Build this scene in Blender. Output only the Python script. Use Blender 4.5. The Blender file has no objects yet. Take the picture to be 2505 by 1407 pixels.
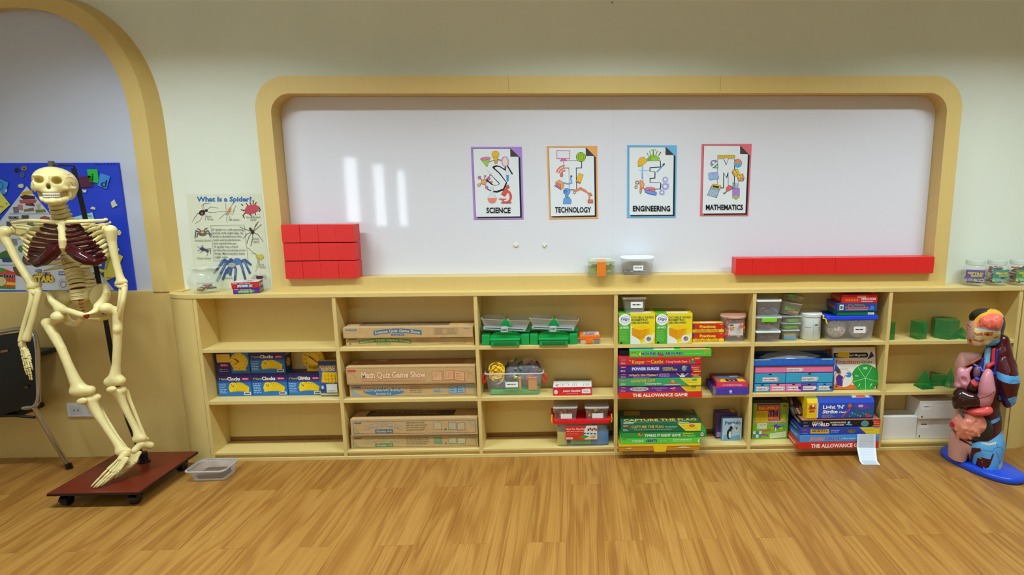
import bpy, bmesh, math, random
import numpy as np
from mathutils import Vector, Matrix

# ------------------------------------------------------------------ camera, world, exposure
SC = bpy.context.scene
COL = SC.collection
F, PX, PY, IW, IH = 1436.06, 1450.78, 703.5, 2505.0, 1407.0
CAM = Vector((-.1915, -2.9037, 1.3895))
YAW, PITCH, ROLL = .0261, .1674, -.0051
FW = Vector((math.sin(YAW)*math.cos(PITCH), math.cos(YAW)*math.cos(PITCH), -math.sin(PITCH)))
RT = Vector((math.cos(YAW), -math.sin(YAW), 0))
UP = RT.cross(FW)
RT, UP = RT*math.cos(ROLL)+UP*math.sin(ROLL), UP*math.cos(ROLL)-RT*math.sin(ROLL)
cd = bpy.data.cameras.new('camera'); co = bpy.data.objects.new('camera', cd); COL.objects.link(co)
cd.sensor_fit = 'HORIZONTAL'; cd.sensor_width = 36.0; cd.lens = F/IW*36.0
cd.shift_x = -(PX-IW/2)/IW; cd.shift_y = (PY-IH/2)/IW
cd.clip_start = .05
co.matrix_world = Matrix(((RT.x, UP.x, -FW.x, CAM.x), (RT.y, UP.y, -FW.y, CAM.y), (RT.z, UP.z, -FW.z, CAM.z), (0, 0, 0, 1)))
SC.camera = co
wd = bpy.data.worlds.new('sky'); SC.world = wd; wd.use_nodes = True
wd.node_tree.nodes['Background'].inputs[0].default_value = (.80, .90, 1, 1)
wd.node_tree.nodes['Background'].inputs[1].default_value = 16.0
SC.view_settings.view_transform = 'Standard'; SC.view_settings.look = 'None'
SC.view_settings.gamma = 1.0; SC.view_settings.use_curve_mapping = False
SC.view_settings.exposure = -0.08
LIGHT_POWER = 38.0
LIGHT_COL = (.73, .885, 1.0)

# ------------------------------------------------------------------ helpers
def ray(u, v): return FW + RT*((u-PX)/F) - UP*((v-PY)/F)
def aty(u, v, y):                       # point of the photograph's sight line at depth y (wall direction)
    d = ray(u, v); return CAM + d*((y-CAM.y)/d.y)
def atz(u, v, z):
    d = ray(u, v); return CAM + d*((z-CAM.z)/d.z)
def lin(c):
    if isinstance(c, str):
        c = c.lstrip('#'); c = c if len(c) == 6 else ''.join(q*2 for q in c); c = [int(c[i:i+2], 16) for i in (0, 2, 4)]
    c = [x/255.0 for x in c]
    return tuple(x/12.92 if x <= .04045 else ((x+.055)/1.055)**2.4 for x in c)+(1.0,)
_M = {}
def mat(col, rough=.45, metal=0.0, spec=.5, trans=0.0, alpha=1.0, ior=1.45, noise=0.0, nscale=60.0, coat=0.0, bump=0.0):
    key = (col if isinstance(col, str) else tuple(col), rough, metal, spec, trans, alpha, ior, noise, nscale, coat, bump)
    if key in _M: return _M[key]
    m = bpy.data.materials.new('m_'+str(len(_M))); m.use_nodes = True
    nt = m.node_tree; b = nt.nodes['Principled BSDF']; c = lin(col)
    b.inputs['Base Color'].default_value = c; b.inputs['Roughness'].default_value = rough
    b.inputs['Metallic'].default_value = metal; b.inputs['IOR'].default_value = ior
    b.inputs['Specular IOR Level'].default_value = spec
    b.inputs['Transmission Weight'].default_value = trans; b.inputs['Alpha'].default_value = alpha
    b.inputs['Coat Weight'].default_value = coat
    m.diffuse_color = c
    if noise > 0 or bump > 0:
        tc = nt.nodes.new('ShaderNodeTexCoord'); n = nt.nodes.new('ShaderNodeTexNoise')
        n.inputs['Scale'].default_value = nscale; n.inputs['Detail'].default_value = 4
        nt.links.new(tc.outputs['Object'], n.inputs['Vector'])
        if noise > 0:
            r = nt.nodes.new('ShaderNodeValToRGB')
            r.color_ramp.elements[0].position = .3; r.color_ramp.elements[1].position = .7
            r.color_ramp.elements[0].color = tuple(x*(1-noise) for x in c[:3])+(1,)
            r.color_ramp.elements[1].color = tuple(min(1, x*(1+noise)) for x in c[:3])+(1,)
            nt.links.new(n.outputs['Fac'], r.inputs[0]); nt.links.new(r.outputs[0], b.inputs['Base Color'])
        if bump > 0:
            bp = nt.nodes.new('ShaderNodeBump'); bp.inputs['Strength'].default_value = bump; bp.inputs['Distance'].default_value = .004
            nt.links.new(n.outputs['Fac'], bp.inputs['Height']); nt.links.new(bp.outputs[0], b.inputs['Normal'])
    _M[key] = m; return m
def link(o, parent=None):
    COL.objects.link(o)
    if parent is not None: o.parent = parent
    return o
class G:
    """collects polygons with materials, becomes ONE mesh object"""
    def __init__(s): s.v = []; s.f = []; s.m = []; s.mats = []
    def mi(s, m):
        if m not in s.mats: s.mats.append(m)
        return s.mats.index(m)
    def add(s, vs, fs, m):
        o = len(s.v); s.v += [tuple(p) for p in vs]; k = s.mi(m)
        for f in fs: s.f.append([i+o for i in f]); s.m.append(k)
        return s
    def box(s, lo, hi, m, mtx=None):
        x0, y0, z0 = lo; x1, y1, z1 = hi
        vs = [Vector(p) for p in ((x0,y0,z0),(x1,y0,z0),(x1,y1,z0),(x0,y1,z0),(x0,y0,z1),(x1,y0,z1),(x1,y1,z1),(x0,y1,z1))]
        if mtx is not None: vs = [mtx @ p for p in vs]
        return s.add(vs, [(0,3,2,1),(4,5,6,7),(0,1,5,4),(1,2,6,5),(2,3,7,6),(3,0,4,7)], m)
    def bbox(s, lo, hi, m, b=.002, seg=2):          # bevelled box
        bm = bmesh.new(); bmesh.ops.create_cube(bm, size=1)
        for v in bm.verts:
            v.co = Vector([lo[i]+(v.co[i]+.5)*(hi[i]-lo[i]) for i in range(3)])
        bmesh.ops.bevel(bm, geom=bm.edges[:], offset=b, segments=seg, affect='EDGES', profile=.5)
        bm.verts.ensure_lookup_table()
        s.add([v.co.copy() for v in bm.verts], [[v.index for v in f.verts] for f in bm.faces], m); bm.free(); return s
    def prism(s, pts, z0, z1, m, top=None):         # outline in xy, extruded in z
        n = len(pts); top = top or pts
        vs = [(p[0], p[1], z0) for p in pts]+[(p[0], p[1], z1) for p in top]
        fs = [tuple(range(n-1, -1, -1)), tuple(range(n, 2*n))]+[(i, (i+1) % n, n+(i+1) % n, n+i) for i in range(n)]
        return s.add(vs, fs, m)
    def loft(s, rings, m, cap=True):                # rings: equal-length lists of points
        n = len(rings[0]); vs = [p for r in rings for p in r]; fs = []
        for k in range(len(rings)-1):
            for i in range(n): fs.append((k*n+i, k*n+(i+1) % n, (k+1)*n+(i+1) % n, (k+1)*n+i))
        if cap: fs.append(tuple(range(n-1, -1, -1))); fs.append(tuple((len(rings)-1)*n+i for i in range(n)))
        return s.add(vs, fs, m)
    def lathe(s, prof, m, c=(0, 0, 0), n=32, cap=False):   # prof: (radius, z)
        rings = [[(c[0]+r*math.cos(2*math.pi*i/n), c[1]+r*math.sin(2*math.pi*i/n), c[2]+z) for i in range(n)] for r, z in prof]
        return s.loft(rings, m, cap)
    def tube(s, pts, rad, m, n=10, sub=4, cap=True, flat=None):
        P = [Vector(p) for p in pts]
        Rr = [rad]*len(P) if isinstance(rad, (int, float)) else list(rad)
        if sub > 1 and len(P) > 2:
            Q = []; RR = []
            for i in range(len(P)-1):
                p0, p1, p2, p3 = P[max(i-1, 0)], P[i], P[i+1], P[min(i+2, len(P)-1)]
                for k in range(sub):
                    t = k/sub; t2 = t*t; t3 = t2*t
                    Q.append(.5*((2*p1)+(p2-p0)*t+(2*p0-5*p1+4*p2-p3)*t2+(3*p1-p0-3*p2+p3)*t3))
                    tt = t*t*(3-2*t); RR.append(Rr[i]*(1-tt)+Rr[i+1]*tt)
            Q.append(P[-1]); RR.append(Rr[-1]); P, Rr = Q, RR
        rings = []; ref = None
        for i, p in enumerate(P):
            t = (P[min(i+1, len(P)-1)]-P[max(i-1, 0)])
            t = t.normalized() if t.length > 1e-9 else Vector((0, 0, 1))
            if ref is None:
                ref = Vector((0, 1, 0)) if abs(t.y) < .9 else Vector((1, 0, 0))
            a = (ref-t*ref.dot(t)).normalized(); ref = a; b = t.cross(a)
            ra = Rr[i]*(flat if flat else 1.0)
            rings.append([p+a*(ra*math.cos(2*math.pi*k/n))+b*(Rr[i]*math.sin(2*math.pi*k/n)) for k in range(n)])
        return s.loft(rings, m, cap)
    def ball(s, c, r, m, n=14, k=8, mtx=None):
        if isinstance(r, (int, float)): r = (r, r, r)
        rings = []
        for j in range(k+1):
            th = math.pi*j/k; sc = max(math.sin(th), .02)
            ring = [Vector((r[0]*sc*math.cos(2*math.pi*i/n), r[1]*sc*math.sin(2*math.pi*i/n), -r[2]*math.cos(th))) for i in range(n)]
            rings.append([Vector(c)+(mtx @ q if mtx is not None else q) for q in ring])
        return s.loft(rings, m)
    def obj(s, name, parent=None, smooth=False, world=None, loc=None, angle=None):
        me = bpy.data.meshes.new(name)
        vs = s.v
        if world is not None:
            inv = world.matrix_basis.inverted(); vs = [tuple(inv @ Vector(p)) for p in vs]
        me.from_pydata(vs, [], s.f)
        for m in s.mats: me.materials.append(m)
        me.polygons.foreach_set('material_index', s.m)
        if smooth: me.polygons.foreach_set('use_smooth', [True]*len(s.f))
        me.update()
        if smooth and angle: me.set_sharp_from_angle(angle=math.radians(angle))
        o = bpy.data.objects.new(name, me); link(o, parent)
        if loc is not None: o.location = loc
        return o
def tag(o, label, cat, group=None):
    o['label'] = label; o['category'] = cat
    if group: o['group'] = group
    return o
def thing(name, label, cat, loc, rotz=0.0, group=None):
    o = bpy.data.objects.new(name, None); o.empty_display_size = .05
    o.location = loc; o.rotation_euler = (0, 0, rotz); link(o)
    o.matrix_basis = Matrix.Translation(Vector(loc)) @ Matrix.Rotation(rotz, 4, 'Z')
    return tag(o, label, cat, group)
def struct(o): o['kind'] = 'structure'; return o
def copy_tree(o, parent=None):
    c = o.copy(); COL.objects.link(c); c.parent = parent
    for ch in [q for q in bpy.data.objects if q.parent == o]: copy_tree(ch, c)
    return c

# ---- lettering: text turned into flat polygons
_TX = {}
def text_poly(s, bold=0.0):
    key = (s, bold)
    if key in _TX: return _TX[key]
    cu = bpy.data.curves.new('t', 'FONT'); cu.body = s; cu.resolution_u = 2; cu.offset = bold; cu.fill_mode = 'FRONT'
    ob = bpy.data.objects.new('t', cu); COL.objects.link(ob)
    dg = bpy.context.evaluated_depsgraph_get(); me = ob.evaluated_get(dg).to_mesh()
    vs = [(v.co.x, v.co.y) for v in me.vertices]; fs = [tuple(p.vertices) for p in me.polygons]
    ob.evaluated_get(dg).to_mesh_clear()
    bpy.data.objects.remove(ob); bpy.data.curves.remove(cu)
    _TX[key] = (vs, fs); return _TX[key]
CAPH = .69
class Art:
    """flat print: a picture of coloured polygons drawn on a plane (x right, y up)"""
    def __init__(s, rough=.4): s.g = G(); s.z = 0.0; s.rough = rough
    def c(s, col): return mat(col, rough=s.rough) if isinstance(col, (str, tuple)) else col
    def poly(s, pts, col): 
        s.z += .00003
        s.g.add([(p[0], p[1], s.z) for p in pts], [tuple(range(len(pts)))], s.c(col)); return s
    def rect(s, x0, y0, x1, y1, col): return s.poly([(x0,y0),(x1,y0),(x1,y1),(x0,y1)], col)
    def ell(s, cx, cy, rx, ry, col, n=20, a0=0.0, a1=360.0, rot=0.0):
        full = a1-a0 >= 359.9
        pts = []
        for i in range(n if full else n+1):
            a = math.radians(a0+(a1-a0)*i/n); x, y = rx*math.cos(a), ry*math.sin(a)
            pts.append((cx+x*math.cos(rot)-y*math.sin(rot), cy+x*math.sin(rot)+y*math.cos(rot)))
        if not full: pts.append((cx, cy))
        return s.poly(pts, col)
    def line(s, pts, w, col, closed=False):
        s.z += .00003; vs = []; fs = []; n = len(pts)
        for i in range(n if closed else n-1):
            a, b = Vector(pts[i]), Vector(pts[(i+1) % n]); d = b-a
            if d.length < 1e-9: continue
            d.normalize(); q = Vector((-d.y, d.x))*(w/2); e = d*(w*.35); k = len(vs)
            for p in (a-q-e, b-q+e, b+q+e, a+q-e): vs.append((p.x, p.y, s.z+.000003*(i % 7)))
            fs.append((k, k+1, k+2, k+3))
        s.g.add(vs, fs, s.c(col)); return s
    def ring(s, cx, cy, rx, ry, w, col, n=24, a0=0, a1=360):
        return s.line([(cx+rx*math.cos(math.radians(a0+(a1-a0)*i/n)), cy+ry*math.sin(math.radians(a0+(a1-a0)*i/n))) for i in range(n+1)], w, col)
    def text(s, t, x, y, h, col, w=None, al='l', bold=.015, out=None, ow=.03, rot=0.0, arc=0.0, shear=0.0):
        """baseline-left (x,y), cap height h, optional total width w; out = outline colour"""
        bold *= .8; ow *= .75; layers = ([(out, bold+ow)] if out else [])+[(col, bold)]
        vs0, _ = text_poly(t, bold)
        if not vs0: return s
        x0 = min(p[0] for p in vs0); x1 = max(p[0] for p in vs0)
        sy = h/CAPH; sx = w/(x1-x0) if w else sy; tot = (x1-x0)*sx
        ox = x-(tot/2 if al == 'c' else tot if al == 'r' else 0)
        for c_, b_ in layers:
            vs, fs = text_poly(t, b_); s.z += .00003; q = []
            for px, py in vs:
                X = (px-x0)*sx; Y = py*sy; X += shear*Y
                if arc: Y += arc*(1-((X-tot/2)/(tot/2))**2)
                X += ox-x
                if rot: X, Y = X*math.cos(rot)-Y*math.sin(rot), X*math.sin(rot)+Y*math.cos(rot)
                q.append((x+X, y+Y, s.z))
            s.g.add(q, fs, s.c(c_))
        return s
    def lines(s, x0, y0, x1, y1, n, col, th=.35, rag=.25, seed=1):   # illegible small print as ragged bars of words
        rnd = random.Random(seed); p = (y1-y0)/n; s.z += .00003; vs = []; fs = []
        for i in range(n):
            x = x0; end = x1-(x1-x0)*rag*rnd.random(); yb = y1-(i+1)*p+p*.3
            while x < end:
                w = min((.5+rnd.random()*1.6)*p, end-x); k = len(vs)
                vs += [(x, yb, s.z), (x+w, yb, s.z), (x+w, yb+p*th, s.z), (x, yb+p*th, s.z)]; fs.append((k, k+1, k+2, k+3)); x += w+p*.35
        s.g.add(vs, fs, s.c(col)); return s
    def put(s, name, parent, origin, right, up, off=.0006):
        """place in the parent's local space"""
        r = Vector(right).normalized(); u = Vector(up).normalized(); n = r.cross(u); o = Vector(origin)+n*off
        s.g.v = [tuple(o+r*p[0]+u*p[1]+n*p[2]) for p in s.g.v]
        return s.g.obj(name, parent)

# ---- implicit surfaces (smooth organic forms) meshed by surface nets
def sdf_mesh(fn, lo, hi, h):
    ax = [np.arange(lo[i], hi[i]+h, h) for i in range(3)]
    X, Y, Z = np.meshgrid(*ax, indexing='ij'); D = fn(X, Y, Z)
    S = D < 0; n = D.shape
    cnt = np.zeros((n[0]-1, n[1]-1, n[2]-1)); acc = np.zeros(cnt.shape+(3,))
    def sl(a, d): return a[d[0]:n[0]-1+d[0], d[1]:n[1]-1+d[1], d[2]:n[2]-1+d[2]]
    cs = [(i, j, k) for i in (0, 1) for j in (0, 1) for k in (0, 1)]
    for a in cs:
        for axis in range(3):
            if a[axis] == 1: continue
            b = list(a); b[axis] = 1
            da, db = sl(D, a), sl(D, b); m = (da < 0) != (db < 0)
            t = np.where(m, da/np.where(m, da-db, 1), 0)
            for c in range(3):
                base = a[c]+(t if c == axis else 0); acc[..., c] += np.where(m, base, 0)
            cnt += m
    idx = -np.ones(cnt.shape, int); act = cnt > 0; idx[act] = np.arange(act.sum())
    ii = np.argwhere(act); vv = (ii+acc[act]/cnt[act][:, None])*h+np.array(lo)
    faces = []
    for axis in range(3):
        d = [0, 0, 0]; d[axis] = 1
        A = S[:n[0]-d[0], :n[1]-d[1], :n[2]-d[2]]; B = S[d[0]:, d[1]:, d[2]:]
        e = np.argwhere(A != B); u, w = (axis+1) % 3, (axis+2) % 3
        e = e[(e[:, u] > 0) & (e[:, w] > 0) & (e[:, u] < n[u]-1) & (e[:, w] < n[w]-1)]
        fl = A[tuple(e.T)]
        def g(du, dw):
            q = e.copy(); q[:, u] -= du; q[:, w] -= dw; return idx[tuple(q.T)]
        q = np.stack([g(1, 1), g(0, 1), g(0, 0), g(1, 0)], 1); q[~fl] = q[~fl][:, ::-1]
        faces.append(q)
    fc = np.concatenate(faces); fc = fc[(fc >= 0).all(1)]
    return vv, fc
def s_ell(X, Y, Z, c, r, rot=None):
    p = np.stack([X-c[0], Y-c[1], Z-c[2]], -1)
    if rot is not None: p = p @ np.array(rot)          # columns of rot = local axes in world
    r = np.array(r); k = np.linalg.norm(p/r, axis=-1); k2 = np.linalg.norm(p/(r*r), axis=-1)
    return k*(k-1)/np.maximum(k2, 1e-9)
def s_cap(X, Y, Z, a, b, ra, rb):
    a = np.array(a, float); d = np.array(b, float)-a; L = max(d @ d, 1e-12)
    t = np.clip(((X-a[0])*d[0]+(Y-a[1])*d[1]+(Z-a[2])*d[2])/L, 0, 1)
    return np.sqrt((X-a[0]-d[0]*t)**2+(Y-a[1]-d[1]*t)**2+(Z-a[2]-d[2]*t)**2)-(ra+(rb-ra)*t)
def s_chain(X, Y, Z, pts, rad, k=.004):
    o = None
    for i in range(len(pts)-1):
        q = s_cap(X, Y, Z, pts[i], pts[i+1], rad[i], rad[i+1]); o = q if o is None else s_u(o, q, k)
    return o
def s_u(a, b, k=.01):
    h = np.clip(.5+.5*(b-a)/k, 0, 1); return b*(1-h)+a*h-k*h*(1-h)
def s_sub(a, b, k=.005):
    h = np.clip(.5-.5*(a+b)/k, 0, 1); return a*(1-h)-b*h+k*h*(1-h)
def s_int(a, b, k=.005): return -s_u(-a, -b, k)
def sdf_obj(name, fn, lo, hi, h, mats, parent=None, world=None, paint=None):
    vv, fc = sdf_mesh(fn, lo, hi, h); g = G()
    mats = mats if isinstance(mats, list) else [mats]
    g.mats = list(mats); g.v = [tuple(p) for p in vv.tolist()]; g.f = fc.tolist()
    if paint is not None: g.m = [int(x) for x in paint(vv[fc].mean(1))]
    else: g.m = [0]*len(g.f)
    return g.obj(name, parent, smooth=True, world=world)

class View:
    """upright local frame standing at a point and turned towards the viewer; lengths given in picture pixels there"""
    def __init__(s, u, v, y):
        s.c = aty(u, v, y); s.u, s.v = u, v; d = s.c-CAM; s.z = d.dot(FW); h = Vector((d.x, d.y, 0)).normalized()
        s.d = h; s.r = Vector((h.y, -h.x, 0)); s.sz = s.z/F; s.sx = s.sz*abs(h.dot(Vector((FW.x, FW.y, 0)).normalized()))
    def loc(s, u, v, b): return ((u-s.u)*s.sx, b*s.sz, (s.v-v)*s.sz)
    def world(s, p): return s.c+s.r*p[0]+s.d*p[1]+Vector((0, 0, p[2]))
    def pt(s, u, v, b): return s.world(s.loc(u, v, b))
    def mesh(s, name, fn, lo, hi, h, mats, parent, root, paint=None):
        vv, fc = sdf_mesh(fn, lo, hi, h); g = G(); g.mats = mats if isinstance(mats, list) else [mats]
        pid = paint(vv[fc].mean(1)) if paint is not None else [0]*len(fc)
        R = np.array([list(s.r), list(s.d), [0, 0, 1]]); w = vv @ R+np.array(s.c)
        g.v = [tuple(q) for q in w.tolist()]; g.f = fc.tolist(); g.m = [int(x) for x in pid]
        return g.obj(name, parent, smooth=True, world=root)
    def build(s, name, balls, cuts=(), chains=(), k=6, h=1.5, mats=None, parent=None, root=None, paint=None, kc=None):
        kk = k*s.sz; hh = h*s.sz; B = []; Dc = []
        def rm(a): c, q = math.cos(a), math.sin(a); return np.array([[c, 0, -q], [0, 1, 0], [q, 0, c]])
        for src, dst in ((balls, B), (cuts, Dc)):
            for b in src: dst.append((s.loc(*b[:3]), (b[3]*s.sx, b[4]*s.sz, b[5]*s.sz), rm(b[6]) if len(b) > 6 else None))
        C = [[(s.loc(*q[:3]), q[3]*(s.sz*.5+s.sx*.5)) for q in ch] for ch in chains]
        al = [(p, max(r)) for p, r, _ in B]+[q for ch in C for q in ch]
        lo = [min(p[i]-r for p, r in al)-2*hh for i in range(3)]; hi = [max(p[i]+r for p, r in al)+2*hh for i in range(3)]
        def fn(X, Y, Z):
            o = None
            for p, r, a in B:
                q = s_ell(X, Y, Z, p, r, a); o = q if o is None else s_u(o, q, kk)
            for ch in C:
                q = s_chain(X, Y, Z, [p for p, r in ch], [r for p, r in ch], kk); o = q if o is None else s_u(o, q, kk)
            for p, r, a in Dc: o = s_sub(o, s_ell(X, Y, Z, p, r, a), kc*s.sz if kc else kk*.5)
            return o
        return s.mesh(name, fn, lo, hi, hh, mats, parent, root, paint)

# ------------------------------------------------------------------ the room
YW = .155                       # wall surface
YF = .055                       # front of the whiteboard frame
ZC, ZCB = .880, .862            # worktop top / underside
ZS = (.6013, .328, .047)        # tops of the three shelf rows
COLX = (-2.089, -1.408, -.706, 0.0, .705, 1.406, 2.084)   # centres of the uprights
RX0, RX1, RY0, RZ = -4.2, 3.6, -6.0, 2.62

def wood_mat(name, c1, c2, rough, scale=(90, 90, 4), dist=.0):
    m = bpy.data.materials.new(name); m.use_nodes = True; nt = m.node_tree; b = nt.nodes['Principled BSDF']
    tc = nt.nodes.new('ShaderNodeTexCoord'); mp = nt.nodes.new('ShaderNodeMapping'); n = nt.nodes.new('ShaderNodeTexNoise')
    mp.inputs['Scale'].default_value = scale; n.inputs['Scale'].default_value = 1.0; n.inputs['Detail'].default_value = 5; n.inputs['Distortion'].default_value = dist
    r = nt.nodes.new('ShaderNodeValToRGB'); r.color_ramp.elements[0].position = .32; r.color_ramp.elements[1].position = .68
    r.color_ramp.elements[0].color = lin(c1); r.color_ramp.elements[1].color = lin(c2)
    nt.links.new(tc.outputs['Object'], mp.inputs[0]); nt.links.new(mp.outputs[0], n.inputs['Vector'])
    nt.links.new(n.outputs['Fac'], r.inputs[0]); nt.links.new(r.outputs[0], b.inputs['Base Color'])
    b.inputs['Roughness'].default_value = rough; return m
BEECH = wood_mat('beech_laminate', (222, 195, 120), (225, 198, 124), .38)
BEECH_D = wood_mat('beech_laminate_frame', (218, 188, 112), (221, 191, 116), .42)
BEECH_SHADE = mat((150, 104, 44), rough=.6, noise=.1)  # dark brown with the shade of the bottom gap put into the colour
WALLM = mat((232, 236, 216), rough=.75, noise=.015, nscale=3)
CEILM = mat((236, 234, 222), rough=.9)
WHITEB = mat((228, 228, 232), rough=.05, spec=.5)

def plank_mat():
    m = bpy.data.materials.new('oak_plank'); m.use_nodes = True; nt = m.node_tree; L = nt.links.new; b = nt.nodes['Principled BSDF']
    N = lambda t: nt.nodes.new(t)
    tc = N('ShaderNodeTexCoord'); oi = N('ShaderNodeObjectInfo'); geo = N('ShaderNodeNewGeometry')
    mul = N('ShaderNodeVectorMath'); mul.operation = 'MULTIPLY_ADD'
    cv = N('ShaderNodeCombineXYZ'); 
    mu = N('ShaderNodeMath'); mu.operation = 'MULTIPLY'; mu.inputs[1].default_value = 37.0
    L(oi.outputs['Random'], mu.inputs[0]); L(mu.outputs[0], cv.inputs[0]); L(mu.outputs[0], cv.inputs[1]); L(mu.outputs[0], cv.inputs[2])
    L(tc.outputs['Object'], mul.inputs[0]); mul.inputs[1].default_value = (1, 1, 1); L(cv.outputs[0], mul.inputs[2])
    mp = N('ShaderNodeMapping'); mp.inputs['Scale'].default_value = (9, .8, 1); L(mul.outputs[0], mp.inputs[0])
    n1 = N('ShaderNodeTexNoise'); n1.inputs['Scale'].default_value = 1.0; n1.inputs['Detail'].default_value = 3; n1.inputs['Distortion'].default_value = .6
    L(mp.outputs[0], n1.inputs['Vector'])
    wv = N('ShaderNodeMath'); wv.operation = 'MULTIPLY'; wv.inputs[1].default_value = 34.0; L(n1.outputs['Fac'], wv.inputs[0])
    sn = N('ShaderNodeMath'); sn.operation = 'SINE'; L(wv.outputs[0], sn.inputs[0])          # cathedral rings
    mp2 = N('ShaderNodeMapping'); mp2.inputs['Scale'].default_value = (240, .8, 1); L(mul.outputs[0], mp2.inputs[0])
    n2 = N('ShaderNodeTexNoise'); n2.inputs['Scale'].default_value = 1.0; n2.inputs['Detail'].default_value = 3; L(mp2.outputs[0], n2.inputs['Vector'])
    mp3 = N('ShaderNodeMapping'); mp3.inputs['Scale'].default_value = (7, .9, 1); L(mul.outputs[0], mp3.inputs[0])
    n3 = N('ShaderNodeTexNoise'); n3.inputs['Scale'].default_value = 1.0; n3.inputs['Detail'].default_value = 2; L(mp3.outputs[0], n3.inputs['Vector'])
    a1 = N('ShaderNodeMath'); a1.operation = 'MULTIPLY_ADD'; a1.inputs[1].default_value = .075; n2s = N('ShaderNodeMath'); n2s.operation = 'MULTIPLY_ADD'; n2s.inputs[1].default_value = .46; n2s.inputs[2].default_value = .27; L(n2.outputs['Fac'], n2s.inputs[0]); L(sn.outputs[0], a1.inputs[0]); L(n2s.outputs[0], a1.inputs[2])
    a2 = N('ShaderNodeMath'); a2.operation = 'MULTIPLY_ADD'; a2.inputs[1].default_value = .34; L(n3.outputs['Fac'], a2.inputs[0]); L(a1.outputs[0], a2.inputs[2])
    a3 = N('ShaderNodeMath'); a3.operation = 'MULTIPLY_ADD'; a3.inputs[1].default_value = .05; L(oi.outputs['Random'], a3.inputs[0]); L(a2.outputs[0], a3.inputs[2])
    r = N('ShaderNodeValToRGB'); e = r.color_ramp.elements
    e[0].position = .52; e[0].color = lin((124, 78, 30)); e[1].position = 1.10; e[1].color = lin((188, 142, 72))
    k = e.new(.80); k.color = lin((169, 120, 54)); k = e.new(.66); k.color = lin((150, 100, 40))
    mr = N('ShaderNodeMapRange'); mr.inputs['From Min'].default_value = 0; mr.inputs['From Max'].default_value = 1.10
    e[0].position = .40; e[3].position = .92; e[2].position = .68; e[1].position = .55
    L(a3.outputs[0], mr.inputs[0]); L(mr.outputs[0], r.inputs[0]); L(r.outputs[0], b.inputs['Base Color'])
    b.inputs['Roughness'].default_value = .36; b.inputs['Specular IOR Level'].default_value = .4
    return m
OAK = plank_mat()

# floor: a slab, with its planks near the shelves as pieces of their own
floor = struct(G().box((RX0, RY0, -.05), (RX1, YW, -.004), OAK).obj('floor'))
PW, PL = .152, .914
pg = G(); gg = .00022
pg.box((-PW/2+gg, -PL/2+gg, -.004), (PW/2-gg, PL/2-gg, 0), OAK)
pm = None; nplk = 0
for i in range(-22, 19):
    for k in range(0, 4):
        xc = -.245+PW/2+i*PW; yc = -.305-PL/2-(k-1)*PL-(PL/2 if i % 2 else 0)
        if xc-PW/2 < -3.6 or xc > 2.75: continue
        y0, y1 = yc-PL/2, yc+PL/2
        if y1 < -2.2 or y0 > .14: continue
        if y1 > .15:                                  # cut at the wall
            c = G().box((-PW/2+gg, -PL/2+gg, -.004), (PW/2-gg, .15-yc, 0), OAK).obj('plank', floor, loc=(xc, yc, 0))
        else:
            if pm is None: o = pg.obj('plank', floor); pm = o.data
            else: o = link(bpy.data.objects.new('plank', pm), floor)
            o.location = (xc, yc, 0)
        nplk += 1

struct(G().box((RX0, YW, -.05), (RX1, YW+.1, RZ), WALLM).obj('wall_far'))
LW = (-3.7, -3.15, 1.0, 1.7)                          # window in the left wall: y0, y1, z0, z1
g = G(); g.box((RX0-.1, RY0, -.05), (RX0, LW[0], RZ), WALLM); g.box((RX0-.1, LW[1], -.05), (RX0, YW+.1, RZ), WALLM); g.box((RX0-.1, LW[0], -.05), (RX0, LW[1], LW[2]), WALLM); g.box((RX0-.1, LW[0], LW[3]), (RX0, LW[1], RZ), WALLM)
struct(g.obj('wall_left'))
g = G(); wm = mat((235, 235, 232), rough=.4)
for a_, b_, c_, d_ in ((LW[0], LW[0]+.04, LW[2], LW[3]), (LW[1]-.04, LW[1], LW[2], LW[3]), (LW[0]+.04, LW[1]-.04, LW[2], LW[2]+.04), (LW[0]+.04, LW[1]-.04, LW[3]-.04, LW[3])): g.box((RX0-.07, a_, c_), (RX0-.03, b_, d_), wm)
w = struct(g.obj('window_4'))
G().box((RX0-.052, LW[0]+.04, LW[2]+.04), (RX0-.048, LW[1]-.04, LW[3]-.04), mat((255, 255, 255), rough=0, trans=1.0, ior=1.02)).obj('pane', w)
struct(G().box((RX1, RY0, -.05), (RX1+.1, YW+.1, RZ), WALLM).obj('wall_right'))
struct(G().box((RX0-.1, RY0-.1, RZ), (RX1+.1, YW+.1, RZ+.1), CEILM).obj('ceiling'))
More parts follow.
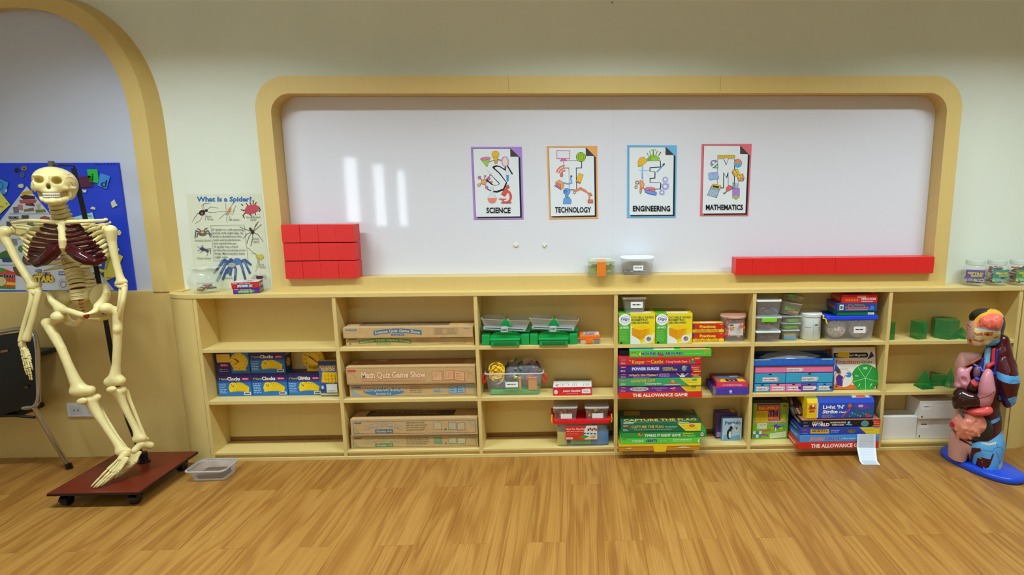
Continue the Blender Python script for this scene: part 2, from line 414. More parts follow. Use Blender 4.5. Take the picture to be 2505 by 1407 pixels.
# wall behind the camera with its windows
WN = [(-3.78, -3.52, .80, 1.90), (-3.34, -3.12, .80, 1.80), (-2.98, -2.80, .80, 1.70)]
g = G(); xs = RX0-.1
for x0, x1, z0, z1 in WN:
    g.box((xs, RY0-.1, -.05), (x0, RY0, RZ), WALLM)
    g.box((x0, RY0-.1, -.05), (x1, RY0, z0), WALLM); g.box((x0, RY0-.1, z1), (x1, RY0, RZ), WALLM); xs = x1
g.box((xs, RY0-.1, -.05), (RX1+.1, RY0, RZ), WALLM)
struct(g.obj('wall_near'))
for i, (x0, x1, z0, z1) in enumerate(WN):
    g = G(); t = .03; wm = mat((235, 235, 232), rough=.4)
    g.box((x0, RY0-.07, z0), (x0+t, RY0-.03, z1), wm); g.box((x1-t, RY0-.07, z0), (x1, RY0-.03, z1), wm)
    g.box((x0+t, RY0-.07, z0), (x1-t, RY0-.03, z0+t), wm); g.box((x0+t, RY0-.07, z1-t), (x1-t, RY0-.03, z1), wm)
    w = struct(g.obj('window_%d' % (i+1)))
    G().box((x0+t, RY0-.052, z0+t), (x1-t, RY0-.048, z1-t), mat((255, 255, 255), rough=0, trans=1.0, ior=1.02)).obj('pane', w)

# ceiling lights: a row near the whiteboard, and a second row added for fill
SPREAD = 131
def ceiling_light(x, y, sx, sy, power, label):
    t = thing('ceiling_light', label, 'ceiling light', (x, y, RZ), group='ceiling light panels')
    fm = mat((235, 235, 232), rough=.4)
    g = G(); w = .02
    g.box((-sx/2-w, -sy/2-w, -.03), (-sx/2, sy/2+w, 0), fm); g.box((sx/2, -sy/2-w, -.03), (sx/2+w, sy/2+w, 0), fm)
    g.box((-sx/2, -sy/2-w, -.03), (sx/2, -sy/2, 0), fm); g.box((-sx/2, sy/2, -.03), (sx/2, sy/2+w, 0), fm)
    g.obj('frame', t)
    G().box((-sx/2, -sy/2, -.012), (sx/2, sy/2, -.006), mat((250, 250, 245), rough=.6)).obj('diffuser', t)
    l = bpy.data.lights.new('lamp', 'AREA'); l.shape = 'RECTANGLE'; l.size = sx; l.size_y = sy; l.energy = power; l.color = LIGHT_COL; l.spread = math.radians(SPREAD if y > -2 else 165)
    o = bpy.data.objects.new('lamp', l); link(o, t); o.location = (0, 0, -.02)
    return t
for i, x in enumerate((-2.0, -.05, 1.85)):
    ceiling_light(x, -1.0, 1.1, .14, LIGHT_POWER*.90, 'ceiling light panel in the row nearest the whiteboard, %s' % ('left', 'middle', 'right')[i])
for i, x in enumerate((-1.6, .2, 1.9)):  # unseen row, added for broad fill light
    ceiling_light(x, -2.9, 1.1, .3, LIGHT_POWER*.2, 'added fill light panel in the row behind the camera, %s' % ('left', 'middle', 'right')[i])

# ---- arch frame and panelling of the alcove on the left
AXC, ASP = -2.80, 1.70
def arch_path(hw, b, z0, n=28, e=2.3):
    pts = [(hw, z0), (hw, (z0+ASP)/2)]
    for i in range(n+1):
        a = math.pi*i/n; c, s_ = math.cos(a), math.sin(a)
        pts.append((math.copysign(abs(c)**(2/e), c)*hw, ASP+abs(s_)**(2/e)*b))
    pts += [(-hw, (z0+ASP)/2), (-hw, z0)]
    return [(AXC+x, z) for x, z in pts]
ZWT = .886                                             # top of the panelling
pi_, pf, pw = arch_path(.460, .534, ZWT-.001), arch_path(.538, .606, ZWT-.001), arch_path(.570, .625, ZWT-.001)
g = G(); n = len(pi_)
vs = [(x, .080, z) for x, z in pi_]+[(x, .080, z) for x, z in pf]+[(x, YW, z) for x, z in pw]+[(x, YW, z) for x, z in pi_]
fs = []
for i in range(n-1):
    fs += [(i, n+i, n+i+1, i+1), (n+i, 2*n+i, 2*n+i+1, n+i+1), (3*n+i, i, i+1, 3*n+i+1)]
fs += [(0, 3*n, 2*n, n), (n-1, 2*n-1, 3*n-1, 4*n-1)]
g.add(vs, fs, BEECH_D); o = g.obj('trim_1', smooth=True, angle=35); struct(o)
# panelling below the alcove, with the plinth line
g = G(); g.box((-3.6, .086, 0), (-2.2, YW, ZWT), BEECH_D); struct(g.obj('trim_2'))
# board filling the arch
g = G(); pb = arch_path(.463, .537, ZWT); n = len(pb)
g.add([(x, .128, z) for x, z in pb]+[(x, YW-.003, z) for x, z in pb], [tuple(range(n)), tuple(range(2*n-1, n-1, -1))]+[(i, n+i, n+(i+1) % n, (i+1) % n) for i in range(n)], mat((206, 210, 222), rough=.3))
tag(g.obj('arched_whiteboard'), 'grey-white arched board filling the wooden alcove on the left', 'whiteboard')

# ---- frame round the long whiteboard
FL, FR, FT, FI_L, FI_R, FI_T = -1.7295, 1.7153, 1.9246, -1.656, 1.641, 1.8443
ZR = .951                                              # ledge of the bottom rail
def rr(x0, x1, z0, z1, r, n=10):
    pts = [(x0, z0), (x1, z0)]
    for i in range(n+1):
        a = math.pi/2*i/n; pts.append((x1-r+r*math.cos(a), z1-r+r*math.sin(a)))
    for i in range(n+1):
        a = math.pi/2+math.pi/2*i/n; pts.append((x0+r+r*math.cos(a), z1-r+r*math.sin(a)))
    return pts
po, pi2 = rr(FL, FR, ZC, FT, .155), rr(FI_L, FI_R, ZR, FI_T, .095); n = len(po)
vs = [(x, YF, z) for x, z in po]+[(x, YF, z) for x, z in pi2]+[(x, YW, z) for x, z in po]+[(x, YW, z) for x, z in pi2]
fs = []
for i in range(n):
    j = (i+1) % n
    fs += [(i, j, n+j, n+i), (n+i, n+j, 3*n+j, 3*n+i), (j, i, 2*n+i, 2*n+j)]
o = G().add(vs, fs, BEECH_D).obj('trim_3', smooth=True, angle=30); struct(o)
# fine butt joints of the frame
for (u, v0, v1) in ((1243, 188, 224), (1763, 186, 223)):
    a, b = aty(u, v0, YF), aty(u, v1, YF)
    G().box((a.x-.0006, YF-.0004, b.z), (a.x+.0006, YF+.001, a.z), mat((150, 115, 60), rough=.7)).obj('joint', o)
t = thing('whiteboard', 'long glossy white board set inside the wooden frame above the shelves', 'whiteboard', (0, YW, ZR))
xm = aty(1500, 400, .15).x
for x0, x1 in ((FI_L, xm), (xm, FI_R)):
    G().box((x0+(.001 if x0 == FI_L else 0), -.006, .0005), (x1-(.001 if x1 == FI_R else 0), -.0005, FI_T-ZR-.001), WHITEB).obj('board_panel', t)
G().box((xm-.0007, -.0062, .001), (xm+.0007, -.0058, FI_T-ZR-.002), mat((206, 208, 214), rough=.3)).obj('seam', t)

# ---- bookcases, end columns, worktop
def bookcase(cols, label):
    x0, x1 = COLX[cols[0]], COLX[cols[-1]]
    t = thing('bookcase', label, 'bookcase', ((x0+x1)/2, .07, 0), group='built-in low bookcases')
    th = .009
    for k, c in enumerate(cols):
        x = COLX[c]
        if c == 3: a, b = (x-th, x-.0004) if k else (x+.0004, x+th)
        else: a, b = x-th, x+th
        G().bbox((a, .0, .0), (b, .149, ZCB), BEECH, b=.0008, seg=1).obj('side_panel' if k in (0, len(cols)-1) else 'divider', t, world=t)
    for k in range(len(cols)-1):
        a, b = COLX[cols[k]]+th, COLX[cols[k+1]]-th
        for z in ZS: G().bbox((a+.0002, .0, z-.018 if z > .1 else z-.012), (b-.0002, .149, z), BEECH, b=.0008, seg=1).obj('shelf', t, world=t)
        for r in range(3):
            zlo = ZS[r]; zhi = (ZCB, ZS[0]-.018, ZS[1]-.018)[r]
            if r == 2:
                G().box((a, .1515, zlo), (b, .1545, zlo+.03), BEECH_SHADE).obj('shade_strip', t, world=t); zlo += .026  # dark strip painted as the shadow gap below the back panel
            G().box((a, .149, zlo), (b, .1515, zhi), BEECH).obj('back_panel', t, world=t)
    G().box((x0+th if cols[0] == 0 else x0+.0004, .012, .017), (x1-th if cols[-1] == 6 else x1-.0004, .03, .035), BEECH_SHADE if False else BEECH).obj('recess_strip', t, world=t)
    G().bbox((x0+.0, -.001, .0), (x1-.0004, .02, .017), BEECH, b=.0008, seg=1).obj('plinth', t, world=t)
    return t
bookcase((0, 1, 2, 3), 'low beech bookcase with nine cubbies, left half, under the whiteboard')
bookcase((3, 4, 5, 6), 'low beech bookcase with nine cubbies, right half, behind the torso model')
def end_outline(sx, grow=0.0):
    x0 = -2.099; pts = [(x0, .1545)]
    for i in range(13):
        a = math.pi/2*i/12
        pts.append((x0-(.165+grow)*math.cos(a), .112*(1-math.sin(a))-grow*math.sin(a)))
    pts.insert(1, (x0-.165-grow, .1545))
    return [(x*sx, y) for x, y in pts]
for sx, lb in ((1, 'rounded beech end column of the shelving beside the skeleton'), (-1, 'rounded beech end column at the right end of the shelving')):
    p = end_outline(sx); p = p if sx == -1 else p
    o = G().prism(p[::-1] if sx == 1 else p, 0, ZCB, BEECH).obj('end_column', smooth=True, angle=30); tag(o, lb, 'cabinet')
p = end_outline(1, .003); q = end_outline(-1, .003)
poly = q[1:]+p[1:][::-1]
o = G().prism(poly[::-1] if False else poly, ZCB+.0002, ZC, BEECH).obj('worktop', smooth=True, angle=30)
tag(o, 'long beech worktop running along the top of the low shelving', 'worktop')

# ------------------------------------------------------------------ boxes and games on the shelves
def gbox(name, label, cat, uL, uR, vB, vT, y, z0, depth, col, front=None, top=None, left=None, right=None, topcol=None, sidecol=None,
         rot=0.0, group=None, rough=.35, bev=.0012, lid=0.0, lidcol=None):
    """carton standing at depth y on height z0; its front is as wide and high as the picture shows it there"""
    a, b = aty(uL, vB, y), aty(uR, vB, y); w = b.x-a.x; cx = (a.x+b.x)/2
    h = aty((uL+uR)/2, vT, y).z-z0
    t = thing(name, label, cat, (cx, y, z0), rot, group)
    m = mat(col, rough=rough) if not hasattr(col, 'node_tree') else col
    if lid > 0:
        G().bbox((-w/2+.0012, .0012, 0), (w/2-.0012, depth-.0012, h-.002), mat(sidecol or col, rough=rough), b=bev).obj('tray', t)
        G().bbox((-w/2, 0, h*(1-lid)), (w/2, depth, h), m, b=bev).obj('lid', t)
    else:
        G().bbox((-w/2, 0, 0), (w/2, depth, h), m, b=bev).obj('carton', t)
    if sidecol and not lid:
        A = Art(rough); A.rect(.001, .001, depth-.001, h-.001, sidecol); A.put('side_print', t, (-w/2, depth, 0), (0, -1, 0), (0, 0, 1))
    if topcol:
        A = Art(rough); A.rect(.001, .001, w-.001, depth-.001, topcol)
        if top: top(A, w, depth)
        A.put('top_print', t, (-w/2, 0, h), (1, 0, 0), (0, 1, 0))
    elif top:
        A = Art(rough); top(A, w, depth); A.put('top_print', t, (-w/2, 0, h), (1, 0, 0), (0, 1, 0))
    if front:
        A = Art(rough); front(A, w, h); A.put('front_print', t, (-w/2, 0, 0), (1, 0, 0), (0, 0, 1))
    if left:
        A = Art(rough); left(A, depth, h); A.put('side_print', t, (-w/2, depth, 0), (0, -1, 0), (0, 0, 1))
    if right:
        A = Art(rough); right(A, depth, h); A.put('side_print', t, (w/2, 0, 0), (0, 1, 0), (0, 0, 1))
    return t, z0+h
EPS = .0006
KRAFT = mat((200, 164, 108), rough=.75, noise=.05, nscale=40)
KR_D = (176, 140, 88)
# --- row A column 2: the science quiz cartons
def sciA(A, w, h):
    A.rect(.02*w, h*.72, .105*w, h*.86, '#3f7396'); A.rect(.03*w, h*.77, .095*w, h*.81, '#b9cad0')
    x0, x1 = .235*w, .605*w
    n = 12; top = [(x0+(x1-x0)*i/n, h*(.68+.20*math.sin(math.pi*i/n))) for i in range(n+1)]
    bot = [(x0+(x1-x0)*i/n, h*(.26+.22*math.sin(math.pi*i/n))) for i in range(n+1)]
    A.poly(bot+top[::-1], '#3b7096')
    A.text('Science Quiz Game Show', x0+.006, h*.35, h*.26, '#e2c692', w=x1-x0-.012, arc=h*.2, bold=.03)
    A.rect(.37*w, h*.20, .47*w, h*.38, '#3b7096'); A.text('Grades 7-8', .38*w, h*.24, h*.09, '#e2c692', w=.08*w)
    A.line([(.70*w, h*.3), (.88*w, h*.3), (.88*w, h*.86), (.70*w, h*.86)], .0012, '#8d7a5c', True)
    A.lines(.71*w, h*.34, .78*w, h*.82, 5, '#8d7a5c', seed=3); A.lines(.80*w, h*.34, .87*w, h*.82, 5, '#8d7a5c', seed=4); A.rect(.93*w, h*.8, .975*w, h*.88, '#8aa0a8')
def sciB(A, w, h):
    A.rect(.02*w, h*.72, .09*w, h*.86, '#4f8a55'); A.poly([(.02*w, h*.2), (.045*w, h*.2), (.0325*w, h*.42)], '#4f8a55')
    x0, x1 = .10*w, .51*w; n = 12
    A.poly([(x0+(x1-x0)*i/n, h*(.24+.22*math.sin(math.pi*i/n))) for i in range(n+1)]+[(x0+(x1-x0)*i/n, h*(.66+.28*math.sin(math.pi*i/n))) for i in range(n, -1, -1)], '#5b9a52')
    A.text('Science Quiz Game Show', x0+.006, h*.34, h*.26, '#e6cd98', w=x1-x0-.012, arc=h*.24, bold=.03)
    A.rect(.24*w, h*.18, .35*w, h*.34, '#5b9a52'); A.text('Grades 4-6', .25*w, h*.21, h*.09, '#e6cd98', w=.09*w)
    A.lines(.55*w, h*.25, .69*w, h*.8, 4, '#7f9464', seed=5)
    A.line([(.74*w, h*.22), (.94*w, h*.22), (.94*w, h*.82), (.74*w, h*.82)], .0012, '#6b8a58', True); A.rect(.74*w, h*.82, .94*w, h*.94, '#7d9c68')
def ktop(c, seed):
    def f(A, w, d):
        A.rect(.1*w, d*.3, .8*w, d*.85, c); A.lines(.15*w, d*.4, .75*w, d*.8, 3, KR_D, seed=seed)
    return f
t, z = gbox('game_carton', 'brown carton lettered in green, Science Quiz Game Show, lower of two', 'box', 847, 1160, 848, 824.5, .028, ZS[0]+EPS, .115, KRAFT, front=sciB, rough=.7, group='brown quiz show cartons')
gbox('game_carton', 'brown carton with blue Science Quiz Game Show banner, on the green-lettered one', 'box', 839.5, 1157, 824, 800.5, .012, z+EPS, .13, KRAFT, front=sciA, top=ktop('#6f5f4a', 7), rough=.7, rot=-.004, group='brown quiz show cartons')
# --- row B column 2
def mathR(A, w, h):
    c = '#cf4a3c'
    A.line([(.006, .006), (w-.006, .006), (w-.006, h-.006), (.006, h-.006)], .0012, '#b98a5c', True)
    A.rect(.012*w, h*.72, .075*w, h*.84, c); A.ring(0.01*w, h*.1, .07*w, h*.55, .001, '#c98058', a0=0, a1=90)
    A.text('Math Quiz Game Show', .115*w, h*.37, h*.34, '#e9cfa4', w=.5*w, bold=.05, out=c, ow=.05)
    A.line([(.115*w, h*.17), (.61*w, h*.17)], .0012, c); A.line([(.115*w, h*.22), (.61*w, h*.22)], .0006, c)
    for i, (x, s, tx) in enumerate(((.665, -.05, '5+9'), (.755, .03, '15'), (.84, -.08, ''))):
        q = [(x*w, h*.2), ((x+.075)*w, h*(.2+s)), ((x+.075)*w, h*(.72+s)), (x*w, h*.72)]
        A.poly(q, '#d9b27c'); A.line(q, .002, c, True)
        if tx: A.text(tx, (x+.012)*w, h*.35, h*.26, '#d9b27c', w=.05*w, out=c, ow=.05, bold=.04)
        else: A.lines((x+.008)*w, h*.25, (x+.066)*w, h*.6, 4, c, seed=2)
    A.line([(.93*w, h*.75), (.985*w, h*.4)], .001, c); A.ring(.985*w, h*.15, .05*w, h*.5, .001, '#c98058', a0=90, a1=180)
def mathB(A, w, h):
    c = '#3f7fae'
    A.line([(.02*w, h*.12), (.985*w, h*.12), (.985*w, h*.88), (.02*w, h*.88)], .0016, c, True)
    A.poly([(.02*w, h*.12), (.09*w, h*.12), (.02*w, h*.6)], '#8fa9a8'); A.poly([(.985*w, h*.88), (.9*w, h*.88), (.985*w, h*.4)], '#9db0a4')
    A.rect(.03*w, h*.68, .09*w, h*.8, c); A.ell(.27*w, h*.42, .16*w, h*.28, c)
    A.text('MATH-QUIZ-GAME-SHOW', .105*w, h*.4, h*.27, '#d9bd86', w=.325*w, bold=.03, out=c, ow=.05, arc=h*.06)
    A.text('Grades 4-6', .205*w, h*.2, h*.13, '#d9bd86', w=.12*w, bold=.03)
    A.lines(.475*w, h*.28, .57*w, h*.8, 4, '#7d7b66', seed=9)
    for x in (.66, .715): A.rect(x*w, h*.35, (x+.045)*w, h*.72, '#b4a889'); 
    A.rect(.66*w, h*.32, .71*w, h*.5, '#7d9aa5')
    for x, s in ((.785, -.03), (.85, .04)):
        q = [(x*w, h*.26), ((x+.06)*w, h*(.26+s)), ((x+.06)*w, h*(.76+s)), (x*w, h*.76)]; A.poly(q, '#8fb0c0'); A.line(q, .002, c, True); A.lines((x+.008)*w, h*.35, (x+.05)*w, h*.65, 2, c, seed=5)
t, z = gbox('game_carton', 'brown carton lettered in blue, Math Quiz Game Show, lower of two', 'box', 856.5, 1166.5, 972, 937, .024, ZS[1]+EPS, .12, KRAFT, front=mathB, rough=.7, group='brown quiz show cartons')
gbox('game_carton', 'brown carton with big red Math Quiz Game Show lettering', 'box', 848.5, 1163.5, 935.5, 896.5, .008, z+EPS, .135, KRAFT, front=mathR, top=lambda A, w, d: (A.rect(.05*w, d*.3, .9*w, d*.95, '#b5825a'), A.poly([(.17*w, d*.75), (.28*w, d*.7), (.26*w, d*.9), (.2*w, d*.9)], '#d8bd8a')), rough=.7, group='brown quiz show cartons')
# --- row C column 2
def vocab(c, gr, seed):
    def f(A, w, h):
        A.line([(.02*w, h*.12), (.985*w, h*.12), (.985*w, h*.86), (.02*w, h*.86)], .0016, c, True)
        A.poly([(.025*w, h*.14), (.075*w, h*.14), (.025*w, h*.6)], '#a9a06e'); A.poly([(.98*w, h*.84), (.92*w, h*.84), (.98*w, h*.4)], '#a9a06e')
        A.rect(.03*w, h*.72, .085*w, h*.8, c)
        A.text('Vocabulary Quiz Game Show', .105*w, h*.33, h*.24, '#d8c08a', w=.30*w, bold=.03, out=c, ow=.06, arc=h*.26)
        A.rect(.19*w, h*.16, .33*w, h*.38, c); A.text(gr, .2*w, h*.2, h*.12, '#d8c08a', w=.12*w, bold=.03)
        A.lines(.435*w, h*.25, .625*w, h*.82, 4, '#7c7a55', seed=seed)
        for x, s in ((.655, .04), (.77, 0.0), (.84, -.05)):
            q = [(x*w, h*(.3+s)), ((x+.06)*w, h*.3), ((x+.06)*w, h*.74), (x*w, h*(.74+s))]
            A.poly(q, '#c9ae78' if gr[-1] == '6' else ('#7fa070' if x < .7 else '#c9b684')); A.line(q, .002, c, True)
        A.text('150' if gr[-1] == '6' else '15', .777*w, h*.42, h*.2, '#e0cfa0', w=.045*w, out=c, ow=.05)
        A.ell(.745*w, h*.33, .01*w, h*.05, c)
    return f
t, z = gbox('game_carton', 'brown carton lettered in green, Vocabulary Quiz Game Show, on the bottom shelf', 'box', 859.5, 1170, 1097, 1062.5, .022, ZS[2]+EPS, .12, KRAFT, front=vocab('#4d8f5e', 'Grades 1-3', 3), rough=.7, group='brown quiz show cartons')
gbox('game_carton', 'brown carton with dark blue Vocabulary Quiz Game Show lettering, upper of two', 'box', 859, 1169, 1061.5, 1024, .010, z+EPS, .135, KRAFT, front=vocab('#44708c', 'Grades 4-6', 6), top=ktop('#4f4636', 11), rough=.7, rot=-.003, group='brown quiz show cartons')

# --- row B column 1: the clock cartons
def yclock(A, cx, cy, r, hands=True):
    A.poly([(cx-r*.75, cy-r*1.05), (cx+r*.75, cy-r*1.05), (cx+r*.6, cy-r*.3), (cx-r*.6, cy-r*.3)], '#e3b416'); A.ell(cx, cy, r, r, '#edc41f', 24)
    for i in range(12):
        a = math.radians(30*i); A.ell(cx+r*.8*math.sin(a), cy+r*.8*math.cos(a), r*.06, r*.06, '#5a4a18', 6)
    if hands: A.line([(cx, cy), (cx-r*.45, cy+r*.3)], r*.13, '#22305f'); A.line([(cx, cy), (cx-r*.5, cy-r*.3)], r*.1, '#c8382c')
def clockA(A, w, h):
    A.rect(0.001, 0.001, w-.001, h*.66, '#2873bb'); A.rect(.001, h*.66, w-.001, h-.001, '#2c2166')
    A.rect(.001, h*.6, w-.001, h*.68, '#2c4a92')
    A.text('6" Geared', .05*w, h*.72, h*.085, '#b9c64a', w=.24*w, bold=.03); A.text('Clocks', .30*w, h*.70, h*.14, '#f2f2ee', w=.38*w, bold=.05, out='#1b1536', ow=.03); A.ell(.47*w, h*.745, .03*w, h*.045, '#e9c020', 12)
    A.poly([(.72*w, h*.71), (.93*w, h*.71), (.95*w, h*.76), (.93*w, h*.81), (.72*w, h*.81), (.74*w, h*.76)], '#d0233b'); A.text('SET OF 6', .76*w, h*.735, h*.05, '#ffffff', w=.15*w, bold=.03)
    A.lines(.04*w, h*.12, .26*w, h*.58, 6, '#bcd6ea', seed=4)
    n = 14; pts = [(w*(.31+.62*i/n), h*(.38+.22*math.sin(math.pi*i/n))) for i in range(n+1)]+[(w*(.90-.56*i/n), h*(.17+.04*math.sin(math.pi*i/n))) for i in range(n+1)]
    A.poly(pts, '#dcae10'); A.poly([(x*1.0, y+h*.012) for x, y in pts], '#f0cd1c')
    A.ell(.45*w, h*.44, .115*w, h*.17, '#f3d52c'); A.line([(.45*w, h*.42), (.40*w, h*.52)], .0028, '#1d2a44'); A.line([(.45*w, h*.42), (.49*w, h*.52)], .0022, '#1d2a44')
    for i in range(5): A.text('12', w*(.545+.07*i), h*(.52-.004*i*i), h*.05, '#3a3414', w=.03*w)
    for r_ in range(3):
        for q_ in range(9-r_): A.ell(w*(.40+.058*q_+.02*r_), h*(.42-.085*r_-.0028*(q_-4)**2), .009*w, h*.014, '#8a6a10', 6)
    A.rect(.76*w, h*.05, .96*w, h*.18, '#e9e9e6'); A.rect(.78*w, h*.08, .93*w, h*.15, '#5b5f66')
def clockB(A, w, h):
    A.rect(.001, .001, w-.001, h-.001, '#2c2166'); A.poly([(w*.45, 0.001), (w-.001, .001), (w-.001, h-.001), (w*.5, h-.001)], '#2a6fae')
    yclock(A, .70*w, h*.55, .26*w); A.rect(.06*w, h*.52, .45*w, h*.9, '#e3bd3a'); A.poly([(.14*w, h*.33), (.36*w, h*.33), (.38*w, h*.39), (.36*w, h*.45), (.14*w, h*.45)], '#c8263c')
    A.text('SET OF 6', .17*w, h*.36, h*.05, '#fff', w=.16*w); A.lines(.1*w, h*.06, .44*w, h*.24, 2, '#b8b2d8', seed=2)
yb = .074; dpt = .071; CB = 'clock cartons on the middle shelf'
t, zb = gbox('clock_carton', 'blue and purple clock carton, leftmost in the lower row', 'box', 535.7, 618, 966.4, 914, yb, ZS[1]+EPS, dpt, '#2873bb', front=clockA, topcol='#2c2166', group=CB)
gbox('clock_carton', 'blue and purple clock carton, middle of the lower row', 'box', 619, 705, 965.5, 913, yb, ZS[1]+EPS, dpt, '#2873bb', front=clockA, topcol='#2c2166', group=CB)
gbox('clock_carton', 'clock carton next to the Student Clocks book, with a torn paper label', 'box', 706.5, 789, 964.5, 912.5, yb, ZS[1]+EPS, dpt, '#2873bb', front=lambda A, w, h: (clockA(A, w, h), A.poly([(.36*w, h*.74), (.56*w, h*.72), (.58*w, h*.82), (.38*w, h*.84)], '#d8cfa0')), topcol='#2c2166', group=CB)
gbox('clock_carton', 'clock carton showing a large yellow clock face, on the upper row', 'box', 529, 613, 912.5, 861, yb, zb+EPS, dpt, '#2c2166', front=clockB, topcol='#2c2166', group=CB)
def clkside(A, w, h): A.rect(.001, .001, w-.001, h-.001, '#2b3f7c'); yclock(A, .5*w, h*.45, .3*w); A.text('Clocks', .1*w, h*.8, h*.1, '#e8e8ee', w=.8*w)
gbox('clock_carton', 'clock carton on the upper row, right of the yellow clock-face one', 'box', 614, 699, 912, 860.5, yb, zb+EPS, dpt, '#2873bb', front=clockA, right=clkside, topcol='#2c2166', group=CB)
# yellow geared clock standing on the third carton
a = aty(767, 905, .085)
t = thing('geared_clock', 'round yellow geared teaching clock standing on the clock cartons', 'clock', (a.x, .092, zb+EPS), -.05)
r = .058; YEL = mat((240, 196, 40), rough=.35)
g = G(); rings = []
for yy, k in ((0, .97), (.003, 1), (.012, 1), (.015, .97)):
    rings.append([(r*k*math.cos(2*math.pi*i/32), yy, r+.008+r*k*math.sin(2*math.pi*i/32)) for i in range(32)])
g.loft(rings, YEL).obj('clock_body', t, smooth=True, angle=40)
G().add([(-.04, 0, 0), (.04, 0, 0), (.032, 0, .03), (-.032, 0, .03), (-.04, .03, 0), (.04, .03, 0), (.032, .015, .03), (-.032, .015, .03)], [(0, 1, 2, 3), (5, 4, 7, 6), (0, 4, 5, 1), (1, 5, 6, 2), (2, 6, 7, 3), (3, 7, 4, 0)], YEL).obj('foot', t)
A = Art(); A.ring(0, 0, r*.86, r*.86, .0012, '#2a2a2a'); A.ring(0, 0, r*.62, r*.62, .001, '#2a2a2a')
for i in range(12):
    an = math.radians(30*i); A.text(str(i or 12), r*.74*math.sin(an), r*.74*math.cos(an)-.004, .008, '#1d1d1d', al='c', bold=.03)
A.put('dial', t, (0, 0, r+.008), (1, 0, 0), (0, 0, 1))
G().tube([(0, -.002, r+.008), (-.022, -.002, r+.024)], .0025, mat('#23356e'), n=6, sub=1).obj('hour_hand', t)
G().tube([(0, -.003, r+.008), (.030, -.003, r-.014)], .0025, mat('#c83a2a'), n=6, sub=1).obj('minute_hand', t)
def studc(A, w, h):
    A.rect(.001, .001, w-.001, h-.001, '#3b5c9a'); A.rect(.001, h*.88, w-.001, h-.001, '#1f3d80'); A.poly([(.001, h*.05), (w-.001, h*.05), (w-.001, .001), (.001, .001)], '#2a62b8'); A.rect(.001, h*.04, w-.001, h*.09, '#e4c526')
    A.text('STUDENT', .06*w, h*.80, h*.065, '#f0c428', w=.88*w, bold=.05, out='#8a2a20', ow=.02); A.text('CLOCKS', .14*w, h*.73, h*.065, '#f0c428', w=.76*w, bold=.05, out='#8a2a20', ow=.02)
    A.poly([(.1*w, h*.4), (.75*w, h*.36), (.98*w, h*.4), (.98*w, h*.68), (.2*w, h*.7)], '#dfae1c')
    for i in range(4):
        for k in range(3): yclock(A, w*(.25+.19*i), h*(.63-.09*k), .085*w, False)
    A.rect(.38*w, h*.12, .97*w, h*.36, '#dfe3e0'); A.text('STUDENT CL', .42*w, h*.15, h*.03, '#222', w=.5*w); A.poly([(.05*w, h*.2), (.3*w, h*.2), (.26*w, h*.32), (.1*w, h*.34)], '#2f5fb0'); A.ell(.17*w, h*.27, .07*w, h*.05, '#cfd9d2', 10)
gbox('activity_pack', 'yellow and blue Student Clocks pack leaning at the right of the clock cartons', 'pack', 785, 829, 970.5, 883, .050, ZS[1]+EPS, .02, '#d8ba2a', front=studc, topcol='#e0c63a')

# --- row A column 4
def geo(A, w, h):
    A.rect(.001, .001, w-.001, h-.001, '#f2d91e'); A.poly([(.30*w, .001), (w*.62, .001), (w*.42, h*.5), (.34*w, h*.62), (.30*w, h*.35)], '#eef0e2')
    A.poly([(.6*w, .001), (.82*w, .001), (w-.001, h*.2), (w-.001, h*.4)], '#f6ea8a')
    A.rect(.001, .001, .32*w, h-.001, '#4aaf2c'); A.ell(.17*w, h*.81, .17*w, h*.185, '#f3f5f0', 28); A.ring(.17*w, h*.81, .12*w, h*.11, .0016, '#2a55a8', a0=190, a1=345); A.ring(.17*w, h*.83, .13*w, h*.1, .0016, '#2a55a8', a0=20, a1=100)
    A.text('Gigo', .055*w, h*.79, h*.09, '#27459c', w=.24*w, bold=.03); A.ell(.175*w, h*.865, .014*w, h*.016, '#7ab82e', 8)
    for i, s_ in enumerate(('DOUBLE SIDED', 'ISOMETRIC', 'GEOBOARD')): A.text(s_, .345*w, h*(.845-.085*i), h*.062, '#2c6248', w=(.62, .45, .49)[i]*w, bold=.04)
    A.text('#1602', .045*w, h*.52, h*.065, '#eef4e4', w=.23*w, bold=.04); A.lines(.04*w, h*.1, .27*w, h*.47, 10, '#8fcf74', seed=8); A.text('Creative Kit', .045*w, h*.61, h*.025, '#d9efc8', w=.22*w)
    A.poly([(.36*w, h*.3), (.6*w, h*.14), (.83*w, h*.26), (.86*w, h*.52), (.66*w, h*.63), (.36*w, h*.54)], '#f0b316'); A.poly([(.36*w, h*.54), (.66*w, h*.63), (.86*w, h*.52), (.6*w, h*.46)], '#f7cb22'); A.poly([(.36*w, h*.3), (.6*w, h*.14), (.6*w, h*.46), (.36*w, h*.54)], '#e39a14')
    for i in range(6): A.line([(.6*w, h*(.19+.05*i)), (.78*w, h*(.25+.05*i))], .0016, '#c95a12')
    A.ell(.83*w, h*.17, .125*w, h*.135, '#f0f0ea', 24); A.ell(.83*w, h*.17, .07*w, h*.08, '#a08a86', 14); A.ell(.81*w, h*.19, .035*w, h*.04, '#6b7a58', 8); A.ell(.07*w, h*.05, .03*w, h*.03, '#1c2418', 12)
def geotop(A, w, d):
    A.rect(.001, .001, .3*w, d-.001, '#4aaf2c'); A.rect(.3*w, .001, w-.001, d-.001, '#dcc233'); A.rect(.32*w, d*.05, .9*w, d*.35, '#e9e4c8'); A.rect(.2*w, d*.4, .9*w, d*.9, '#9a8a2c')
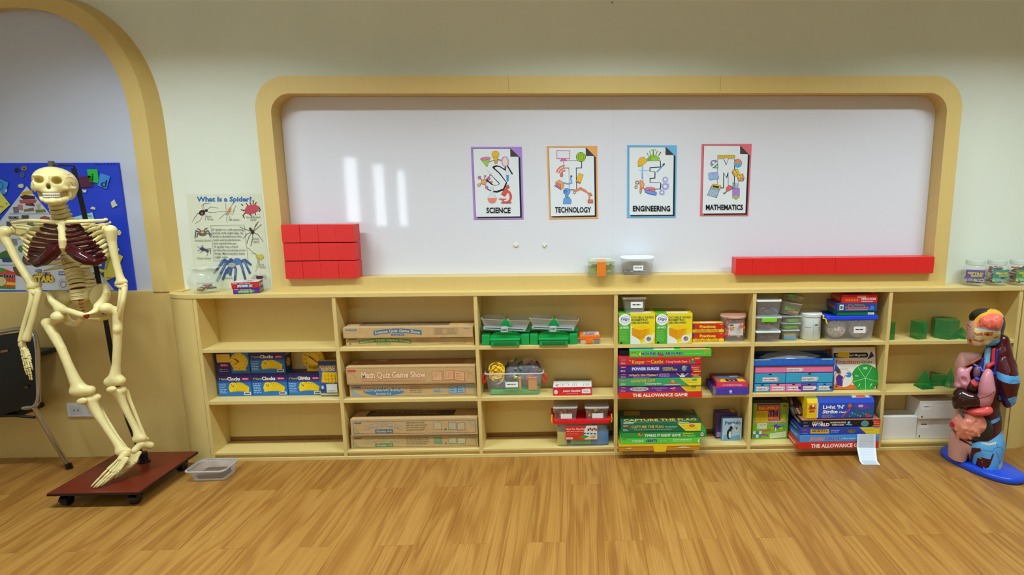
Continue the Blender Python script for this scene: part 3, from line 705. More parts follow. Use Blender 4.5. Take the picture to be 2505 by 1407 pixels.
t, zg = gbox('geoboard_carton', 'yellow-green Double Sided Isometric Geoboard carton with the small tub on top', 'box', 1513.5, 1602, 844.5, 767.5, .002, ZS[0]+EPS, .14, '#f2d91e', front=geo, top=geotop, group='geoboard cartons')
gbox('geoboard_carton', 'yellow-green Double Sided Isometric Geoboard carton beside the Fractions puzzles', 'box', 1603.5, 1692.5, 844, 767.5, .002, ZS[0]+EPS, .14, '#f2d91e', front=geo, top=geotop, group='geoboard cartons')
def frac(A, w, h):
    A.rect(.001, h*.30, w-.001, h-.001, '#d2351e'); A.rect(.001, .001, w-.001, h*.34, '#efcf2c')
    for i in range(5): A.poly([(w*(.08+.2*i), h*.34), (w*(.14+.2*i), h*.34), (w*(.11+.2*i), h*.44)], '#efcf2c')
    A.poly([(.001, h*.95), (.1*w, h*.7), (.001, h*.5)], '#3b5a9c'); A.text('Fractions', .23*w, h*.53, h*.27, '#f3d53a', w=.5*w, bold=.06, out='#7a1a10', ow=.02)
    A.text('EQUIVALENCY PUZZLES', .1*w, h*.08, h*.18, '#7a6a18', w=.74*w, bold=.03); A.rect(.86*w, h*.84, .95*w, h*.9, '#e8b8a0')
FZ = 'Fractions puzzle boxes'
t, z = gbox('puzzle_box', 'red and yellow Fractions Equivalency Puzzles box, lower of two', 'box', 1693.5, 1771, 837, 814, .03, ZS[0]+EPS, .075, '#c8301c', front=frac, group=FZ)
gbox('puzzle_box', 'red and yellow Fractions Equivalency Puzzles box, upper of two', 'box', 1693.5, 1771, 813, 791.5, .03, z+EPS, .075, '#c8301c', front=frac, top=lambda A, w, d: (A.rect(.02*w, .001, w*.98, d*.6, '#e9cf48'), A.poly([(.25*w, d*.1), (.8*w, d*.1), (.7*w, d*.5), (.3*w, d*.5)], '#e8e2cc'), A.rect(.02*w, d*.6, .98*w, d*.95, '#9a4a20')), group=FZ)

# --- row B column 4: the stack of games
def spine(bg, fn):
    def f(A, w, h):
        A.rect(.001, .001, w-.001, h-.001, bg); fn(A, w, h)
    return f
def brandtag(A, w, h, c='#d94a3c'): A.rect(.025*w, h*.66, .09*w, h*.86, c); A.text('Lakeshore', .03*w, h*.71, h*.09, '#f3e6dc', w=.05*w); A.lines(.025*w, h*.12, .095*w, h*.42, 2, '#e8e8e8', seed=2)
def s_allow(A, w, h): A.text('THE ALLOWANCE GAME', .165*w, h*.26, h*.52, '#f6f2ea', w=.66*w, bold=.05, out='#8a1a10', ow=.012)
def s_extra(A, w, h):
    brandtag(A, w, h); A.ell(.25*w, h*.5, .115*w, h*.36, '#b9b8b4', 24); A.rect(.15*w, h*.3, .35*w, h*.7, '#d6d5cf'); A.text('EXTRA EXTRA', .16*w, h*.36, h*.28, '#24242a', w=.18*w, bold=.03)
    A.text('A Fact/Opinion', .40*w, h*.52, h*.2, '#cdbfe0', w=.18*w); A.text('Game', .46*w, h*.2, h*.2, '#cdbfe0', w=.06*w)
    A.poly([(.74*w, h-.001), (w-.001, h-.001), (w-.001, .001), (.82*w, .001)], '#ecc62a'); A.ell(.91*w, h*.72, .035*w, h*.13, '#3f9a48', 14); A.text('Reading', .80*w, h*.66, h*.16, '#b08a18', w=.07*w); A.text('Comprehension', .82*w, h*.35, h*.16, '#b07a18', w=.12*w)
    A.ell(.675*w, h*.6, .016*w, h*.14, '#d9a27c', 10); A.poly([(.655*w, h*.1), (.70*w, h*.1), (.69*w, h*.5), (.665*w, h*.5)], '#c03a3a'); A.poly([(.62*w, h*.55), (.66*w, h*.35), (.65*w, h*.6)], '#e8e0d4')
def s_camp(A, w, h):
    brandtag(A, w, h); A.text('ADVENTURE CAMP', .145*w, h*.48, h*.38, '#f0c24a', w=.29*w, bold=.02, out='#6a2a18', ow=.03, rot=.01); A.text('A Sequencing Game', .315*w, h*.2, h*.2, '#eef4ea', w=.2*w, bold=.03)
    A.poly([(.53*w, .002), (.76*w, .002), (.72*w, h*.2), (.58*w, h*.22)], '#a8d4ea'); A.poly([(.57*w, h*.2), (.73*w, h*.18), (.71*w, h*.4), (.6*w, h*.42)], '#c8683c'); A.ell(.655*w, h*.58, .018*w, h*.18, '#d9b07c', 10); A.ell(.65*w, h*.66, .02*w, h*.1, '#c8b23a', 8)
    A.poly([(.735*w, h-.001), (w-.001, h-.001), (w-.001, .001), (.85*w, .001)], '#f0d832'); A.ell(.915*w, h*.74, .035*w, h*.14, '#3fa858', 14); A.text('Reading', .79*w, h*.62, h*.16, '#b08a18', w=.075*w); A.text('Comprehension', .82*w, h*.35, h*.15, '#b08a18', w=.13*w)
def badge(A, w, h):
    A.poly([(.875*w, h-.001), (w-.001, h-.001), (w-.001, h*.1), (.9*w, .001), (.88*w, h*.5)], '#d2342c'); A.text('Secrets of', .885*w, h*.55, h*.16, '#f2c8a0', w=.09*w, bold=.03); A.text('Science', .91*w, h*.3, h*.16, '#f2c8a0', w=.06*w, bold=.03); A.poly([(.9*w, .001), (w-.001, .001), (w-.001, h*.18), (.92*w, h*.16)], '#e9c43a')
def s_matter(A, w, h):
    brandtag(A, w, h); A.text("What's the Matter?", .12*w, h*.34, h*.42, '#e8b87a', w=.355*w, bold=.04, out='#5a2a4a', ow=.03, arc=h*.06); A.lines(.17*w, h*.06, .42*w, h*.28, 2, '#c8b8dc', seed=4)
    A.lines(.49*w, h*.12, .64*w, h*.86, 3, '#d9cfe8', seed=6); A.ell(.775*w, h*.62, .02*w, h*.26, '#d9a884', 10); A.poly([(.74*w, .002), (.81*w, .002), (.80*w, h*.42), (.755*w, h*.42)], '#e8e4ee'); A.line([(.70*w, h*.85), (.75*w, h*.3)], .0025, '#e9e5ef'); A.line([(.85*w, h*.85), (.80*w, h*.3)], .0025, '#e9e5ef'); badge(A, w, h)
def s_power(A, w, h):
    brandtag(A, w, h); A.rect(.155*w, h*.28, .495*w, h*.8, '#3f4f9a'); A.text('POWER SURGE', .16*w, h*.36, h*.34, '#e6e4ee', w=.33*w, bold=.05, out='#2a3f8a', ow=.06); A.rect(.525*w, h*.36, .71*w, h*.62, '#4a3a78'); A.text('A PHYSICAL', .53*w, h*.52, h*.2, '#d8d23a', w=.13*w, bold=.03); A.text('SCIENCE GAME', .54*w, h*.28, h*.2, '#d8d23a', w=.17*w, bold=.03)
    A.ell(.795*w, h*.55, .03*w, h*.36, '#6aa89a', 12); A.ell(.79*w, h*.72, .014*w, h*.12, '#d9b094', 8); A.poly([(.81*w, h*.3), (.84*w, h*.85), (.82*w, h*.8)], '#4a8a7c'); badge(A, w, h)
def s_keep(A, w, h):
    brandtag(A, w, h, '#3f6aa8'); A.text('The', .118*w, h*.55, h*.22, '#f0c24a', w=.03*w); A.text('Keeper', .16*w, h*.22, h*.5, '#f3c24e', w=.155*w, bold=.02, out='#7a1410', ow=.015); A.text('of the', .33*w, h*.42, h*.2, '#f0c24a', w=.045*w); A.text('Castle', .385*w, h*.22, h*.52, '#f3c24e', w=.155*w, bold=.02, out='#7a1410', ow=.015)
    A.text('A Long Vowels Game', .57*w, h*.3, h*.3, '#f2dcd0', w=.26*w, bold=.01); A.poly([(.865*w, h*.12), (.925*w, h*.12), (.915*w, h*.6), (.895*w, h*.85), (.875*w, h*.6)], '#3f8a5a'); A.ell(.895*w, h*.72, .012*w, h*.13, '#e0b890', 8); A.line([(.853*w, h*.7), (.858*w, h*.3)], .0015, '#f0d0b0'); A.rect(.92*w, h*.76, .98*w, h*.95, '#f0a040')
def s_nouns(A, w, h):
    A.rect(.02*w, h*.62, .08*w, h*.78, '#e0502c'); A.lines(.02*w, h*.2, .1*w, h*.45, 2, '#d8f0b8', seed=3); A.poly([(.11*w, h*.35), (.14*w, h*.2), (.15*w, h*.9), (.125*w, h*.65)], '#f0dc3a')
    A.text('NOUNS ALL AROUND', .14*w, h*.34, h*.36, '#2a3190', w=.515*w, bold=.06, out='#d8f0c8', ow=.03); A.ell(.38*w, h*.26, .04*w, h*.1, '#c83a3a', 14); A.lines(.68*w, h*.38, .95*w, h*.58, 1, '#a8dc88', seed=8); A.rect(.915*w, h*.6, .975*w, h*.85, '#f08a2a')
SG = 'board games stacked in the middle-row cubby'
z = ZS[1]; yS = -.042; ST = [
 ('red board game box, The Allowance Game, at the bottom of the tall stack', '#dc3420', s_allow, 1513.5, 1717, 975.5, 959.5, 0, '#c92a1a'),
 ('purple and yellow board game box, Extra Extra, above the red one', '#7a2f8c', s_extra, 1513.5, 1714.5, 959, 943.5, .002, None),
 ('green and yellow board game box, Adventure Camp', '#3aa566', s_camp, 1514, 1715.5, 943, 925.5, -.002, None),
 ("purple board game box, What's the Matter", '#54308a', s_matter, 1514, 1714, 925, 911.5, .003, None),
 ('dark purple board game box, Power Surge', '#43297c', s_power, 1513.5, 1714.5, 911, 893, -.001, None),
 ('red board game box, The Keeper of the Castle', '#cf2a2e', s_keep, 1514, 1715, 892.5, 875.5, .0, None)]
for i, (lb, c, fn, a_, b_, vb, vt, dy, sc) in enumerate(ST):
    t, z = gbox('board_game', lb, 'board game', a_, b_, vb, vt, yS+dy, z+EPS, .185, c, front=spine(c, fn), group=SG, rough=.28)
zk = z
gbox('board_game', 'bright green board game box, Nouns All Around, on top of the tall stack', 'board game', 1540, 1740, 873.5, 856.5, yS+.012, z+EPS, .17, '#52c43c', front=spine('#52c43c', s_nouns), top=lambda A, w, d: (A.rect(.02*w, .004, .3*w, d*.9, '#5aa89a'), A.rect(.3*w, .004, .55*w, d*.9, '#d8d4c0'), A.poly([(.62*w, .004), (.95*w, .004), (.92*w, d*.5), (.66*w, d*.5)], '#e8a070'), A.rect(.7*w, d*.2, .97*w, d*.9, '#5aa0c8')), group=SG, rough=.28)
G_ = gbox('board_game', 'black game box tucked behind the green Nouns box', 'board game', 1515, 1537, 874, 858, .0, zk+EPS, .13, '#16181c', topcol='#101214', group=SG)
# the two puzzles on the right of that cubby
t, z = gbox('puzzle_box', 'flat purple puzzle box lying at the right of the tall stack', 'box', 1743, 1831, 969.5, 949.5, -.012, ZS[1]+EPS, .16, '#4a3fae',
  front=lambda A, w, h: (A.poly([(.001, .001), (.075*w, .001), (.1*w, h*.5), (.085*w, h-.001), (.001, h-.001)], '#8a7a6a'), [A.ell(.5*w+.0045*math.cos(k*1.2566), h*.5+.0045*math.sin(k*1.2566), .0035, .0035, '#e6e4f4', 8) for k in range(5)], A.rect(.46*w, h*.2, .55*w, h*.26, '#b8b4e0')),
  top=lambda A, w, d: (A.rect(.02*w, .004, .98*w, d*.97, '#3a3488'), A.poly([(.02*w, .006), (.2*w, .006), (.16*w, d*.25), (.04*w, d*.2)], '#d8582c')), left=lambda A, d, h: (A.rect(.001, .001, d-.001, h-.001, '#3d3596'), A.lines(.3*d, h*.3, .8*d, h*.7, 2, '#b8b4e0')), group='flat puzzle boxes')
gbox('puzzle_box', 'pink and red picture puzzle box on top of the purple one', 'box', 1752, 1829, 948, 935, -.004, z+EPS, .15, '#d8305c',
  front=lambda A, w, h: (A.rect(.001, .001, w-.001, h-.001, '#e03a62'), A.text('3-D GEOMETRIC PUZZLES', .2*w, h*.3, h*.3, '#f4c8d0', w=.62*w, bold=.02)),
  top=lambda A, w, d: (A.rect(.01*w, .002, .99*w, d*.99, '#8a3a3c'), A.rect(.04*w, .004, .96*w, d*.5, '#c8603c'), A.rect(.1*w, d*.42, .9*w, d*.72, '#4a6a94'), A.poly([(.12*w, .006), (.4*w, .004), (.3*w, d*.32), (.2*w, d*.3)], '#e8c22a'), A.poly([(.72*w, .006), (.95*w, .006), (.9*w, d*.35), (.72*w, d*.32)], '#e8c22a'), A.rect(.34*w, d*.06, .7*w, d*.33, '#22201c'), A.text('33', .4*w, d*.1, d*.15, '#a8a49a', w=.24*w), A.rect(.55*w, d*.55, .82*w, d*.68, '#b8c4c8')),
  left=lambda A, d, h: A.rect(.001, .001, d-.001, h-.001, '#b02a4a'), group='flat puzzle boxes')
# --- row C column 4
def s_cents(A, w, h):
    A.rect(.02*w, h*.8, .08*w, h*.93, '#c8401c'); A.text('MAKING', .15*w, h*.38, h*.36, '#e8f0dc', w=.14*w, bold=.03, out='#2a3f8a', ow=.02); A.text('CENTS', .315*w, h*.34, h*.46, '#20309a', w=.145*w, bold=.07, out='#c8e8a8', ow=.03); A.rect(.48*w, h*.45, .62*w, h*.7, '#58b858'); A.lines(.49*w, h*.48, .61*w, h*.66, 1, '#eef4e0', seed=2); A.lines(.66*w, h*.3, .9*w, h*.85, 2, '#eaf6d8', seed=4); A.poly([(.965*w, h*.2), (.985*w, h*.15), (.99*w, h*.85), (.98*w, h*.8)], '#eef4e8')
def s_time(A, w, h):
    A.poly([(.001, h*.1), (.1*w, h*.05), (.22*w, .001), (.001, .001)], '#3aa83c'); A.ell(.225*w, h*.62, .028*w, h*.26, '#e08a3a', 12); A.ell(.235*w, h*.7, .012*w, h*.12, '#2c2820', 8)
    A.text('TIMING IT RIGHT GAME', .275*w, h*.22, h*.4, '#eef2e4', w=.425*w, bold=.04, out='#1d5a30', ow=.02); A.text('Adventures in', .72*w, h*.56, h*.22, '#e8e23a', w=.13*w, bold=.03); A.text('Time-Telling Fun!', .72*w, h*.2, h*.22, '#e8e23a', w=.15*w, bold=.03)
    A.ell(.95*w, h*.5, .018*w, h*.3, '#f0e8d8', 12); A.ell(.95*w, h*.5, .01*w, h*.16, '#d8602c', 8)
def s_capt(A, w, h):
    brandtag(A, w, h); A.rect(.105*w, h*.3, .115*w, h*.8, '#c83a3a'); A.text('CAPTURE THE FLAG', .13*w, h*.46, h*.32, '#efc558', w=.40*w, bold=.02, out='#123a24', ow=.015); A.lines(.55*w, h*.36, .73*w, h*.72, 2, '#a8d0b4', seed=5); A.lines(.16*w, h*.2, .68*w, h*.34, 1, '#c8e4cc', seed=7)
    A.poly([(.70*w, h-.001), (w-.001, h-.001), (w-.001, h*.06), (.81*w, h*.06)], '#f0da34'); A.ell(.885*w, h*.68, .04*w, h*.15, '#d8402c', 14); A.text('Level 4', .86*w, h*.63, h*.1, '#f6e6d8', w=.05*w); A.text('Reading', .76*w, h*.62, h*.14, '#c0a018', w=.08*w); A.text('Comprehension', .80*w, h*.35, h*.14, '#c0a018', w=.15*w)
def t_cap(A, w, d):
    A.rect(.01*w, .002, .99*w, d*.985, '#245a3e'); A.rect(.06*w, d*.60, .27*w, d*.93, '#b08a28'); A.poly([(.22*w, d*.30), (.85*w, d*.30), (.82*w, d*.85), (.30*w, d*.85)], '#4a4028'); A.lines(.3*w, d*.4, .8*w, d*.8, 4, '#6a5436', seed=5, th=.6)
    A.text('CAPTURE THE FLAG', .04*w, d*.17, d*.15, '#d8b84a', w=.92*w, bold=.03, out='#3a2c10', ow=.02); A.lines(.16*w, d*.07, .82*w, d*.14, 1, '#8fc0a0', seed=3); A.rect(.03*w, d*.03, .16*w, d*.08, '#d8ece0'); A.rect(.72*w, d*.02, .85*w, d*.055, '#e8f2ea'); A.poly([(.8*w, d*.98), (.97*w, d*.98), (.97*w, d*.72)], '#b06a2a')
GG = 'games stacked in the bottom cubby'
z = ZS[2]; yS = -.052
t, z = gbox('board_game', 'shallow yellow game box with a tongue flap, at the bottom of the green stack', 'board game', 1513, 1712, 1099.5, 1087.5, yS-.008, z+EPS, .19, '#c9922a', lid=.28, lidcol='#f0c428', sidecol='#c98a22', group=GG, front=lambda A, w, h: (A.poly([(.42*w, h*.95), (.60*w, h*.95), (.58*w, -h*.12), (.44*w, -h*.12)], '#f0c81e'), A.rect(.001, h*.75, w-.001, h, '#f0c81e'), A.poly([(.08*w, h*.45), (.16*w, h*.4), (.15*w, h*.6)], '#e8dcb8'), A.poly([(.68*w, h*.4), (.9*w, h*.45), (.8*w, h*.65)], '#e8dcc0')))
t, z = gbox('board_game', 'lime green board game box, Making Cents', 'board game', 1517.5, 1713, 1085, 1072.5, yS, z+EPS, .185, '#5ccf3c', front=spine('#5ccf3c', s_cents), group=GG, rough=.28)
t, z = gbox('board_game', 'wide green Timing It Right game box sticking out to the right', 'board game', 1519.5, 1727.5, 1070, 1056, yS+.002, z+EPS, .185, '#2c9a44', front=spine('#2c9a44', s_time), group=GG, rough=.28)
gbox('board_game', 'dark green board game box, Capture the Flag, on top of the green stack', 'board game', 1519.5, 1714.5, 1055, 1036, yS, z+EPS, .185, '#1c6e4c', front=spine('#1c6e4c', s_capt), top=t_cap, group=GG, rough=.28)
t, z = gbox('small_carton', 'small purple carton standing behind the pale blue one', 'box', 1750, 1803, 1063, 1010, .085, ZS[2]+EPS, .055, '#4d3570', front=lambda A, w, h: (A.rect(.001, .001, w-.001, h-.001, '#4d3570'), A.rect(.05*w, h*.05, .3*w, h*.25, '#a89ab8'), A.ell(.3*w, h*.8, .06*w, h*.08, '#6a5a90', 10)), top=lambda A, w, d: (A.rect(.01*w, .002, .99*w, d*.98, '#3c2c58'), A.rect(.3*w, d*.3, .7*w, d*.6, '#8a5a58'), A.rect(.72*w, .002, .95*w, d*.9, '#c8a03a')), rot=.06)
gbox('small_carton', 'small pale blue penguin-print carton on the bottom shelf', 'box', 1766, 1814, 1072, 1024, .052, ZS[2]+EPS, .028, '#9fc0d4', rot=.05,
  front=lambda A, w, h: (A.rect(.001, .001, w-.001, h-.001, '#a9c8da'), A.poly([(.05*w, .002), (.95*w, .002), (.9*w, h*.25), (.5*w, h*.2), (.1*w, h*.28)], '#6fa4c8'), A.text('Penguin', .12*w, h*.72, h*.16, '#3d5a80', w=.8*w, bold=.05, out='#dfeaf0', ow=.03, arc=.003), A.ell(.36*w, h*.3, .13*w, h*.24, '#1f242c', 14), A.ell(.44*w, h*.56, .09*w, h*.1, '#23282f', 12), A.ell(.40*w, h*.27, .07*w, h*.16, '#d8dcd8', 10), A.poly([(.52*w, h*.56), (.60*w, h*.54), (.52*w, h*.52)], '#d8a03a'), A.ell(.73*w, h*.52, .09*w, h*.12, '#d4dcd4', 12), A.poly([(.66*w, h*.6), (.72*w, h*.45), (.80*w, h*.6)], '#3a6a4c')), topcol='#6a8698', sidecol='#7f9fb8')

# --- row A column 3: small junior box; row B column 3: GeoStix
def geost(A, w, h):
    A.rect(.001, .001, w-.001, h-.001, '#d92a30'); A.ell(.075*w, h*.42, .045*w, h*.24, '#f2ece8', 16); A.text('ages', .05*w, h*.38, h*.1, '#a82a2a', w=.05*w); A.text('Junior GeoStix', .25*w, h*.44, h*.2, '#f6eeee', w=.46*w, bold=.05, shear=.15); A.rect(.74*w, h*.25, .965*w, h*.72, '#efece8'); A.text('GEOSTIX', .78*w, h*.42, h*.12, '#444', w=.14*w); A.lines(.35*w, h*.2, .65*w, h*.32, 1, '#f0c8c4'); A.text('#3148', .83*w, h*.78, h*.1, '#f6eeee', w=.12*w)
def geostop(A, w, d):
    A.rect(.02*w, .003, .98*w, d*.97, '#c9c3ac'); A.rect(.02*w, .003, .98*w, d*.55, '#e6e4da'); A.rect(.02*w, d*.72, .98*w, d*.97, '#a08a58')
    for pts in (((.12, .2), (.2, .4), (.26, .15)), ((.24, .15), (.28, .42), (.38, .42), (.4, .15)), ((.5, .1), (.52, .45)), ((.55, .1), (.57, .45)), ((.6, .1), (.62, .45), (.52, .45)), ((.78, .1), (.8, .4)), ((.84, .12), (.92, .38)), ((.86, .38), (.93, .12))): A.line([(x*w, y*d) for x, y in pts], .0018, '#3a4a44')
    A.ell(.1*w, d*.2, .04*w, d*.06, '#c83a32', 12)
gbox('geostix_box', 'flat red and white Junior GeoStix box beside the clear bin', 'box', 1353, 1448, 968, 946.5, .012, ZS[1]+EPS, .135, '#dcdcd4', front=geost, top=geostop, left=lambda A, d, h: A.rect(.001, .001, d-.001, h-.001, '#d8d4cc'), right=lambda A, d, h: A.rect(.001, .001, d-.001, h-.001, '#c8302c'))

# --- row A column 5: boxes on the blue-lidded tub are built with it
# --- row B column 5: cardboard drawer organiser, fraction circles
def organiser():
    y, z0 = .018, ZS[1]+EPS
    x0, x1 = aty(1843, 959, y).x, aty(2037, 959, y).x; zt = aty(1940, 895, y).z; w = x1-x0; h = zt-z0; d = .125
    t = thing('drawer_organiser', 'blue cardboard organiser with pink, teal and purple labelled drawers', 'organiser', ((x0+x1)/2, y, z0))
    DB = mat((34, 82, 176), rough=.35)
    g = G(); b = .004
    zr = [0, h*.33, h*.73, h]                                   # rows
    g.box((-w/2, .002, 0), (-w/2+b, d, h), DB); g.box((w/2-b, .002, 0), (w/2, d, h), DB); g.box((-w/2+b, d-.004, 0), (w/2-b, d, h), DB)
    for zz in zr: g.box((-w/2+b, .002, max(zz-.002, 0)), (w/2-b, d-.004, zz+.002), DB)
    x4 = [-w/2+b+(w-2*b)*k/5 for k in range(6)]; xm = -w/2+b+(w-2*b)*.395
    for k in range(1, 5): g.box((x4[k]-.0015, .002, .002), (x4[k]+.0015, d-.004, zr[1]-.002), DB)
    g.box((xm-.002, .002, zr[1]+.002), (xm+.002, d-.004, zr[2]-.002), DB)
    g.obj('carcass', t)
    def drawer(a, b_, z_, z2, c, txt, icon, notch=True):
        gm = G(); gm.bbox((a+.001, .0, z_+.0028), (b_-.001, d*.9, z2-.0028), mat(c, rough=.4), b=.0008, seg=1); o = gm.obj('drawer', t)
        A = Art(); cx = (a+b_)/2; hh = z2-z_
        if notch: A.ell(cx, z2-.003, .0085, min(.007, hh*.2), '#16181e', 12, 180, 360)
        tw = min((b_-a)*.68, .075); hy = z_+hh*.28; th = min(hh*.36, .016)
        A.rect(cx-tw/2-.003, hy-th*.25, cx+tw/2+.003, hy+th*1.15, '#e6b8c0'); A.rect(cx-tw/2-.002, hy-th*.15, cx+tw/2+.002, hy+th*1.05, '#f3e6e2')
        A.text(txt, cx-tw/2, hy+th*.22, th*.5, '#5a2a34', w=tw*.86, bold=.03); A.ell(cx+tw/2+.004, hy+th*.6, th*.5, th*.5, icon, 10)
        A.put('drawer_label', o, (0, 0, 0), (1, 0, 0), (0, 0, 1), off=.0008)
    drawer(-w/2+b, w/2-b, zr[2], zr[3], '#f07aa4', 'portable chemists', '#d8d4d8', False)
    drawer(-w/2+b, xm-.001, zr[1], zr[2], '#36a6c8', 'color paddles', '#e08a90'); drawer(xm+.001, w/2-b, zr[1], zr[2], '#3aa9cc', 'hand magnifiers', '#a8d8e4')
    for k, (c, tx, ic) in enumerate((('#3ea6cc', 'magnets', '#d8b0b8'), ('#f080a4', 'mirrors', '#9fd8dc'), ('#ee74a8', 'bar magnets', '#4a3a98'), ('#6a4fb0', 'thermometers', '#f0f0ee'), ('#3f9fdc', 'eyedroppers', '#2a2a34'))):
        drawer(x4[k], x4[k+1], zr[0], zr[1], c, tx, ic)
    # tray lid
    lx0, lx1 = aty(1844, 886, y-.004).x-(x0+x1)/2, aty(2042, 886, y-.004).x-(x0+x1)/2; zl = aty(1940, 877.5, y).z-z0
    g = G(); LB = mat((36, 104, 200), rough=.35)
    g.box((lx0, -.004, h+.001), (lx1, d, h+.005), LB); g.box((lx0, -.004, h+.005), (lx1, 0, zl), LB); g.box((lx0, d-.004, h+.005), (lx1, d, zl+.006), LB); g.box((lx0, 0, h+.005), (lx0+.004, d-.004, zl), LB); g.box((lx1-.004, 0, h+.005), (lx1, d-.004, zl), LB)
    o = g.obj('tray_lid', t); A = Art()
    for k in range(11): A.ring(lx0+(lx1-lx0)*(k+.5)/11, h+.006+(zl-h-.006)*.5, .006, .006, .0012, '#4a90dc', n=8)
    A.rect(lx0+.004, zl-.006, lx0+.085, zl-.001, '#9fd0b0'); A.rect(lx1-.07, zl-.006, lx1-.012, zl-.001, '#a8d0b8'); A.rect(lx0, h+.001, lx1, h+.008, '#1f55b0')
    A.put('trim_print', o, (0, -.004, 0), (1, 0, 0), (0, 0, 1))
    G().box((lx0+.004, .0, zl-.012), (lx1-.004, d-.004, zl-.008), mat((26, 40, 62), rough=.4)).obj('tray_lining', t)
    return t, z0+zl-.008, y, d
ORG, ZORG, YORG, DORG = organiser()
def fcirc(A, w, h):
    A.rect(.001, .001, w-.001, h-.001, '#e9e4d4'); A.poly([(.001, .001), (w*.62, .001), (w*.45, h*.1), (.001, h*.12)], '#e8702a')
    A.rect(.001, h*.75, .78*w, h*.87, '#1d1d1f'); A.ell(.78*w, h*.81, .045*w, h*.06, '#1d1d1f', 12); A.text('Double-Sided Magnetic', .06*w, h*.785, h*.05, '#efece4', w=.72*w, bold=.02); A.poly([(.1*w, h*.77), (.37*w, h*.75), (.38*w, h*.88), (.11*w, h*.9)], '#e3bd1e')
    A.text('Fraction', .06*w, h*.61, h*.09, '#d8582c', w=.56*w, bold=.02); A.text('Circles', .66*w, h*.62, h*.055, '#24343a', w=.25*w, bold=.01); A.lines(.18*w, h*.48, .58*w, h*.57, 2, '#b8b4a4', seed=4); A.poly([(.80*w, h*.70), (.97*w, h*.78), (.9*w, h*.90)], '#3a2f84'); A.poly([(.001, h*.42), (.16*w, h*.46), (.05*w, h*.6)], '#2456b4')
    A.ell(.75*w, h*.27, .33*w, h*.32, '#2a9a3a', 36); 
    for an in (60, 122, 195, 270, 345): A.line([(.75*w, h*.25), (.75*w+.32*w*math.cos(math.radians(an)), h*.25+.31*h*math.sin(math.radians(an)))], .0018, '#cfe8c8')
    A.text('20%', .70*w, h*.47, h*.05, '#dff0d8', w=.1*w, bold=.05); A.text('20%', .5*w, h*.31, h*.03, '#dff0d8', w=.08*w, rot=-.3)
    for dx in (.58, .86): A.line([(dx*w, h*.06), ((dx+.04)*w, h*.12)], .003, '#eef4e8')
    A.ell(.23*w, h*.26, .23*w, h*.22, '#d8742c', 32); A.ell(.23*w, h*.26, .22*w, h*.21, '#e6e0d0', 32); A.poly([(.06*w, h*.1), (.20*w, h*.06), (.22*w, h*.3), (.12*w, h*.36), (.05*w, h*.28)], '#5a2f84'); A.ell(.13*w, h*.40, .05*w, h*.055, '#c08a60', 14); A.ell(.11*w, h*.43, .05*w, h*.05, '#6a4424', 12); A.line([(.2*w, h*.22), (.28*w, h*.33)], .005, '#c08a60'); A.ell(.35*w, h*.34, .07*w, h*.065, '#2f86cc', 18); A.poly([(.35*w, h*.34), (.29*w, h*.38), (.28*w, h*.33)], '#e6e0d0')
    A.ell(.06*w, h*.06, .02*w, h*.018, '#3a2a1c', 10)
t = gbox('fraction_box', 'white Double-Sided Magnetic Fraction Circles box with a green circle', 'box', 2040, 2143, 951, 853, .040, ZS[1]+.0048, .022, '#e0dac8', front=fcirc)
t[0].rotation_euler.x = -.18
gbox('storage_box', 'orange-brown box standing behind the blue organiser', 'box', 2019, 2040, 948, 858, .112, ZS[1]+EPS, .03, '#b8662c', front=lambda A, w, h: (A.rect(.001, .001, w-.001, h-.001, '#b8642a'), A.line([(.3*w, .01), (.35*w, h*.98)], .002, '#8a4418'), A.line([(.7*w, .01), (.65*w, h*.98)], .002, '#d08038')))

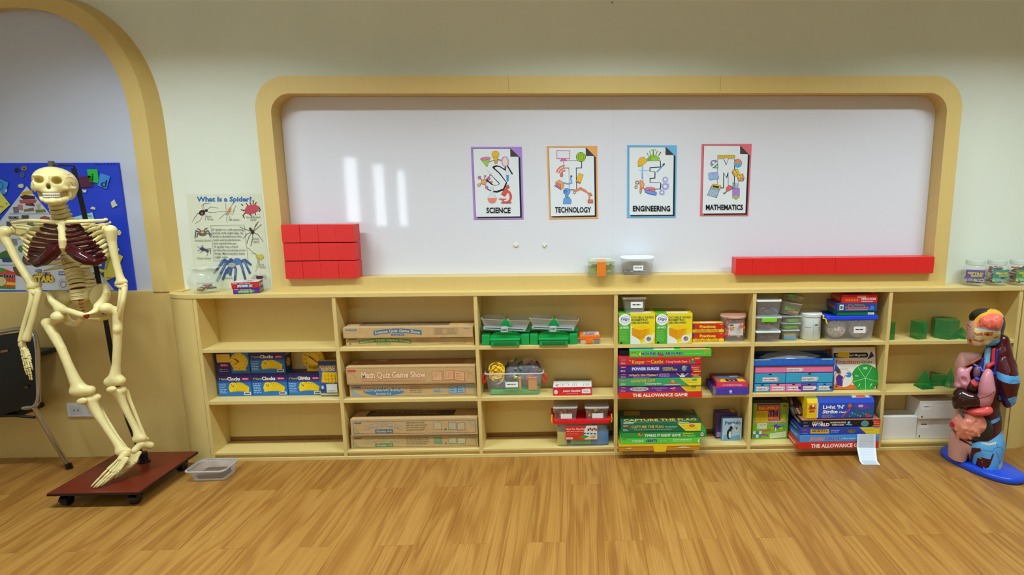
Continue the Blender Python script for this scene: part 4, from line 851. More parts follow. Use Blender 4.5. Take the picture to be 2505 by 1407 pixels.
# --- row C column 5
def rworld(A, w, h):
    A.rect(.001, .001, w-.001, h-.001, '#7cb82c'); A.poly([(.001, h*.6), (w-.001, h*.75), (w-.001, h-.001), (.001, h-.001)], '#8fae38'); A.rect(.1*w, h*.52, .76*w, h*.985, '#5a2a5c'); A.rect(.13*w, h*.54, .73*w, h*.93, '#c8381c'); A.line([(.13*w, h*.54), (.73*w, h*.54), (.73*w, h*.93), (.13*w, h*.93)], .0016, '#f0b0a0', True)
    A.text('REAL-WORLD', .155*w, h*.83, h*.07, '#f0b82a', w=.54*w, bold=.05); A.text('MATH', .16*w, h*.64, h*.15, '#4a2a74', w=.54*w, bold=.1, out='#e89a7a', ow=.03); A.text('SPEED EVENTS', .2*w, h*.56, h*.05, '#f0b82a', w=.5*w, bold=.04)
    A.rect(.001, h*.47, .96*w, h*.52, '#cc5aa0'); A.text('CONNECT MATH TO EVERYDAY LIFE', .03*w, h*.48, h*.028, '#f6e8f0', w=.9*w, bold=.03); A.rect(.08*w, h*.46, .42*w, h*.79, '#d0b21c'); A.lines(.12*w, h*.5, .38*w, h*.75, 6, '#b8981a', seed=4); A.rect(.12*w, h*.29, .40*w, h*.455, '#d8d8b8'); A.text('REAL WORLD', .2*w, h*.39, h*.025, '#444', w=.18*w)
    A.ell(.88*w, h*.93, .06*w, h*.04, '#c83a34', 14); A.poly([(.8*w, h*.66), (.92*w, h*.7), (.94*w, h*.62), (.84*w, h*.58)], '#d8c02a'); A.poly([(.78*w, h*.55), (.92*w, h*.6), (.9*w, h*.5), (.8*w, h*.49)], '#e0c020')
    A.poly([(.52*w, h*.34), (.66*w, h*.42), (.8*w, h*.34), (.68*w, h*.28)], '#6a3a8c'); A.poly([(.5*w, h*.3), (.6*w, h*.36), (.6*w, h*.3)], '#e8d02a'); A.poly([(.72*w, h*.3), (.85*w, h*.34), (.84*w, h*.27)], '#e8d02a'); A.rect(.64*w, h*.22, .67*w, h*.33, '#f0f0ea'); A.poly([(.68*w, h*.38), (.9*w, h*.33), (.9*w, h*.38), (.69*w, h*.43)], '#4a9ac0')
    A.poly([(.25*w, h*.2), (.52*w, h*.24), (.52*w, h*.28), (.25*w, h*.24)], '#d85a4a'); A.poly([(.22*w, h*.12), (.45*w, h*.08), (.45*w, h*.13), (.22*w, h*.17)], '#b04a9a')
    for i in range(3):
        for k in range(2): A.rect(w*(.02+.085*i), h*(.05+.1*k), w*(.09+.085*i), h*(.13+.1*k), '#e6eef0' if (i+k) % 2 else '#3a8aa8')
    A.poly([(.5*w, h*.02), (.94*w, h*.05), (.96*w, h*.22), (.5*w, h*.16)], '#d9e4b8'); A.lines(.54*w, h*.05, .92*w, h*.16, 3, '#a8b888', seed=8)
t, z = gbox('game_box', 'green Real-World Math box with yellow sticky note, standing upright', 'box', 1840, 1926, 1071, 986.5, .063, ZS[2]+EPS, .055, '#7cb82c', front=rworld, topcol='#5a7a2a')
gbox('black_folder', 'thin black folder lying on the green math box', 'folder', 1842, 1916, 985.5, 978, .066, z+EPS, .06, '#1c2028', topcol='#10141c', rot=.02)
AG = 'games stacked in the bottom cubby beside the green math box'
z = ZS[2]; yS = -.068
def sd(c, tx, tc):
    def f(A, d, h): A.rect(.001, .001, d-.001, h-.001, c); A.text(tx, .12*d, h*.3, h*.4, tc, w=.7*d, bold=.02)
    return f
def s_jet(A, w, h):
    A.rect(.03*w, h*.62, .09*w, h*.76, '#d85a5a'); A.text('JET-BOAT', .125*w, h*.24, h*.46, '#e8622a', w=.185*w, bold=.05, out='#f0f4f8', ow=.04, shear=.15); A.text('HARBOR', .315*w, h*.24, h*.46, '#2c5ab0', w=.19*w, bold=.05, out='#f0f4f8', ow=.04); A.text('A Short Vowels Game', .52*w, h*.36, h*.22, '#eef4fa', w=.26*w, bold=.02, shear=.15); A.ell(.975*w, h*.75, .012*w, h*.14, '#e8802a', 8)
def s_brain(A, w, h):
    A.rect(.03*w, h*.62, .09*w, h*.78, '#c83a5a'); A.lines(.025*w, h*.2, .1*w, h*.35, 1, '#c8d0f0'); A.poly([(.13*w, h*.2), (.37*w, h*.18), (.36*w, h*.8), (.25*w, h*.72), (.13*w, h*.82)], '#d8b23a'); A.lines(.15*w, h*.34, .35*w, h*.66, 1, '#8a5a18', rag=.05, seed=6, th=.7); A.lines(.39*w, h*.26, .5*w, h*.74, 2, '#b8c4f0', seed=3)
    A.ell(.60*w, h*.5, .05*w, h*.2, '#3a4a70', 12); A.ell(.65*w, h*.45, .05*w, h*.24, '#8a6a3a', 14); A.ell(.68*w, h*.55, .03*w, h*.18, '#4a6a5a', 10); A.poly([(.74*w, h-.001), (w-.001, h-.001), (w-.001, .001), (.84*w, .001)], '#ecd02a'); A.rect(.93*w, h*.8, w-.002, h-.002, '#e8802a'); A.lines(.8*w, h*.5, .95*w, h*.72, 2, '#a8901a')
def s_world(A, w, h):
    A.rect(.015*w, h*.62, .07*w, h*.76, '#3f6ac0'); A.lines(.02*w, h*.12, .09*w, h*.34, 2, '#d8d8d8'); A.text('OUT OF THIS', .13*w, h*.66, h*.18, '#e8e0d8', w=.13*w, bold=.05, out='#b0302c', ow=.04); A.text('WORLD', .125*w, h*.16, h*.42, '#f0ece8', w=.225*w, bold=.07, out='#c0342c', ow=.06); A.ell(.21*w, h*.32, .024*w, h*.2, '#4a7ab0', 14)
    A.text('AN EARTH & SPACE', .355*w, h*.56, h*.22, '#e6e2cc', w=.2*w, bold=.05); A.text('SCIENCE GAME', .38*w, h*.2, h*.22, '#e6e2cc', w=.155*w, bold=.05)
    A.poly([(.55*w, h*.3), (.63*w, h*.2), (.64*w, h*.38), (.58*w, h*.5)], '#6aa8dc'); A.ell(.595*w, h*.66, .017*w, h*.17, '#a8d0e4', 12); A.poly([(.64*w, h*.3), (.72*w, h*.8), (.74*w, h*.95), (.69*w, h*.6)], '#9ab0bc'); A.ell(.80*w, h*.45, .045*w, h*.4, '#4a9a8a', 22); A.ring(.80*w, h*.45, .045*w, h*.4, .0014, '#b8d8cc')
    A.poly([(.89*w, h-.001), (w-.001, h-.001), (w-.001, .001), (.9*w, .001), (.92*w, h*.4)], '#d8302a'); A.lines(.91*w, h*.35, .985*w, h*.8, 2, '#f0c0a0', seed=2); A.rect(.9*w, .001, w-.001, h*.14, '#e8b82a')
RW = [('red board game box, The Allowance Game, lowest and sticking out over the floor', '#d8301f', lambda A, w, h: A.text('THE ALLOWANCE GAME', .16*w, h*.22, h*.55, '#f4efe4', w=.70*w, bold=.05, out='#7a1810', ow=.012), 1951.5, 2149, 1095.5, 1081.8, 0, sd('#c8281c', 'ALLOWANCE', '#f0e8e0')),
      ('light blue board game box, Jet-Boat Harbor, under the hanging receipt', '#3f9ae4', s_jet, 1956, 2150, 1081.3, 1064.5, .006, sd('#2f7cc4', 'JET-BOAT', '#c8d8f0')),
      ('dark blue and yellow board game box above Jet-Boat Harbor', '#2c48ae', s_brain, 1956.5, 2151, 1063.8, 1046, .010, (lambda A, d, h: (A.rect(.001, .001, d-.001, h-.001, '#22388c'), A.lines(.15*d, h*.3, .8*d, h*.7, 1, '#d8c24a', rag=.05, seed=3)))),
      ('black space game box, Out of This World', '#1b1a1e', s_world, 1961.5, 2153, 1045.5, 1028, .016, sd('#17161a', 'OUT OF THIS WORLD', '#e0dcc8'))]
for lb, c, fn, a_, b_, vb, vt, dy, sdf in RW:
    t, z = gbox('board_game', lb, 'board game', a_, b_, vb, vt, yS+dy, z+EPS, .205-dy, c, front=spine(c, fn), left=sdf, topcol='#b8785a' if 'black' in lb else None, group=AG, rough=.28)
ZLN = z
# Light 'N' Strike: padded bag-like carton with chamfered ends
y = yS+.028; x0, x1 = aty(1973, 1027, y).x, aty(2136, 1027, y).x; hh = aty(2050, 976, y).z-z-EPS; w = x1-x0; d = .13
t = thing('activity_carton', "blue and yellow Light 'N' Strike Math carton on the black space game", 'box', ((x0+x1)/2, y, z+EPS))
pr = [(0, .008), (0, hh*.80), (.012, hh), (d-.03, hh), (d, hh*.7), (d, .008), (d-.006, 0), (.006, 0)][::-1]
def bar(xa, xb, m): return G().loft([[(xa, p[0], p[1]) for p in pr], [(xb, p[0], p[1]) for p in pr]], m)
bar(-w/2+.055, w/2, mat((42, 78, 190), rough=.3)).obj('sleeve', t); bar(-w/2, -w/2+.055, mat((236, 200, 32), rough=.35)).obj('end_panel', t)
A = Art(.3); A.rect(.052, .01, .058, hh*.8, '#e6e6ee'); A.text("Light 'N'", .082, hh*.52, hh*.17, '#f2f4fa', w=.112, bold=.05); A.text('Strike', .080, hh*.30, hh*.16, '#f0f2fa', w=.08, bold=.05, shear=.2); A.text('Math', .168, hh*.30, hh*.09, '#f0f2fa', w=.04, bold=.04, shear=.2); A.lines(.08, hh*.06, .155, hh*.24, 3, '#c8b4b8', seed=2)
A.poly([(.198, hh*.1), (.25, hh*.3), (.235, hh*.55), (.30, hh*.74), (.345, hh*.5), (.355, hh*.12)], '#2a5a8a'); A.poly([(.24, hh*.6), (.262, hh*.78), (.31, hh*.74), (.33, hh*.55), (.29, hh*.45)], '#6a3fb0'); A.rect(.268, hh*.58, .292, hh*.7, '#b8c4d8')
for k in range(9): A.ell(.225+.014*k, hh*(.14+.05*((k*7) % 4)), .004, .004, ('#6ac04a', '#e8d03a', '#3aa0d8')[k % 3], 6)
A.line([(.185, hh*.12), (.225, hh*.52)], .006, '#e0502c'); A.ell(.222, hh*.66, .011, .011, '#e8602a', 12); A.rect(.31, hh*.08, .335, hh*.2, '#c83a3a')
A.poly([(.010, hh*.5), (.042, hh*.56), (.040, hh*.74), (.012, hh*.7)], '#d0342a'); A.ell(.031, hh*.68, .007, .007, '#f0ece0', 10); A.lines(.006, hh*.5, .046, hh*.57, 1, '#2a2a2a', rag=.05, seed=4); A.poly([(.012, hh*.36), (.04, hh*.40), (.04, hh*.46), (.012, hh*.45)], '#c83028')
A.put('front_print', t, (-w/2, -.0002, 0), (1, 0, 0), (0, 0, 1))
A = Art(.3); A.rect(.06, .0, w-.02, d*.5, '#243a7c'); A.rect(.0, .0, .052, d*.5, '#7a8a2a'); A.poly([(w*.68, .0), (w*.95, .0), (w*.97, d*.35), (w*.72, d*.35)], '#c8c4cc'); A.poly([(w*.74, .004), (w*.9, .004), (w*.9, d*.25), (w*.78, d*.25)], '#d0402c')
A.put('top_print', t, (-w/2, .013, hh), (1, 0, 0), (0, 1, 0))
# crumpled dark wrapping beside it
g = G(); rnd = random.Random(4); bx = aty(1952, 1010, .02)
for k in range(9):
    p = [bx+Vector((-.02+.01*k*.6+rnd.uniform(-.01, .01), rnd.uniform(-.02, .04), -.055+rnd.uniform(0, .02))), bx+Vector((-.03+.007*k, rnd.uniform(.0, .05), rnd.uniform(-.02, .0))), bx+Vector((-.03+.008*k+rnd.uniform(-.01, .01), rnd.uniform(.03, .07), .012+rnd.uniform(-.01, .02)))]
    g.tube(p, [.008, .012, .006], mat(('#3a2a26', '#5a3420', '#2a2422', '#70431c')[k % 4], rough=.25), n=5, sub=2, flat=.35)
lowz = min(v[2] for v in g.v); g.v = [(x, y, q-lowz+ZLN+.0008) for x, y, q in g.v]
tag(g.obj('wrapping_bag', smooth=False), 'crumpled dark brown wrapping left of the blue and yellow carton', 'bag')

# receipt: long narrow sheet hanging from the stack to the floor
pts = [(2097, 1062), (2143, 1062)]
y0 = yS-.004
def sheet(lv, rv): return [lv, rv]
rows = [(atz(2099, 1062, 0), 0)]
L = [aty(2097.5, 1062, y0), aty(2096, 1095, y0-.006), atz(2103, 1128, .012), atz(2108, 1135, .0012), atz(2112, 1137, .0012)]
Rr = [aty(2142, 1062, y0), aty(2142, 1096, y0-.006), atz(2146, 1128, .012), atz(2152, 1136, .0012), atz(2154, 1137.5, .0012)]
def crv(P, n=6):
    o = []
    for i in range(len(P)-1):
        for k in range(n): o.append(P[i].lerp(P[i+1], k/n))
    return o+[P[-1]]
# smooth lines with a fold where it leaves the box
LL, RR = crv(L), crv(Rr); LL[-1] = L[-1]
g = G(); n = len(LL); th = Vector((0, .0006, -.0004))
g.add(LL+RR+[p+th for p in LL]+[p+th for p in RR], [(i, n+i, n+i+1, i+1) for i in range(n-1)]+[(2*n+i+1, 3*n+i+1, 3*n+i, 2*n+i) for i in range(n-1)]+[(i, i+1, 2*n+i+1, 2*n+i) for i in range(n-1)]+[(n+i+1, n+i, 3*n+i, 3*n+i+1) for i in range(n-1)], mat((226, 232, 236), rough=.6))
t = thing('paper_sheet', 'narrow white printed sheet hanging from the game stack down to the floor', 'paper', L[-1]); g.obj('sheet', t, world=t)
g = G(); pm = mat((196, 203, 208), rough=.7)
for k in range(len(LL)-3):
    for f_ in (.25, .75):
        a = LL[k].lerp(LL[k+1], f_); b = RR[k].lerp(RR[k+1], f_); q = (LL[k+1]-LL[k]).normalized()*.0008; o_ = (b-a).normalized().cross(q.normalized())*-.0009
        if o_.y > 0: o_ = -o_
        p, r_ = a.lerp(b, .1), a.lerp(b, .9); g.add([p-q+o_, r_-q+o_, r_+q+o_, p+q+o_], [(0, 1, 2, 3)], pm)
g.obj('printed_lines', t, world=t)

# --- row C column 6: white cartons
def wlab(A, w, h, s=1):
    A.rect(.001, .001, w-.001, h-.001, '#e2e0d6'); A.rect(.05*w, h*.5, .33*w, h*.86, '#efefea'); A.line([(.05*w, h*.5), (.33*w, h*.5), (.33*w, h*.86), (.05*w, h*.86)], .0008, '#c8c8c0', True); A.lines(.1*w, h*.62, .29*w, h*.76, 1, '#6a6a66', rag=.1, seed=s+5); A.lines(.4*w, h*.84, .96*w, h*.93, 1, '#a8a8a0', seed=s); A.ell(.08*w, h*.12, .02*w, h*.06, '#3a3a38', 10)
WG = 'plain white cartons on the bottom shelf'; WC = mat((226, 224, 214), rough=.6)
t, z = gbox('white_carton', 'plain white carton at the far left of the bottom right cubby', 'box', 2158, 2241, 1061.5, 1020, .035, ZS[2]+EPS, .1, WC, group=WG)
t, z = gbox('white_carton', 'white labelled carton beneath another one beside the torso model', 'box', 2242.5, 2329, 1061, 1021.5, .035, ZS[2]+EPS, .1, WC, front=wlab, group=WG)
gbox('white_carton', 'white labelled carton on top of another, turned slightly', 'box', 2248, 2336, 1020, 981, .018, z+EPS, .125, WC, front=lambda A, w, h: wlab(A, w, h, 3), group=WG, rot=.012)
# --- specimen sets on the worktop
def spec(c1, c2, tc, sub):
    def f(A, w, h):
        A.rect(.001, .001, w-.001, h-.001, c1); A.rect(.04*w, h*.78, .22*w, h*.9, '#d8b0b0'); A.ell(.50*w, h*.42, .36*w, h*.34, c2, 20); A.text(sub, .3*w, h*.72, h*.14, '#e0e4e8', w=.4*w); A.text('SPECIMEN SET', .21*w, h*.22, h*.36, tc, w=.58*w, bold=.06, out='#1a2a40', ow=.03)
    return f
def specs(c1, tc):
    def f(A, w, h): A.rect(.001, .001, w-.001, h-.001, c1); A.rect(.1*w, h*.2, .35*w, h*.65, '#e8742c'); A.text('SPECIMEN', .45*w, h*.25, h*.35, tc, w=.5*w, bold=.06)
    return f
SP = 'specimen set boxes on the worktop'
t, z = gbox('specimen_box', 'purple Specimen Set box under the red one on the worktop', 'box', 574, 632, 719.5, 705.5, .022, ZC+EPS, .085, '#5b2f92', front=spec('#5b2f92', '#3f7a4a', '#a8d48a', 'Insects'), right=specs('#4a2a7a', '#8ad06a'), group=SP, rot=.26)
gbox('specimen_box', 'red Specimen Set box on top of the purple one on the worktop', 'box', 570, 630, 705, 691, .02, z+EPS, .085, '#c8261f', front=spec('#d32a20', '#23406a', '#d8e8f0', 'Reptiles & Spiders'), right=specs('#7a1a24', '#d8e8f0'), top=lambda A, w, d: (A.rect(.01*w, .002, .99*w, d*.98, '#d8d8cc'), A.ell(.6*w, d*.5, .15*w, d*.2, '#7a3a3a', 12), [A.line([(.6*w, d*.5), ((.6+.3*math.cos(k*.785))*w, d*(.5+.38*math.sin(k*.785)))], .0015, '#4a3030') for k in range(8)]), group=SP, rot=.26)

# ------------------------------------------------------------------ things on the worktop, walls and shelves
def put_px(A, name, parent, win, y, off=.0006):
    """flat print drawn in coordinates (X, -Y) of a window (ox, oy, scale) of the photograph, laid on the plane at depth y"""
    ox, oy, s = win; inv = parent.matrix_basis.inverted()
    A.g.v = [tuple(inv @ (aty(ox+p[0]/s, oy-p[1]/s, y)+Vector((0, -off-p[2], 0)))) for p in A.g.v]
    return A.g.obj(name, parent)
def quad_sheet(t, name, corners, win, y, th, m):
    ox, oy, s = win; P = [aty(ox+a/s, oy+b/s, y) for a, b in corners]; n = len(P)
    g = G(); g.add([p+Vector((0, th, 0)) for p in P]+P, [tuple(range(n)), tuple(range(2*n-1, n-1, -1))]+[((i+1) % n, i, n+i, n+(i+1) % n) for i in range(n)], m)
    return g.obj(name, t, world=t)
# ---- the four STEM posters
YP = .1465
def poster_base(label, win, C, border, page, fold):
    c = aty(win[0]+C[2][0]/win[2], win[1]+C[2][1]/win[2], YP)
    t = thing('poster', label, 'poster', (c.x, YP, c.z), group='subject posters on the whiteboard')
    quad_sheet(t, 'sheet', C, win, YP, .0016, mat(border, rough=.22, coat=.3))
    A = Art(.22); P = [(x, -y) for x, y in page]
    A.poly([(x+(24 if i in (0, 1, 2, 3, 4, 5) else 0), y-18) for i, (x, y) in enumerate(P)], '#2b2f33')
    A.poly(P, '#e9eeee'); A.line(P, 5, '#2b2f33', True); A.poly([(x, -y) for x, y in fold], '#4a4a4a'); A.line([(x, -y) for x, y in fold], 4, '#2b2f33', True)
    return t, A
def E_(A, x, y, rx, ry, c, n=18, a0=0, a1=360, rot=0.0, line='#3a3f48', lw=4):
    A.ell(x, -y, rx, ry, c, n, a0, a1, rot)
    if line and a1-a0 >= 360: A.line([(x+rx*math.cos(2*math.pi*i/n)*math.cos(rot)-ry*math.sin(2*math.pi*i/n)*math.sin(rot), -y+rx*math.cos(2*math.pi*i/n)*math.sin(rot)+ry*math.sin(2*math.pi*i/n)*math.cos(rot)) for i in range(n)], lw, line, True)
def P_(A, pts, c, line='#3a3f48', lw=4):
    A.poly([(x, -y) for x, y in pts], c)
    if line: A.line([(x, -y) for x, y in pts], lw, line, True)
def L_(A, pts, w, c): A.line([(x, -y) for x, y in pts], w, c)
def gear(A, x, y, r, c, n=10):
    for i in range(n):
        a = 2*math.pi*i/n; L_(A, [(x+r*.8*math.cos(a), y+r*.8*math.sin(a)), (x+r*1.1*math.cos(a), y+r*1.1*math.sin(a))], r*.22, c)
    A.ring(x, -y, r*.72, r*.72, r*.3, c, n=18)
W4 = (1120, 330, 6.118); W5 = (1500, 330, 6.118)
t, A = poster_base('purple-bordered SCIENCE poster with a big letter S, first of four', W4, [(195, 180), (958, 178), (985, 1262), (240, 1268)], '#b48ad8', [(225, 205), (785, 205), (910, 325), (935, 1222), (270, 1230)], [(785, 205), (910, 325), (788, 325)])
A.text('S', 430, -835, 440, '#22262b', w=310, bold=.05); A.text('S', 424, -828, 440, '#22262b', w=305, bold=.045); A.text('S', 422, -824, 436, '#e9eeee', w=298, bold=.022)
E_(A, 563, 295, 55, 56, '#edbb3a'); P_(A, [(530, 335), (600, 335), (590, 390), (545, 390)], '#edbb3a'); P_(A, [(543, 390), (597, 390), (590, 430), (560, 440)], '#e59a72')
P_(A, [(340, 365), (485, 345), (440, 480), (430, 475)], '#9fcc55'); E_(A, 412, 355, 76, 22, '#e87fa8', rot=.12)
E_(A, 708, 400, 50, 74, '#f0d9c4', rot=.35); A.ring(708, -400, 48, 70, 16, '#c79ad2'); L_(A, [(745, 470), (815, 585)], 20, '#2f333a')
P_(A, [(722, 540), (765, 540), (762, 690), (745, 705), (730, 690)], '#e2ecf2', '#9fb4c4', 3); P_(A, [(726, 600), (763, 600), (760, 688), (745, 702), (732, 688)], '#4f95dd', None)
for x, y in ((325, 640), (318, 752), (433, 785), (462, 655), (408, 618), (490, 600), (505, 703)): L_(A, [(388, 705), (x, y)], 9, '#4a5a80')
for x, y, r, c in ((388, 705, 40, '#f0a45a'), (325, 640, 24, '#d878b8'), (318, 752, 22, '#f0b088'), (433, 785, 22, '#d878b8'), (462, 655, 24, '#e066a8'), (408, 618, 16, '#e8a070'), (490, 600, 14, '#e8b090'), (505, 703, 16, '#e8b070')): E_(A, x, y, r, r, c, 14)
P_(A, [(495, 785), (530, 785), (530, 860), (585, 950), (570, 1000), (540, 1020), (490, 1020), (460, 1000), (445, 950), (498, 860)], '#dfe6e8', '#a8b4bc', 4); P_(A, [(445, 945), (585, 945), (570, 1000), (540, 1018), (490, 1018), (460, 1000)], '#ef8a70', None)
P_(A, [(715, 770), (755, 745), (775, 790), (735, 815)], '#e05548'); P_(A, [(700, 800), (755, 830), (710, 920), (650, 890)], '#e25548'); A.ring(725, -925, 68, 85, 34, '#e25a4c', a0=-80, a1=70); L_(A, [(620, 960), (720, 962)], 14, '#d85a58'); P_(A, [(650, 1010), (800, 1005), (800, 1022), (650, 1022)], '#cf6a6a'); L_(A, [(655, 965), (700, 1005), (760, 1005)], 22, '#e25a4c')
A.text('SCIENCE', 428, -1168, 78, '#23272c', w=362, bold=.038)
put_px(A, 'print', t, W4, YP)
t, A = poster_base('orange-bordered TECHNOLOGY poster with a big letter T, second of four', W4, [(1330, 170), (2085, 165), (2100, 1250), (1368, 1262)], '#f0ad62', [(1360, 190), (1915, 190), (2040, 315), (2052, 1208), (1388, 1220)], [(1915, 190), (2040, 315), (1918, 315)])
T_ = [(1582, 385), (1850, 383), (1850, 492), (1768, 494), (1775, 822), (1668, 822), (1662, 494), (1584, 494)]
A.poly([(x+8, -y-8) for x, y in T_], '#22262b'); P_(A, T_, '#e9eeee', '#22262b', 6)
P_(A, [(1482, 235), (1675, 238), (1675, 360), (1482, 358)], '#e6ecee', '#c8649c', 9); P_(A, [(1482, 345), (1675, 348), (1675, 362), (1482, 360)], '#e878a8', None); P_(A, [(1550, 362), (1610, 362), (1635, 390), (1530, 395)], '#e878a8')
E_(A, 1842, 332, 72, 72, '#a4cc3a', 24); A.ring(1842, -332, 40, 70, 4, '#3f6a2a'); A.ring(1842, -332, 70, 34, 4, '#3f6a2a'); L_(A, [(1770, 332), (1912, 332)], 4, '#3f6a2a'); L_(A, [(1842, 260), (1842, 402)], 4, '#3f6a2a')
for r, c in ((128, '#e08070'), (92, '#e08a68'), (56, '#e07a6c')): A.ring(1605, -590, r, r, 24, c, a0=95, a1=165)
E_(A, 1552, 600, 22, 30, '#e2766a')
L_(A, [(1590, 720), (1650, 735), (1705, 720), (1690, 660), (1695, 615)], 22, '#6aa4dc'); E_(A, 1700, 620, 10, 14, '#333a44', 10)
P_(A, [(1465, 705), (1520, 675), (1590, 725), (1585, 790), (1540, 825), (1465, 770)], '#f0a45a'); P_(A, [(1465, 715), (1540, 745), (1540, 825), (1465, 770)], '#e878a4'); L_(A, [(1450, 760), (1500, 790)], 14, '#5a7a58'); L_(A, [(1475, 745), (1525, 795)], 10, '#5a7a58')
P_(A, [(1815, 572), (1878, 600), (1830, 730), (1765, 700)], '#efbe3a'); P_(A, [(1775, 690), (1840, 715), (1828, 732), (1765, 705)], '#e8786c')
E_(A, 1630, 848, 52, 50, '#6aa6e6'); P_(A, [(1612, 890), (1650, 890), (1655, 930), (1605, 930)], '#6aa6e6'); P_(A, [(1590, 945), (1670, 935), (1700, 980), (1692, 1032), (1575, 1032), (1582, 975)], '#6aa6e6'); E_(A, 1612, 845, 22, 24, '#4f88cc', 12)
A.ring(1745, -862, 18, 18, 7, '#8a4a3a'); L_(A, [(1765, 838), (1835, 800), (1910, 840)], 38, '#e58a66'); L_(A, [(1915, 845), (1970, 885)], 22, '#e58a66'); P_(A, [(1950, 880), (1985, 865), (2012, 905), (1975, 915)], '#d88060'); L_(A, [(1968, 900), (1970, 970)], 26, '#e0906c'); P_(A, [(1945, 970), (2022, 970), (2022, 1020), (1945, 1020)], '#e07a5c')
A.text('TECHNOLOGY', 1455, -1160, 78, '#23272c', w=540, bold=.038)
put_px(A, 'print', t, W4, YP)
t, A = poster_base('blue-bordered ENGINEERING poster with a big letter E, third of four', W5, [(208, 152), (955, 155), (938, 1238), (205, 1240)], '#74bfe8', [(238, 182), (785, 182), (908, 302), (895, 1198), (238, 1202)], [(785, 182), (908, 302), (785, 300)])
Q = [(445, 440), (480, 395), (700, 380), (708, 478), (548, 488), (545, 545), (622, 548), (620, 645), (548, 650), (548, 712), (708, 715), (704, 808), (470, 812), (445, 780)]
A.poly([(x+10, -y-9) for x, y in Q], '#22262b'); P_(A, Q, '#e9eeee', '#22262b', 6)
E_(A, 600, 385, 88, 92, '#9acc4a', 24, 0, 180, line=None); P_(A, [(510, 360), (560, 320), (690, 340), (690, 390), (515, 390)], '#9acc4a'); E_(A, 540, 355, 24, 22, '#86bb3c', 12)
for x0, y0, x1, y1, w_ in ((525, 310, 505, 270, 10), (560, 300, 545, 245, 9), (600, 300, 600, 235, 14), (640, 300, 660, 240, 10), (680, 310, 712, 260, 14)): L_(A, [(x0, y0), (x1, y1)], w_, '#5f7a48')
L_(A, [(565, 228), (635, 226)], 14, '#8fbf58')
P_(A, [(375, 480), (370, 400), (400, 345), (450, 330), (500, 365), (505, 400), (455, 440), (420, 470)], '#efbb3c'); L_(A, [(370, 470), (440, 455)], 14, '#dba62a')
L_(A, [(655, 555), (765, 440)], 18, '#5aa6d8'); L_(A, [(745, 450), (765, 435)], 20, '#2c3238'); L_(A, [(385, 530), (535, 533)], 9, '#7cc0e4'); L_(A, [(438, 480), (432, 650)], 20, '#8ac4ea'); L_(A, [(470, 520), (530, 620)], 3, '#9fcfe8')
for x, y, r in ((780, 668, 40), (778, 768, 52), (728, 860, 38)): gear(A, x, y, r, '#a9a4e4', 12)
for x, y, r in ((360, 712, 30), (342, 780, 24)): gear(A, x, y, r, '#a8764a', 8)
P_(A, [(400, 680), (440, 690), (465, 735), (455, 790), (425, 810), (402, 800)], '#f0a468'); P_(A, [(398, 815), (425, 812), (425, 850), (408, 880), (398, 865)], '#e8a070'); L_(A, [(410, 770), (430, 800)], 5, '#d05a38')
P_(A, [(465, 815), (620, 850), (648, 858), (645, 902), (560, 890), (480, 860)], '#6a9af0'); E_(A, 548, 808, 76, 26, '#e87a94'); P_(A, [(530, 820), (625, 818), (625, 855), (570, 840)], '#f08a5c')
A.text('ENGINEERING', 294, -1140, 76, '#23272c', w=558, bold=.038)
put_px(A, 'print', t, W5, YP)
t, A = poster_base('red-bordered MATHEMATICS poster with a big letter M, fourth of four', W5, [(1325, 138), (2075, 135), (2022, 1212), (1298, 1212)], '#e8737a', [(1358, 160), (1900, 165), (2018, 288), (1980, 1175), (1330, 1182)], [(1900, 165), (2018, 288), (1900, 285)])
Q = [(1560, 362), (1650, 358), (1690, 450), (1725, 358), (1815, 360), (1808, 790), (1720, 792), (1720, 560), (1692, 640), (1650, 565), (1648, 792), (1556, 792)]
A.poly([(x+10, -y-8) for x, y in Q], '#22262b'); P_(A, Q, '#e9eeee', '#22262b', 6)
P_(A, [(1562, 305), (1825, 305), (1825, 348), (1562, 348)], '#e8bd3a'); 
for k in range(9): L_(A, [(1580+28*k, 306), (1580+28*k, 326)], 4, '#7a5a20')
P_(A, [(1455, 425), (1475, 385), (1530, 375), (1555, 395), (1470, 470)], '#a883c8'); E_(A, 1500, 415, 26, 22, '#e9eeee', 10); P_(A, [(1485, 495), (1565, 430), (1570, 498)], '#5fae6c'); P_(A, [(1530, 485), (1558, 462), (1558, 486)], '#e9eeee', None)
E_(A, 1866, 425, 58, 62, '#ef8a66', 24); A.ell(1866, -425, 58, 62, '#5ab4d8', 16, 180, 360)
P_(A, [(1790, 520), (1860, 512), (1885, 560), (1870, 625), (1800, 610), (1778, 565)], '#eac24a'); P_(A, [(1778, 545), (1800, 560), (1800, 608), (1782, 580)], '#e88aa8'); P_(A, [(1850, 610), (1870, 590), (1940, 582), (1962, 650), (1945, 690), (1870, 695)], '#eac24a'); P_(A, [(1875, 690), (1905, 655), (1955, 650), (1940, 690)], '#e88aa8')
for x, y in ((1830, 535), (1845, 565), (1820, 590), (1855, 600), (1895, 605), (1930, 600), (1905, 640), (1940, 630), (1870, 650)): E_(A, x, y, 7, 7, '#2c2a28', 8, line=None)
P_(A, [(1425, 580), (1445, 568), (1555, 562), (1582, 630), (1575, 655), (1450, 678), (1430, 650)], '#9ab8e6'); E_(A, 1498, 590, 10, 7, '#f0f0ec', 8)
P_(A, [(1490, 735), (1612, 755), (1548, 938), (1408, 900), (1452, 800)], '#7fb0dc'); P_(A, [(1490, 735), (1612, 755), (1600, 815), (1462, 795)], '#e6ba3c'); P_(A, [(1495, 760), (1582, 772), (1575, 795), (1488, 780)], '#2c2f34')
